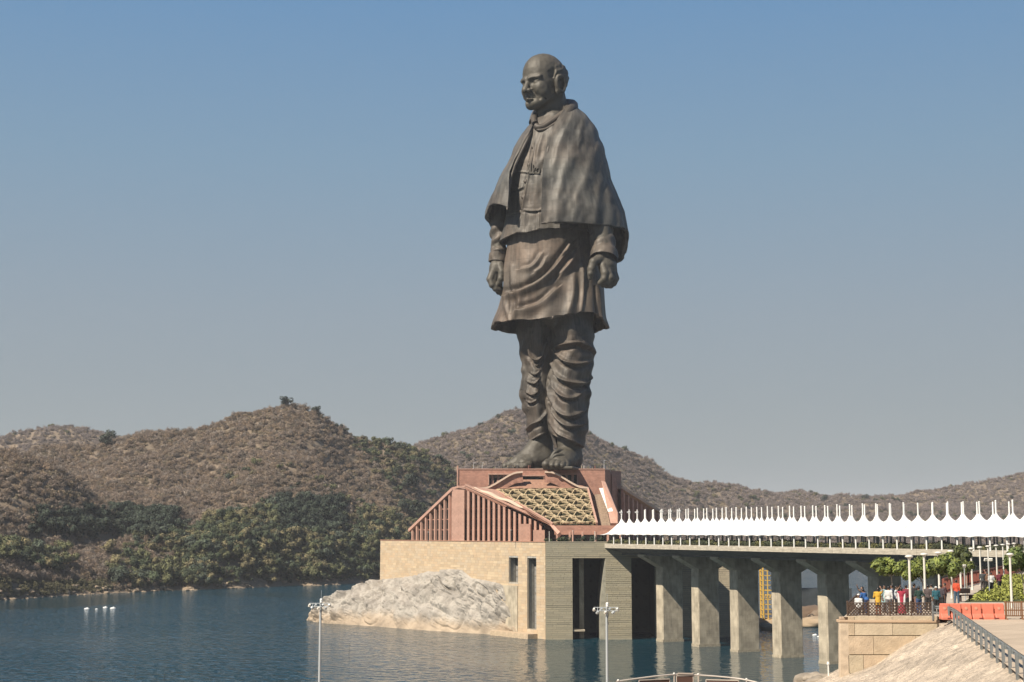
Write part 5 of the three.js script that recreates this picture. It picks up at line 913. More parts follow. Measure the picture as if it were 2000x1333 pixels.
  for (let s = 500; s > 216; s -= 0.55) { const q = noise(s / 9, 4.4) + 0.35 * noise(s / 2.3, 1.1), h = 1.0 + 1.1 * Math.max(0, q + 0.35) * (0.6 + 0.4 * r()); if (q < -0.7) continue; const p = onBridge(s + r() - 0.5, L0 + 1.0 + 0.8 * r(), DY + h * 0.55); (r() < 0.3 ? blobs2 : blobs).push([p.x, p.y, p.z, 0.42 + 0.38 * h]); }
  tag(mesh('edge_planting', leafCloud({ n: 52000, blobs, size: 0.24, seed: 5, tone: 0.5 }), leafMat([0.055, 0.065, 0.03])), 'dark green planting along the edge of the bridge deck', 'planting', null, 'stuff');
  tag(mesh('edge_planting', leafCloud({ n: 20000, blobs: blobs2, size: 0.26, seed: 6, tone: 0.5 }), leafMat([0.13, 0.125, 0.04])), 'yellow green clumps in the planting along the bridge deck', 'planting', null, 'stuff');
  const rail = group('bridge_railing', V(0, 0, 0), 'dark railing in the shade under the canopies beyond the planting', 'railing'), rl = [];
  mesh('top_rail', [beam(onBridge(500, L1 - 1.5, DY + 1.15), onBridge(S1, L1 - 1.5, DY + 1.15), 0.12), beam(onBridge(500, L1 - 1.5, DY + 0.6), onBridge(S1, L1 - 1.5, DY + 0.6), 0.08)], mat({ color: lin(0.05, 0.045, 0.04) }), rail);
  for (let s = 498; s > S1; s -= 1.5) rl.push(beam(onBridge(s, L1 - 1.5, DY - 0.1), onBridge(s, L1 - 1.5, DY + 1.15), 0.1)); mesh('balusters', rl, mat({ color: lin(0.05, 0.045, 0.04) }), rail).userData.kind = 'stuff';
  mesh('panel', beam(onBridge(500, L1 - 1.4, DY + 0.55), onBridge(S1, L1 - 1.4, DY + 0.55), 0.04, 0.95), mat({ color: lin(0.07, 0.06, 0.055) }), rail);
}
// ------------------------------------------------------------------ beyond the bridge: yellow lattice tower, low wall, islet, floats
{
  const yel = mat({ color: lin(0.70, 0.44, 0.08), roughness: 0.5 }), g = group('lattice_tower', at(1503, 1215, 640).setY(3), 'yellow steel lattice tower standing on rocks behind the bridge piers', 'tower'), h = 26, w = 2.9, d = 3.2;
  const cs = [[-w, -d], [w, -d], [w, d], [-w, d]];
  for (const [x, z] of cs) mesh('leg', beam(V(x, -3, z), V(x, h, z), 0.62, 0.62, V(0, 0, 1)), yel, g);
  for (const x of [-w / 3, w / 3]) mesh('upright', beam(V(x, -1, d), V(x, h, d), 0.4, 0.4, V(0, 0, 1)), yel, g);
  for (let k = 0; k <= 13; k++) { const y = k * h / 13; const b = []; for (let i = 0; i < 4; i++) { if (i === 2 && k % 6) continue; const a = cs[i], c = cs[(i + 1) % 4]; b.push(beam(V(a[0], y, a[1]), V(c[0], y, c[1]), 0.3)); } mesh('rung', b, yel, g); }
  for (const y of [9.5, 23.5]) { const p = []; for (let i = 0; i < 4; i++) p.push(tube([...Array(13).keys()].map((k) => V(-w * 0.6 + 0.4 * w * i + 0.42 * Math.cos(k / 12 * 6.283), y + 0.7 * Math.sin(k / 12 * 6.283), d + 0.25)), 0.14, 24, 5)); mesh('ornament', p, yel, g); }
  const rockGeo = (n, sx, sy, sz, seed, col) => { const q = new THREE.IcosahedronGeometry(1, n), p = q.attributes.position, c = new Float32Array(p.count * 3); for (let i = 0; i < p.count; i++) { const v = V().fromBufferAttribute(p, i), k = 1 + 0.45 * fbm(v.x * 1.6 + seed, v.y * 1.9, v.z * 1.6, 4) + 0.12 * Math.abs(noise(v.x * 5, v.y * 5 + seed, v.z * 5)); p.setXYZ(i, v.x * k * sx, v.y * k * sy, v.z * k * sz); const t = 0.85 + 0.5 * fbm(v.x * 3, v.y * 3, v.z * 3 + seed, 3); c.set(col.map((e) => e * t), i * 3); } q.setAttribute('color', new THREE.BufferAttribute(c, 3)); const m = mergeVertices(q.deleteAttribute('normal') && q.deleteAttribute('uv') && q); m.computeVertexNormals(); return m; };
  globalThis.rockGeo = rockGeo;
  const rm = mat({ vertexColors: true, roughness: 0.95 }), pale = [0.42, 0.32, 0.21], brown = [0.17, 0.115, 0.075];
  for (const [px, py, dd, sx, sy, sz, col, label] of [[1500, 1221, 640, 11, 3.2, 7, pale, 'pale sandy rock under the yellow lattice tower'], [1508, 1225, 618, 5, 1.7, 3, pale, 'low pale rock at the waterline right of the tower base'], [1593, 1216, 640, 8, 2.6, 6, pale, 'pale flat rock at the waterline seen between the last piers'], [1588, 1200, 668, 8, 4.4, 5, brown, 'brown boulder seen through the bridge between the last two piers'], [1603, 1205, 660, 6, 3.4, 4, [0.25, 0.185, 0.125], 'lighter brown boulder beside the darker one under the bridge']]) {
    const p = at(px, py, dd); tag(mesh('boulder', rockGeo(4, sx, sy, sz, px, col), rm), label, 'rock').position.set(p.x, Math.max(0, p.y - sy * 0.2), p.z);
  }
  const far = group('jetty', V(0, 0, 0), 'low embankment wall across the water seen through the bridge, coloured dark to stand for shade', 'jetty');
  const a = at(1540, 1150, 705), b = at(1664, 1150, 705); mesh('wall', box(b.x - a.x, a.y + 3, 8, (a.x + b.x) / 2, (a.y - 3) / 2, -709), mat({ map: blotch([0.045, 0.055, 0.06], 0.3, 8, 2), roughness: 0.9 }), far);  // near-black colour stands for the shade on this wall
  const wm = mat({ color: lin(0.8, 0.8, 0.78), roughness: 0.5 });
  for (const [px, py, label, s] of [[169, 1190.5, 'white float on the water, leftmost of the far group', 1.1], [188, 1191, 'smallest white float in the far group', 0.6], [205, 1188, 'long white float in the far group near the shore', 1.0], [220, 1189.5, 'white float on the water, rightmost of the far group', 1.2], [1592, 1242, 'white float seen under the bridge between two piers', 0.8], [1602, 1245, 'second white float under the bridge, nearer the right pier', 0.9]]) {
    const p = onY(px, py, 0), g2 = group('float', p, label, 'float'); mesh('hull', sph(1, 0, 0.1, 0, s * 1.3, 0.5 * s, s * 0.7), wm, g2); mesh('cabin', rbox(s * 0.6, 0.4 * s, s * 0.5, 0.08, s * 0.25, 0.6 * s, 0), wm, g2);
  }
  for (const [px, y0, y1, label] of [[263, 1303, 1328, 'thin dark stake in the water at lower left'], [320, 1316, 1345, 'short dark stake at the lower left edge of the water'], [326, 1245, 1262, 'faint stake farther out in the left water'], [682, 1256, 1274, 'thin stake in the water right of the left light mast'], [1122, 1306, 1336, 'thin dark stake in the water left of the right light mast']]) {
    const p = onY(px, y1, 0), h = at(px, y0, -p.z).y, g2 = group('stake', p, label, 'stake'); mesh('shaft', cyl(0.07, 0.05, h + 1, 0, -1, 0, 6), mat({ color: lin(0.05, 0.05, 0.05) }), g2); mesh('cap', sph(0.1, 0, h, 0), mat({ color: lin(0.2, 0.2, 0.2) }), g2);
  }
}
// ------------------------------------------------------------------ near right: terrace, embankment, road
const TY = 34.9, WZ = -90.6;
const gx = (z) => 25.6 - (90 + z) * 0.215;      // x of the guard rail at that z
const tri = (pts) => { const s = new THREE.Shape(pts.map(([x, z]) => new THREE.Vector2(x, -z))), g = new THREE.ShapeGeometry(s); g.rotateX(-Math.PI / 2); return metricUV(g); };
{
  const sandTex = colourTex(512, 512, (u, v) => { const k = 1 + 0.5 * tfbm(u, v, 8, 41, 5) + 0.35 * tfbm(u, v, 64, 42, 2); return [0.53 * k, 0.44 * k, 0.34 * k]; }, 1 / 5, 1 / 5);
  const roadTex = colourTex(512, 512, (u, v) => { const k = 1 + 0.16 * tfbm(u, v, 4, 43, 4) + 0.12 * tfbm(u, v, 90, 44, 2) + 0.16 * tfbm(u * 0.999 + v, v * 0.15, 12, 47, 2); return [0.50 * k, 0.40 * k, 0.295 * k]; }, 1 / 7, 1 / 7);
  const paveTex = colourTex(256, 256, (u, v) => { const j = (u * 4) % 1 < 0.04 || (v * 4) % 1 < 0.04 ? 0.82 : 1, k = j * (1 + 0.25 * tfbm(u, v, 8, 51, 4)); return [0.50 * k, 0.42 * k, 0.33 * k]; }, 1 / 3, 1 / 3);
  const road = tri([[gx(-91), -91], [95, -91], [95, -8], [gx(-8), -8]]); road.translate(0, TY, 0); struct('road', road, mat({ map: roadTex, bumpMap: bumpy(1.2, 61, 32), bumpScale: 0.01 }), 'pale concrete road beside the guard rail');
  const left = [[19.6, WZ], [24.5, -108], [34, -122], [42, -142], [49, -157], [64, -192], [90, -250], [125, -330]];
  const pave = tri([...left, [220, -330], [220, -91.05], [gx(-91), -91.05], [25.4, WZ]].reverse()); pave.translate(0, TY - 0.004, 0); struct('path', pave, mat({ map: paveTex }), 'pale paved path running back past the lamp posts');
  const base = prism([[19.8, WZ - 0.5], [24.7, -108.2], [34.2, -122.4], [42.2, -142], [49.2, -157], [64.2, -192], [90.2, -250], [125, -330], [220, -330], [220, -60], [24, -60], [25.2, WZ - 0.5]].reverse(), -6, TY - 0.35); struct('terrace_ground', base, mat({ map: sandTex }), 'earth fill under the terrace');
  // embankment falling to the left of the guard rail
  const slope = gridGeo(300, 460, (u, v) => {
    const z = lerp(-97.5, -14, v), q = 26 * Math.pow(u, 1.2), x = gx(z) - 0.979 * q + 0.25 * (1 - u), zz = z - 0.204 * q;
    const n = fbm(x / 2.6, zz / 2.6, 4, 5), st = Math.abs(noise(x / 1.1, zz / 0.7, 3.3)), run = 0.16 * Math.pow(Math.max(0, noise(zz / 1.15, q / 6, 9)), 2) * clamp(q) - 0.12 * sstep(0.3, 0, Math.abs(((z + 200) / 2.3 % 1) - 0.5)) * sstep(2.2, 0.2, q);
    const y = TY - 0.1 - Math.min(q, 4.5) * 0.6 - Math.max(0, q - 4.5) * 0.42 + 0.34 * n * clamp(q / 1.5) + 0.12 * st * clamp(q) + run; return V(x, Math.max(y, 16), zz);
  });
  for (let i = 0, a = slope.attributes.uv.array, q = slope.attributes.position; i < q.count; i++) { a[2 * i] = q.getX(i) * 1.18; a[2 * i + 1] = q.getZ(i); }
  const sg = slope;
  struct('embankment', sg, mat({ map: sandTex, bumpMap: bumpy(1.5, 71, 20), bumpScale: 0.07, side: THREE.DoubleSide }), 'steep sandy embankment below the guard rail');
  const bank = prism([[-60, -40], [30, -40], [30, -128], [22, -150], [-60, -140]].reverse(), -6, 16.5); struct('near_bank', bank, mat({ map: sandTex }), 'near shore below the frame');
  // terrace wall of large dressed blocks
  const wall = group('terrace_wall', V(0, 0, 0), 'peach stone retaining wall of large blocks below the lattice railing', 'wall');
  const X = (px) => (px - 1000) / F * 90.6 / (ct + 0) * 1, P = (px, py) => at(px, py, 90.6), blockMats = [0, 1, 2, 3].map((k) => mat({ map: blotch([0.53 + 0.02 * (k % 2), 0.415 + 0.012 * k, 0.285 + 0.012 * k], 0.14, 2.5, 120 + k), bumpMap: bumpy(1.2, 90 + k, 16), bumpScale: 0.01 }));
  mesh('wall_core', prism([[P(1642, 1260).x, WZ - 0.08], [P(1836, 1205).x, WZ - 0.08], [P(1836, 1205).x, WZ - 2], [24, WZ - 6], [P(1642, 1260).x + 1.8, WZ - 6]].reverse(), 22, TY - 0.36), mat({ color: lin(0.22, 0.15, 0.085) }), wall);
  const rows = [[1204.5, 1241.5, [1657, 1669.5, 1743.5, 1834]], [1243, 1279, [1657, 1706.5, 1790, 1834]], [1280.5, 1316, [1657, 1687, 1752, 1834]], [1317.5, 1352, [1657, 1722, 1790]], [1353.5, 1388, [1657, 1700, 1760]]];
  let bi = 0; for (const [y0, y1, xs] of rows) for (let i = 0; i + 1 < xs.length; i++) { const a = P(xs[i] + 0.9, y1), b = P(xs[i + 1] - 0.9, y0); mesh('block', metricUV(rbox(b.x - a.x, b.y - a.y, 0.5, 0.012, (a.x + b.x) / 2, (a.y + b.y) / 2, WZ - 0.22 - 0.01 * (bi % 3))), blockMats[(bi++ * 7) % 4], wall); }
  const pil = new THREE.ExtrudeGeometry(new THREE.Shape([[P(1641.5, 1204).x, TY - 0.35], [P(1634, 1333).x, 22], [P(1656.3, 1204).x, 22], [P(1656.3, 1204).x, TY - 0.35]].map((p) => new THREE.Vector2(...p))), { depth: 0.4, bevelEnabled: true, bevelSize: 0.03, bevelThickness: 0.03 }); pil.translate(0, 0, WZ - 0.4);
  mesh('pilaster', metricUV(pil), mat({ map: blotch([0.55, 0.44, 0.32], 0.22, 2, 130), bumpMap: bumpy(1, 95, 16), bumpScale: 0.006 }), wall);
  const c0 = P(1639, 1202).x, c1 = P(1836, 1202).x; mesh('coping', rbox(c1 - c0, 0.16, 0.9, 0.03, (c0 + c1) / 2, TY - 0.255, WZ - 0.38), mat({ map: blotch([0.5, 0.36, 0.24], 0.2, 2, 131) }), wall);
  mesh('kerb', rbox(c1 - c0 - 0.2, 0.17, 0.4, 0.03, (c0 + c1) / 2, TY - 0.09, WZ - 0.35), mat({ map: blotch([0.5, 0.37, 0.26], 0.2, 2, 132) }), wall);
  // rubble at the toe of the embankment
  const rm = mat({ vertexColors: true, roughness: 0.95 });
  for (const [px, py, d, s, label] of [[1578, 1331, 99, 0.7, 'grey rubble boulder at the toe of the embankment, leftmost'], [1594, 1327, 98, 0.55, 'grey rubble boulder at the toe of the embankment, nearest the white bollard'], [1610, 1329, 97, 0.6, 'pale rubble boulder between the bollard and the wall foot'], [1625, 1327, 96, 0.5, 'small pale boulder at the foot of the terrace wall'], [1600, 1337, 96, 0.7, 'broad grey boulder lowest at the toe of the embankment']]) {
    const p = at(px, py, d); tag(mesh('boulder', rockGeo(4, s * 1.3, s * 0.7, s, px, [0.34, 0.29, 0.23]), rm), label, 'rock').position.copy(p);
  }
  const bl = group('bollard', at(1619, 1326, 95), 'small white bollard light at the foot of the terrace wall', 'bollard'); mesh('shaft', cyl(0.05, 0.05, 0.95, 0, -0.1, 0, 10), mat({ color: lin(0.75, 0.74, 0.7) }), bl); mesh('cap', cyl(0.1, 0.08, 0.16, 0, 0.85, 0, 12), mat({ color: lin(0.8, 0.79, 0.76) }), bl);
}
// ------------------------------------------------------------------ railing, guard rail, barriers
{
  const iron = mat({ color: lin(0.085, 0.05, 0.032), roughness: 0.6 }), steel = mat({ color: lin(0.34, 0.36, 0.36), roughness: 0.45, metalness: 0.55 }), X = (px) => at(px, 1190, 90.9).x;
  const rail = group('lattice_railing', V(0, 0, 0), 'dark brown cast lattice railing along the terrace edge in front of the visitors', 'railing');
  const x0 = X(1656), x1 = X(1822), z = -90.95, h0 = TY + 0.02, h1 = TY + 0.80, n = 4;
  mesh('top_rail', rbox(x1 - x0, 0.06, 0.08, 0.015, (x0 + x1) / 2, h1, z), iron, rail); mesh('bottom_rail', rbox(x1 - x0, 0.045, 0.06, 0.012, (x0 + x1) / 2, h0 + 0.07, z), iron, rail);
  for (let i = 0; i <= n; i++) { const x = lerp(x0, x1, i / n), p = mesh('post', rbox(0.09, 0.86, 0.09, 0.015, x, (h0 + h1) / 2 + 0.02, z), iron, rail); mesh('finial', sph(0.06, x, h1 + 0.08, z), iron, p); }
  for (let i = 0; i < n; i++) {
    const a = lerp(x0, x1, i / n) + 0.05, b = lerp(x0, x1, (i + 1) / n) - 0.05, lo = h0 + 0.1, hi = h1 - 0.04, H0 = hi - lo, s = 0.185, gs = [];
    for (let c = a - H0; c < b; c += s) for (const m of [1, -1]) { const xs = m > 0 ? c : c, xa = Math.max(a, xs), xb = Math.min(b, xs + H0); if (xb - xa < 0.03) continue; const ya = m > 0 ? lo + xa - xs : hi - (xa - xs), yb = m > 0 ? lo + xb - xs : hi - (xb - xs); gs.push(beam(V(xa, ya, z + 0.008 * m), V(xb, yb, z + 0.008 * m), 0.042, 0.04, V(0, 0, 1))); }
    mesh('lattice_panel', gs, iron, rail);
  }
  { const p0 = V(x0, 0, z), p1 = V(x0 + 3.6, 0, -104), gs = []; mesh('top_rail', beam(p0.clone().setY(h1), p1.clone().setY(h1), 0.07, 0.06), iron, rail); mesh('bottom_rail', beam(p0.clone().setY(h0 + 0.08), p1.clone().setY(h0 + 0.08), 0.06, 0.045), iron, rail); for (let i = 0; i < 60; i++) { const q = p0.clone().lerp(p1, i / 60); for (const m of [1, -1]) gs.push(beam(q.clone().setY(m > 0 ? h0 + 0.1 : h1 - 0.04), p0.clone().lerp(p1, (i + 2.6) / 60).setY(m > 0 ? h1 - 0.04 : h0 + 0.1), 0.03)); } mesh('lattice_panel', gs, iron, rail); }
  const red2 = mat({ color: lin(0.26, 0.085, 0.06), roughness: 0.6 }), pr = group('path_railing', V(0, 0, 0), 'reddish brown railing along the left side of the path behind the people', 'railing'), L = [[35, -124], [42.4, -142], [49.4, -157], [64.4, -192], [88, -245]];
  for (let i = 0; i + 1 < L.length; i++) { const a = V(L[i][0], TY, L[i][1]), b = V(L[i + 1][0], TY, L[i + 1][1]), m = Math.round(a.distanceTo(b) / 0.35), gs = []; for (const [y, w] of [[1.15, 0.1], [0.2, 0.07]]) mesh('rail', beam(a.clone().setY(TY + y), b.clone().setY(TY + y), w), red2, pr); for (let k = 0; k <= m; k++) { const q = a.clone().lerp(b, k / m), big = k % 7 === 0; gs.push(box(big ? 0.16 : 0.05, 1.15, big ? 0.16 : 0.05, q.x, TY + 0.58, q.z)); } mesh('baluster', gs, red2, pr).userData.kind = 'stuff'; }
  // guard rail of a corrugated beam on steel posts, bending from the terrace corner along the road
  const gr = group('guard_rail', V(0, 0, 0), 'grey steel guard rail along the edge of the road above the embankment', 'guard rail');
  const line = [V(at(1823, 1200, 90.2).x, TY, -90.2), V(gx(-87.4) + 0.1, TY, -88.2)]; for (let z2 = -85; z2 < -12; z2 += 2.3) line.push(V(gx(z2), TY, z2));
  const prof = [[0, 0.50], [0.04, 0.53], [0.04, 0.565], [0.005, 0.60], [0.005, 0.625], [0.04, 0.66], [0.04, 0.695], [0, 0.73]];
  const w = gridGeo(line.length - 1, prof.length - 1, (u, v) => { const i = Math.round(u * (line.length - 1)), j = Math.round(v * (prof.length - 1)), a = line[Math.max(0, i - 1)], b = line[Math.min(line.length - 1, i + 1)], d = b.clone().sub(a).normalize(), s = V(d.z, 0, -d.x); return line[i].clone().addScaledVector(s, 0.125 + prof[j][0]).setY(TY + prof[j][1]); });
  const w2 = w.clone(); w2.translate(0, 0.004, 0.012); steel.side = THREE.DoubleSide; mesh('beam', toCreasedNormals(w, 0.5), steel, gr);
  line.forEach((p, i) => { const q = mesh('post', [box(0.1, 0.95, 0.02, p.x, TY + 0.26, p.z - 0.045), box(0.1, 0.95, 0.02, p.x, TY + 0.26, p.z + 0.045), box(0.02, 0.95, 0.07, p.x, TY + 0.26, p.z)], steel, gr); mesh('spacer', box(0.07, 0.22, 0.08, p.x + 0.086, TY + 0.61, p.z), steel, q); });
  mesh('end_post', [box(0.08, 1.05, 0.08, line[0].x - 0.05, TY + 0.4, line[0].z + 0.1), beam(line[0].clone().setY(TY + 0.3), line[1].clone().setY(TY + 0.3), 0.06, 0.1)], steel, gr);
  // orange plastic road barriers
  const orange = dim(new THREE.MeshPhysicalMaterial({ color: lin(0.70, 0.215, 0.14), roughness: 0.45, map: blotch([1, 0.95, 0.92], 0.12, 1, 140) }));
  function barrier(px0, px1, label) {
    const a = at(px0, 1206, 88.4), b = at(px1, 1206, 88.4), len = b.x - a.x - 0.03, g = group('road_barrier', V((a.x + b.x) / 2, TY, -88.4), label, 'barrier');
    const s = new THREE.Shape([[-0.3, 0], [-0.3, 0.1], [-0.17, 0.32], [-0.11, 0.84], [-0.08, 0.88], [0.08, 0.88], [0.11, 0.84], [0.17, 0.32], [0.3, 0.1], [0.3, 0]].map((p) => new THREE.Vector2(...p)));
    const end = (x0, x1) => { const e = new THREE.ExtrudeGeometry(s, { depth: x1 - x0, bevelEnabled: true, bevelSize: 0.015, bevelThickness: 0.015, bevelSegments: 2 }); e.rotateY(Math.PI / 2); e.translate(x0, 0, 0); return e; };
    const cuts = [-0.31, 0.31].map((k) => k * len / 1.6), hw = 0.05;
    const segs = [[-len / 2, cuts[0] - hw], [cuts[0] + hw, cuts[1] - hw], [cuts[1] + hw, len / 2]].map(([p, q]) => end(p + 0.015, q - 0.015));
    for (const c of cuts) { segs.push(rbox(0.14, 0.3, 0.2, 0.02, c, 0.73, 0)); segs.push(rbox(0.14, 0.24, 0.34, 0.02, c, 0.2, 0)); segs.push(rbox(0.12, 0.7, 0.08, 0.02, c, 0.45, -0.02)); }
    mesh('body', segs, orange, g);
    for (const c of [-0.38, 0.34]) mesh('filler_cap', place(new THREE.CylinderGeometry(0.085, 0.085, 0.05, 16), c * len, 0.62, 0.155, 0, Math.PI / 2 - 0.12), mat({ color: lin(0.62, 0.3, 0.2) }), g);
    for (const c of [-0.25, 0.25]) mesh('fork_slot_shade', rbox(0.24, 0.1, 0.06, 0.02, c * len, 0.06, 0.29), mat({ color: lin(0.2, 0.04, 0.03) }), g);  // solid dark box, painted as the shade inside a fork opening
    mesh('coupling', [cyl(0.05, 0.05, 0.7, len / 2 + 0.005, 0.08, 0, 10), cyl(0.05, 0.05, 0.7, -len / 2 - 0.005, 0.08, 0, 10)], orange, g);
  }
  barrier(1837, 1896.5, 'left orange plastic road barrier beside the end of the guard rail'); barrier(1898, 1961, 'right orange plastic road barrier next to the wooden barricade');
  const wood = mat({ color: lin(0.22, 0.10, 0.04), map: blotch([1, 1, 1], 0.3, 0.6, 150), roughness: 0.7 }), bd = group('barricade', V(at(1983, 1206, 88.2).x, TY, -88.2), 'brown slatted barricade with feet beside the right orange barrier', 'barricade');
  for (const x of [-0.52, 0.42]) { mesh('post', rbox(0.08, 1.02, 0.08, 0.015, x, 0.53, 0), wood, bd); mesh('foot', rbox(0.09, 0.07, 0.6, 0.02, x, 0.035, 0), wood, bd); }
  for (const y of [0.2, 0.52, 0.98]) mesh('rail', rbox(1.15, 0.06, 0.05, 0.012, -0.03, y, 0), wood, bd);
  for (let i = 0; i < 9; i++) mesh('slat', box(0.045, 0.76, 0.025, -0.47 + i * 0.112, 0.59, 0.035), wood, bd);
}
// ------------------------------------------------------------------ lamp posts, floodlight masts, curved balcony
{
  const white = mat({ color: lin(0.72, 0.69, 0.62), roughness: 0.45 }), grey = mat({ color: lin(0.46, 0.49, 0.50), roughness: 0.5, metalness: 0.2 }), dark = mat({ color: lin(0.05, 0.05, 0.055), roughness: 0.5 });
  function lampPost(x, z, h, label, grp) {
    const g = group('lamp_post', V(x, TY, z), label, 'lamp post', grp);
    mesh('shaft', [cyl(0.085, 0.07, h - 0.25, 0, 0, 0, 12), cyl(0.13, 0.1, 0.25, 0, 0, 0, 12)], white, g);
    const hd = new THREE.LatheGeometry([[0.07, -0.28], [0.085, -0.2], [0.12, -0.12], [0.23, -0.06], [0.245, -0.02], [0.22, 0.03], [0.1, 0.075], [0, 0.085]].map((p) => new THREE.Vector2(...p)), 24); hd.translate(0, h, 0); mesh('lamp_head', hd, white, g); return g;
  }
  const tops = [[1776, 1087], [1805, 1083], [1833, 1080], [1857, 1077], [1875, 1074.5], [1897, 1072], [1914, 1069.5], [1930, 1067.5], [1946, 1066], [1959, 1064.5], [1970, 1063.2], [1981, 1062]];
  const names = ['nearest white lamp post, standing just behind the lattice railing', 'white lamp post rising behind the middle tree', 'white lamp post behind the gap between the middle and right trees', 'white lamp post inside the crown of the slender tree', 'white lamp post just left of the path railing', 'white lamp post at the left tip of the green hedge', 'white lamp post behind the hedge, second from its left tip', 'white lamp post behind the hedge beside the two globe lights', 'white lamp post behind the hedge beside the person in maroon'];
  tops.forEach(([px, py], i) => { const d = 1.6 * F / (py - 1036), p = at(px, py, d); lampPost(p.x, -d, p.y - TY, names[i] ?? ['small white lamp post near the right tree, third from the end', 'small white lamp post near the right tree, second from the end', 'farthest white lamp post of the row beside the right tree'][i - 9]); });
  { const d = 101, p = at(1973, 1083, d); lampPost(p.x, -d, p.y - TY, 'tall white lamp post in front of the hedge at the right edge'); }
  function lightPole(px, py, d, n, label) { const p = at(px, py, d), g = group('globe_light', V(p.x, TY, -d), label, 'light'); mesh('shaft', cyl(0.04, 0.035, p.y - TY, 0, 0, 0, 8), grey, g); for (let i = 0; i < n; i++) mesh('lamp', rbox(0.3, 0.26, 0.14, 0.06, (i - (n - 1) / 2) * 0.4, p.y - TY + 0.12, 0, 0.3 - 0.6 * i, 0.3), white, g); }
  lightPole(1931, 1097, 120, 2, 'short pole with two white floodlights in front of the path'); lightPole(1884, 1110, 112, 1, 'single white floodlight beside the slender tree');
  function mast(px, py, d, spread, label, seed) {
    const p = at(px, py, d), foot = 14, g = group('floodlight_mast', V(p.x, foot, -d), label, 'light mast'), h = p.y - foot, r = rng(seed);
    mesh('shaft', cyl(0.14, 0.085, h, 0, 0, 0, 14), grey, g); mesh('base_plate', box(0.6, 0.06, 0.6, 0, 0.03, 0), grey, g);
    mesh('crossarm', [rod(V(-spread, h - 0.05, 0), V(spread * 0.9, h - 0.05, 0), 0.03), rod(V(-spread * 0.8, h - 0.28, 0.3), V(spread * 0.8, h - 0.28, 0.3), 0.025), rod(V(0, h - 0.05, -0.5), V(0, h - 0.05, 0.5), 0.03), rod(V(-spread * 0.7, h - 0.05, 0), V(-spread * 0.7, h - 0.3, 0.3), 0.02), rod(V(spread * 0.7, h - 0.05, 0), V(spread * 0.7, h - 0.3, 0.3), 0.02)], grey, g);
    const xs = [-0.98, -0.72, -0.42, -0.12, 0.22, 0.5, 0.82]; xs.forEach((k, i) => { const l = mesh('floodlight', place(new THREE.CylinderGeometry(0.075, 0.12, 0.2, 12), k * spread, h - 0.18 - 0.2 * (i % 2), 0.12 + 0.2 * (i % 2), (r() - 0.5), 0.7 + 0.4 * r(), (r() - 0.5) * 0.8), i % 3 ? grey : white, g); mesh('bracket', rod(V(k * spread, h - 0.05, 0), V(k * spread, h - 0.18 - 0.2 * (i % 2), 0.12 + 0.2 * (i % 2)), 0.016), dark, l); });
    mesh('camera_dome', [cyl(0.1, 0.1, 0.2, spread * 0.05, h + 0.02, 0, 12), sph(0.11, spread * 0.05, h + 0.22, 0)], mat({ color: lin(0.8, 0.8, 0.78) }), g);
    mesh('aerial', rod(V(0.04, h, 0), V(0.05, h + 0.95, 0), 0.012), grey, g); mesh('cable', tube([V(0.05, h - 0.2, 0.12), V(0.13, h - 0.5, 0.12), V(0.06, h - 0.9, 0.13), V(0.13, h - 1.3, 0.12)], 0.02, 24, 6), dark, g);
  }
  mast(626, 1178, 118, 0.85, 'grey floodlight mast on the left with its foot below the frame', 3); mast(1185, 1186, 112, 0.95, 'grey floodlight mast in front of the podium right face', 8);
  // top of a curved balcony at the lower edge
  const bz = 112, g = group('curved_balcony', V(0, 0, 0), 'curved balcony with a pale tube handrail and brown panels at the bottom edge', 'balcony'), arc = [[1204, 1332], [1250, 1325.5], [1296, 1320], [1325, 1318], [1354, 1319], [1400, 1322], [1446, 1327], [1475, 1333], [1500, 1341]], pts = arc.map(([x, y], i) => { const p = at(x, y, bz + 2.2 * Math.sin(i / 8 * Math.PI)); return p; });
  const hand = mesh('handrail', tube(pts, 0.06, 80, 10), mat({ color: lin(0.52, 0.46, 0.40), roughness: 0.4 }), g), cv = new THREE.CatmullRomCurve3(pts), brown = mat({ color: lin(0.10, 0.05, 0.035), roughness: 0.6 }), frame = mat({ color: lin(0.5, 0.42, 0.35) });
  for (const k of [0.01, 0.34, 0.53, 0.8, 0.99]) { const p = cv.getPoint(k), q = mesh('post', rod(p.clone().add(V(0, -1.4, 0)), p, 0.05), frame, g); mesh('post_cap', sph(0.085, p.x, p.y + 0.06, p.z), mat({ color: lin(0.75, 0.72, 0.66) }), q); }
  for (const [a, b, dy] of [[0.12, 0.3, 0.13], [0.36, 0.5, 0.04], [0.57, 0.74, 0.12], [0.82, 0.96, 0.2]]) { const p = cv.getPoint(a), q = cv.getPoint(b), y = Math.min(p.y, q.y) - dy, c = p.clone().add(q).multiplyScalar(0.5), pl = mesh('panel', beam(V(p.x, y - 0.5, p.z), V(q.x, y - 0.5, q.z), 0.04, 0.9), brown, g); mesh('panel_frame', [beam(V(p.x, y, p.z + 0.03), V(q.x, y, q.z + 0.03), 0.06, 0.07), rod(V(p.x, y, p.z), V(p.x, y - 1, p.z), 0.04), rod(V(q.x, y, q.z), V(q.x, y - 1, q.z), 0.04)], frame, pl); }
  { const p = cv.getPoint(0.37), q = cv.getPoint(0.5); mesh('sign_bar', beam(p.clone().add(V(0, 0.08, 0.1)), q.clone().add(V(0, 0.09, 0.1)), 0.06, 0.1), frame, g); }
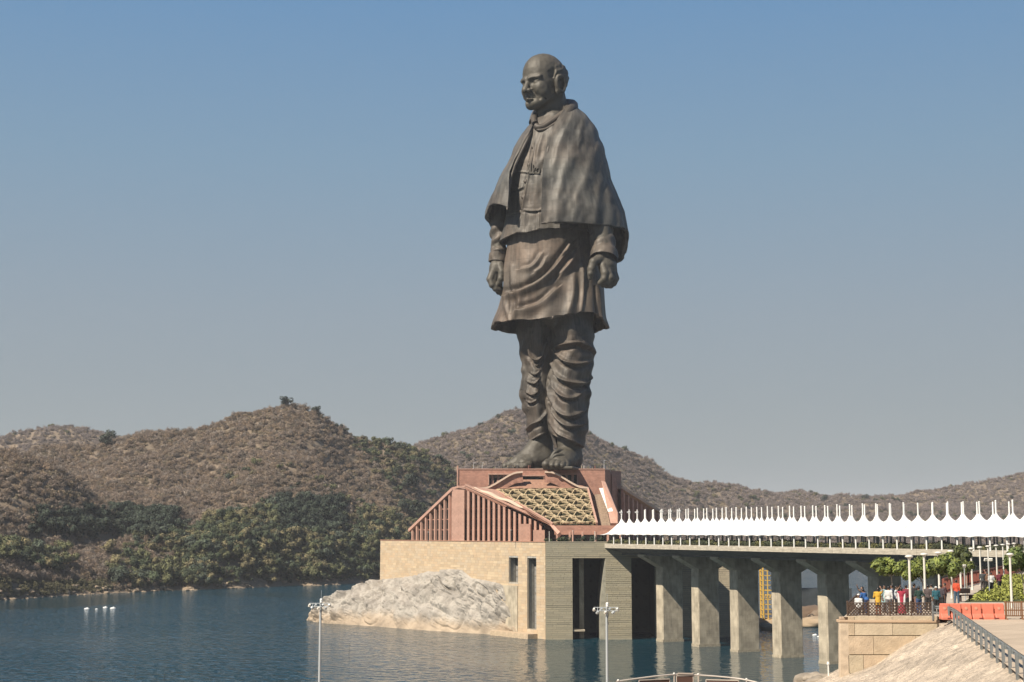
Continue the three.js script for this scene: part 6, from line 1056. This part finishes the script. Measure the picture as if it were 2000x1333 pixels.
  mesh('floor', prism([[7.2, -111], [9.5, -113.4], [12, -114.4], [15, -113.8], [18.6, -111], [18, -106], [8, -106]].reverse(), 27.4, 27.9), mat({ color: lin(0.35, 0.3, 0.25) }), g); mesh('column', cyl(1.2, 1.2, 20, 13, 8, -110, 20), mat({ color: lin(0.35, 0.32, 0.28) }), g);
}
// ------------------------------------------------------------------ hedge, trees
{
  const r = rng(404), hx = (z) => 33.6 - (z + 112) * 0.36;       // left edge of the planted mound
  const mh = (x, z) => { const e = Math.min(clamp((x - hx(z)) / 5), clamp((-109.5 - z) / 5), clamp((z + 165) / 12)); return Math.pow(Math.max(0, e), 0.6) * (0.55 + 1.7 * sstep(0, 22, x - hx(z)) + 0.12 * noise(x / 2, z / 2, 3)); };
  const soil = gridGeo(90, 60, (u, v) => { const z = lerp(-109, -166, v), x = lerp(hx(z) - 0.3, 95, u * u); return V(x, TY + 0.02 + mh(x, z) * 0.75, z); });
  struct('planted_mound', soil, mat({ color: lin(0.07, 0.08, 0.025) }), 'low mound under the hedge');
  const blobs = []; for (let i = 0; i < 5200; i++) { const z = lerp(-109.3, -164, Math.pow(r(), 1.5)), x = hx(z) + 30 * Math.pow(r(), 1.3); const h = mh(x, z); if (h < 0.05) continue; blobs.push([x, TY + h * 0.86, z, 0.2 + 0.1 * r()]); }
  tag(mesh('hedge', leafCloud({ n: 90000, blobs, size: 0.11, seed: 12, tone: 0.4, up: 0.5 }), leafMat([0.27, 0.285, 0.055])), 'bright green clipped hedge rising to the right behind the orange barriers', 'hedge', null, 'stuff');
  function tree(px, py, d, w, h, trunk, c, label, n = 2600, leaf = 0.13) {
    const top = at(px, py, d), g = group('tree', V(top.x, TY, -d), label, 'tree'), y = top.y - TY, q = rng(px), b = [];
    for (let i = 0; i < 16; i++) { const a = q() * 6.283, k = Math.sqrt(q()); b.push([Math.cos(a) * k * w * 0.78, y + (q() - 0.5) * h * 1.1 * (1.1 - 0.5 * k), Math.sin(a) * k * w * 0.7, Math.min(w, h) * (0.3 + 0.16 * q())]); }
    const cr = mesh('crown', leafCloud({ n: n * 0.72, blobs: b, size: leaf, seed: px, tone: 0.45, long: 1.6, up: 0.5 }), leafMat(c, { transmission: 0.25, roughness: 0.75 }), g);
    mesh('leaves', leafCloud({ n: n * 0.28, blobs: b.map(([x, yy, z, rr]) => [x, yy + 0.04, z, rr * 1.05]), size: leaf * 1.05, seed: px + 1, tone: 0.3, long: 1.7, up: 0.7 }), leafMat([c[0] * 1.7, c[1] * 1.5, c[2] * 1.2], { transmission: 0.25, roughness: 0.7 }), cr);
    const bark = mat({ map: blotch([0.36, 0.31, 0.25], 0.3, 0.8, 160), roughness: 0.9 }), gs = [], f = V(trunk, 0, 0), fork = V(trunk * 0.5, y - h * 0.9, 0.05);
    gs.push(tube([f.clone().setY(-0.1), V(trunk * 1.15, y * 0.25, 0.03), fork], 0.045, 20, 8)); for (let i = 0; i < 7; i++) { const e = b[i]; gs.push(tube([fork, fork.clone().lerp(V(e[0], e[1], e[2]), 0.55).add(V((q() - 0.5) * 0.15, -0.05, (q() - 0.5) * 0.15)), V(e[0], e[1], e[2])], 0.02, 10, 6)); }
    mesh('trunk', gs, bark, g);
  }
  tree(1738, 1107, 99, 1.12, 0.72, 0.15, [0.17, 0.225, 0.05], 'broad green tree over the crowd, leftmost on the terrace');
  tree(1800, 1113, 102, 1.2, 0.95, 0.1, [0.16, 0.21, 0.045], 'green tree over the crowd, middle one between two lamp posts', 3000);
  tree(1852, 1102, 95, 1.0, 0.95, 0.22, [0.15, 0.20, 0.045], 'slender tree with a thin pale trunk behind the left orange barrier', 3000);
  tree(1880, 1083, 122, 0.95, 0.9, 0.1, [0.075, 0.10, 0.03], 'dark narrow tree behind the slender tree beside the path', 2200);
  tree(1886, 1108, 116, 0.7, 0.5, 0.05, [0.14, 0.18, 0.05], 'small pale green tree just left of the path railing', 1500);
  tree(1992, 1092, 112, 1.25, 1.2, 0.2, [0.10, 0.15, 0.035], 'dense green tree cut by the right edge above the hedge', 4200);
}
// ------------------------------------------------------------------ people
{
  const skinM = [mat({ color: lin(0.20, 0.11, 0.07), roughness: 0.6 }), mat({ color: lin(0.28, 0.16, 0.105), roughness: 0.6 })], hairM = mat({ color: lin(0.012, 0.010, 0.010), roughness: 0.5 }), cloth = new Map();
  const clothM = (c) => { const k = c.join(); if (!cloth.has(k)) cloth.set(k, mat({ color: lin(...c), roughness: 0.9 })); return cloth.get(k); };
  // one hand, palm down the -y axis, thumb to +z, built once
  const handC = [[[[0, 0.01, 0], 0.024], [[0, -0.06, 0.005], 0.026]], [[[0, -0.03, 0.02], 0.02], [[0, -0.07, 0.022], 0.017]], [[[0, -0.03, -0.02], 0.019], [[0, -0.07, -0.02], 0.016]],
    [[[0.004, -0.02, 0.03], 0.012], [[0.012, -0.055, 0.05], 0.0105], [[0.02, -0.082, 0.048], 0.009]], [[[0, -0.08, 0.027], 0.0105], [[0.006, -0.115, 0.03], 0.0095], [[0.022, -0.137, 0.028], 0.008]], [[[0, -0.085, 0.008], 0.0105], [[0.007, -0.124, 0.009], 0.0095], [[0.026, -0.147, 0.008], 0.008]], [[[0, -0.083, -0.011], 0.010], [[0.008, -0.118, -0.012], 0.009], [[0.026, -0.14, -0.012], 0.008]], [[[0, -0.076, -0.029], 0.009], [[0.007, -0.103, -0.032], 0.008], [[0.022, -0.12, -0.031], 0.0075]]];
  const hand0 = netSurface((x, y, z) => { let d = 9; for (const c of handC) for (let i = 1; i < c.length; i++) d = smin(d, cap(x, y, z, c[i - 1][0], c[i][0], c[i - 1][1], c[i][1]), 0.006); return d; }, V(-0.05, -0.18, -0.07), V(0.06, 0.05, 0.09), 0.0055), handGeo = metricUV(hand0);
  function person(px, d, o) {
    const P = at(px, 1190, d), root = group('person', V(P.x, TY + (o.lift ?? 0), -d), o.label, 'person', undefined, o.turn ?? 0), k = (o.h ?? 1.66) / 1.7; root.scale.setScalar(k);
    const st2 = o.stride ?? 0, bend = o.bend ?? 0, sit = o.sit ? -0.42 : 0;
    const hip = [[-0.09, 0.88 + sit, 0], [0.09, 0.88 + sit, 0]], knee = o.sit ? [[-0.12, 0.5, 0.38], [0.12, 0.5, 0.38]] : [[-0.1, 0.47, 0.06 * st2 + 0.02], [0.1, 0.47, -0.06 * st2 + 0.02]], ank = o.sit ? [[-0.12, 0.08, 0.36], [0.12, 0.08, 0.36]] : [[-0.1, 0.07, 0.16 * st2 - 0.02], [0.1, 0.07, -0.2 * st2 - 0.02]];
    const fwd = bend * 0.25, ch = [0, 1.24 + sit - bend * 0.05, fwd * 0.7], sh = [[-0.18, 1.38 + sit - bend * 0.08, fwd], [0.18, 1.38 + sit - bend * 0.08, fwd]], nk = [0, 1.46 + sit - bend * 0.1, fwd * 1.1], hd = [0, 1.6 + sit - bend * 0.12, fwd * 1.25 + 0.015];
    const arms = (o.arms ?? ['down', 'down']).map((a, i) => { const s = i ? 1 : -1, S0 = sh[i]; return a === 'up' ? [S0, [s * 0.3, 1.5 + sit, fwd + 0.12], [s * 0.2, 1.68 + sit, fwd + 0.25]] : a === 'fore' ? [S0, [s * 0.24, 1.12 + sit, fwd + 0.06], [s * 0.1, 1.18 + sit, fwd + 0.3]] : a === 'hip' ? [S0, [s * 0.34, 1.14 + sit, fwd - 0.04], [s * 0.17, 1.0 + sit, fwd + 0.06]] : [S0, [s * 0.23, 1.1 + sit, fwd * 0.8 - 0.01], [s * 0.22, 0.86 + sit, fwd * 0.6 + 0.06]]; });
    const torso = (x, y, z, m) => { let e = smin(ell(x, y, z, ...ch, 0.165 + m, 0.22 + m, 0.115 + m), ell(x, y, z, 0, 0.93 + sit, 0, 0.155 + m, 0.15 + m, 0.115 + m), 0.09); return smin(e, cap(x, y, z, sh[0], sh[1], 0.062 + m, 0.062 + m), 0.06); };
    const legs = (x, y, z, m) => { let e = 9; for (let i = 0; i < 2; i++) e = Math.min(e, smin(cap(x, y, z, hip[i], knee[i], 0.085 + m, 0.058 + m), cap(x, y, z, knee[i], ank[i], 0.058 + m, 0.04 + m * 1.2), 0.04)); return e; };
    const armsD = (x, y, z, m, f = 1) => { let e = 9; for (const a of arms) { e = Math.min(e, cap(x, y, z, a[0], a[1], 0.05 + m, 0.042 + m)); if (f > 0) e = Math.min(e, cap(x, y, z, a[1], [0, 1, 2].map((q) => lerp(a[1][q], a[2][q], f)), 0.041 + m, 0.03 + m)); } return e; };
    const head = (x, y, z) => { const a = x - hd[0], b = y - hd[1], c = z - hd[2]; let e = ell(a, b, c, 0, 0.02, -0.005, 0.076, 0.098, 0.095); e = smin(e, ell(a, b, c, 0, -0.05, 0.03, 0.056, 0.07, 0.062), 0.03); e = smin(e, cap(a, b, c, [0, 0.0, 0.092], [0, -0.035, 0.108], 0.01, 0.014), 0.012); e = smax(e, -ell(Math.abs(a), b, c, 0.032, 0.008, 0.1, 0.018, 0.01, 0.016), 0.01); e = smax(e, -cap(a, b, c, [-0.02, -0.066, 0.098], [0.02, -0.066, 0.098], 0.005, 0.005), 0.008); e = smin(e, ell(Math.abs(a), b, c, 0.079, -0.012, -0.005, 0.012, 0.03, 0.02), 0.006); return smin(e, cap(x, y, z, nk, [hd[0], hd[1] - 0.06, hd[2] - 0.02], 0.055, 0.05), 0.03); };
    const feet = (x, y, z) => { let e = 9; for (const a of ank) e = Math.min(e, smin(cap(x, y, z, [a[0], 0.035, a[2] - 0.03], [a[0], 0.028, a[2] + 0.14], 0.036, 0.028), cap(x, y, z, [a[0], 0.035, a[2]], a, 0.04, 0.04), 0.03)); return e; };
    const body = netSurface((x, y, z) => smin(smin(torso(x, y, z, 0), Math.min(legs(x, y, z, 0), feet(x, y, z)), 0.05), Math.min(armsD(x, y, z, 0), head(x, y, z)), 0.025), V(-0.42, -0.02, -0.32), V(0.42, 1.84, 0.56), 0.024);
    const hs = arms.map((a, i) => { const dir = V(a[2][0] - a[1][0], a[2][1] - a[1][1], a[2][2] - a[1][2]).normalize(), g = handGeo.clone(); g.applyQuaternion(new THREE.Quaternion().setFromUnitVectors(V(0, -1, 0), dir)); g.translate(...a[2]); return g; });
    mesh('body', mergeGeometries([metricUV(body), ...hs]), skinM[(px | 0) % 2], root);
    const top = o.dress ? 0.1 : o.long ? 0.62 : 0.84 + sit, B0 = V(-0.44, 0, -0.36), B1 = V(0.44, 1.7, 0.6), lo = 0.04 * noise(px, 1);
    const shirt = netSurface((x, y, z) => { let e = smin(torso(x, y, z, 0.022), armsD(x, y, z, 0.018, o.sleeve ?? 0), 0.03); if (o.dress || o.long) e = smin(e, cap(x, y, z, [0, 1.0, 0], [0, top, 0.0], 0.15, o.dress ? 0.27 : 0.2), 0.06); return smax(smax(e + 0.008 * noise(x * 14, y * 9, z * 14), top + lo - y, 0.01), y - (nk[1] + 0.005), 0.01); }, B0, B1, 0.024); mesh(o.dress ? 'dress' : 'shirt', shirt, clothM(o.shirt), root);
    if (!o.dress) { const tr = netSurface((x, y, z) => smax(smax(smin(legs(x, y, z, 0.02), ell(x, y, z, 0, 0.9 + sit, 0, 0.172, 0.13, 0.132), 0.05) + 0.008 * noise(x * 12, y * 8, z * 12), 0.09 - y, 0.01), y - 0.97 - sit, 0.01), B0, B1, 0.024); mesh('trousers', tr, clothM(o.trousers), root); }
    const sho = netSurface((x, y, z) => smax(feet(x, y, z) - 0.01, y - 0.085, 0.01), V(-0.3, -0.03, -0.4), V(0.3, 0.12, 0.62), 0.022); mesh('shoes', sho, clothM([0.05, 0.04, 0.04]), root);
    if (o.cap) mesh('hat', netSurface((x, y, z) => { const a = x - hd[0], b = y - hd[1], c = z - hd[2]; return Math.min(smax(ell(a, b, c, 0, 0.03, -0.01, 0.096, 0.105, 0.112), 0.03 - b, 0.01), ell(a, b, c, 0, 0.045, 0.12, 0.07, 0.012, 0.07)); }, V(-0.3, 1, -0.3), V(0.3, 1.85, 0.6), 0.016), clothM(o.cap), root);
    else mesh('hair', netSurface((x, y, z) => { const a = x - hd[0], b = y - hd[1], c = z - hd[2]; let e = ell(a, b, c, 0, 0.03, -0.016, 0.088, 0.102, 0.103); if (o.hairLong) e = smin(e, cap(a, b, c, [0, -0.02, -0.075], [0, -0.25, -0.1], 0.065, 0.035), 0.03); return smax(e + 0.004 * noise(x * 40, y * 40, z * 40), c - 0.055 + Math.max(0, 0.05 - b) * 1.1, 0.02); }, V(-0.3, 0.6, -0.4), V(0.3, 1.85, 0.6), 0.016), hairM, root);
    if (o.scarf) mesh('scarf', netSurface((x, y, z) => { const a = smin(cap(x, y, z, [-0.2, 1.38 + sit, fwd], [-0.14, 0.7, fwd - 0.1], 0.06, 0.09), cap(x, y, z, [0.2, 1.38 + sit, fwd], [0.14, 0.62, fwd - 0.1], 0.06, 0.09), 0.02); return a + 0.01 * noise(x * 16, y * 8, z * 16); }, B0, B1, 0.026), clothM(o.scarf), root);
    return root;
  }
  const black = [0.02, 0.02, 0.022], white = [0.62, 0.62, 0.6], navy = [0.02, 0.035, 0.09], jeans = [0.04, 0.075, 0.17], greyC = [0.16, 0.16, 0.17], maroon = [0.16, 0.03, 0.045];
  person(1678, 92.6, { shirt: white, trousers: greyC, sit: true, cap: white, turn: 2.5, label: 'person in white with a white hat crouching at the left end of the railing' });
  person(1694, 92.4, { shirt: [0.03, 0.11, 0.32], trousers: navy, bend: 0.9, arms: ['fore', 'fore'], turn: -2.4, label: 'person in a bright blue top leaning beside the crouching figure' });
  person(1689, 94.5, { shirt: black, trousers: black, bend: 0.4, arms: ['up', 'fore'], turn: -1.2, label: 'person in black behind the one in bright blue' });
  person(1716, 92.0, { shirt: [0.62, 0.36, 0.04], trousers: [0.20, 0.07, 0.04], long: true, arms: ['up', 'fore'], turn: 3.0, hairLong: true, label: 'person in a long yellow top with one arm raised at the railing' });
  person(1728, 95.5, { shirt: [0.32, 0.46, 0.46], trousers: greyC, long: true, turn: 0.6, label: 'person in a pale turquoise tunic right of the one in yellow' });
  person(1737, 94.0, { shirt: white, trousers: greyC, sleeve: 0.9, turn: 2.6, stride: 0.4, label: 'person in a white long sleeved shirt and grey trousers in the crowd' });
  person(1744, 96.5, { shirt: [0.2, 0.22, 0.28], trousers: [0.14, 0.12, 0.12], turn: -2.0, label: 'person in slate grey behind the white shirts' });
  person(1752, 94.5, { shirt: [0.55, 0.58, 0.6], trousers: greyC, turn: 1.2, arms: ['up', 'down'], label: 'person in a pale shirt with a raised arm left of the red dress' });
  person(1762, 92.8, { shirt: [0.36, 0.03, 0.06], dress: true, scarf: white, turn: 3.0, hairLong: true, label: 'person in a red dress with a white scarf at the railing' });
  person(1771, 96.0, { shirt: maroon, trousers: black, turn: 2.4, sleeve: 0.9, label: 'person in a maroon shirt beside the nearest lamp post' });
  person(1778, 97.5, { shirt: [0.5, 0.46, 0.4], trousers: [0.3, 0.25, 0.19], turn: -2.6, label: 'person in beige behind the nearest lamp post' });
  person(1787, 96.2, { shirt: black, trousers: [0.2, 0.12, 0.1], turn: 2.0, h: 1.75, label: 'tall person in black right of the nearest lamp post' });
  person(1796, 93.8, { shirt: [0.02, 0.05, 0.04], trousers: jeans, turn: 3.3, arms: ['hip', 'fore'], label: 'person in a dark top and blue jeans with a bent arm' });
  person(1814, 96.5, { shirt: [0.09, 0.07, 0.07], trousers: black, turn: 2.7, label: 'person in dark clothes right of the one in blue jeans' });
  person(1821, 98.0, { shirt: [0.42, 0.41, 0.37], trousers: [0.4, 0.36, 0.3], long: true, turn: -2.8, label: 'person in a light kurta behind the right end of the railing' });
  person(1830, 93.6, { shirt: [0.02, 0.10, 0.13], trousers: black, turn: 3.2, cap: [0.5, 0.5, 0.48], label: 'person in a teal top and pale cap near the end of the railing' });
  person(1840, 97.0, { shirt: [0.06, 0.05, 0.06], trousers: black, turn: 2.2, label: 'person in dark clothes left of the slender tree trunk' });
  person(1847, 99.5, { shirt: [0.1, 0.05, 0.05], trousers: [0.05, 0.04, 0.05], turn: -1.8, label: 'person in dark brown just behind the slender tree trunk' });
  person(1870, 106, { shirt: [0.55, 0.075, 0.03], trousers: [0.05, 0.09, 0.14], turn: 2.6, sleeve: 0.5, label: 'person in a bright red shirt walking by the slender tree', stride: 0.7 });
  person(1922, 122, { shirt: [0.05, 0.055, 0.06], trousers: [0.06, 0.05, 0.05], turn: 2.9, stride: 0.7, arms: ['up', 'down'], label: 'person in dark clothes on the path, leftmost behind the hedge', lift: 0.2 });
  person(1931, 127, { shirt: [0.14, 0.08, 0.05], trousers: black, turn: 2.5, stride: 0.4, label: 'person in brown on the path behind the two floodlights' });
  person(1939, 124, { shirt: white, trousers: black, turn: 3.1, stride: 0.8, label: 'person in a white shirt and black trousers on the path' });
  person(1955, 127, { shirt: maroon, trousers: black, turn: 3.4, stride: 0.5, arms: ['fore', 'down'], sleeve: 0.9, label: 'person in maroon on the path, rightmost behind the hedge' });
  const dk = mat({ color: lin(0.05, 0.03, 0.025) }), p = at(1885, 1150, 110), b = group('bench', V(p.x, TY, -110), 'dark bench beside the path railing', 'bench', undefined, 0.4);
  mesh('seat', rbox(1.3, 0.07, 0.42, 0.02, 0, 0.45, 0), dk, b); mesh('backrest', rbox(1.3, 0.36, 0.06, 0.02, 0, 0.75, -0.22), dk, b); for (const x of [-0.5, 0.5]) mesh('leg', box(0.08, 0.45, 0.36, x, 0.22, 0), dk, b);
}
renderer.render(scene, camera);
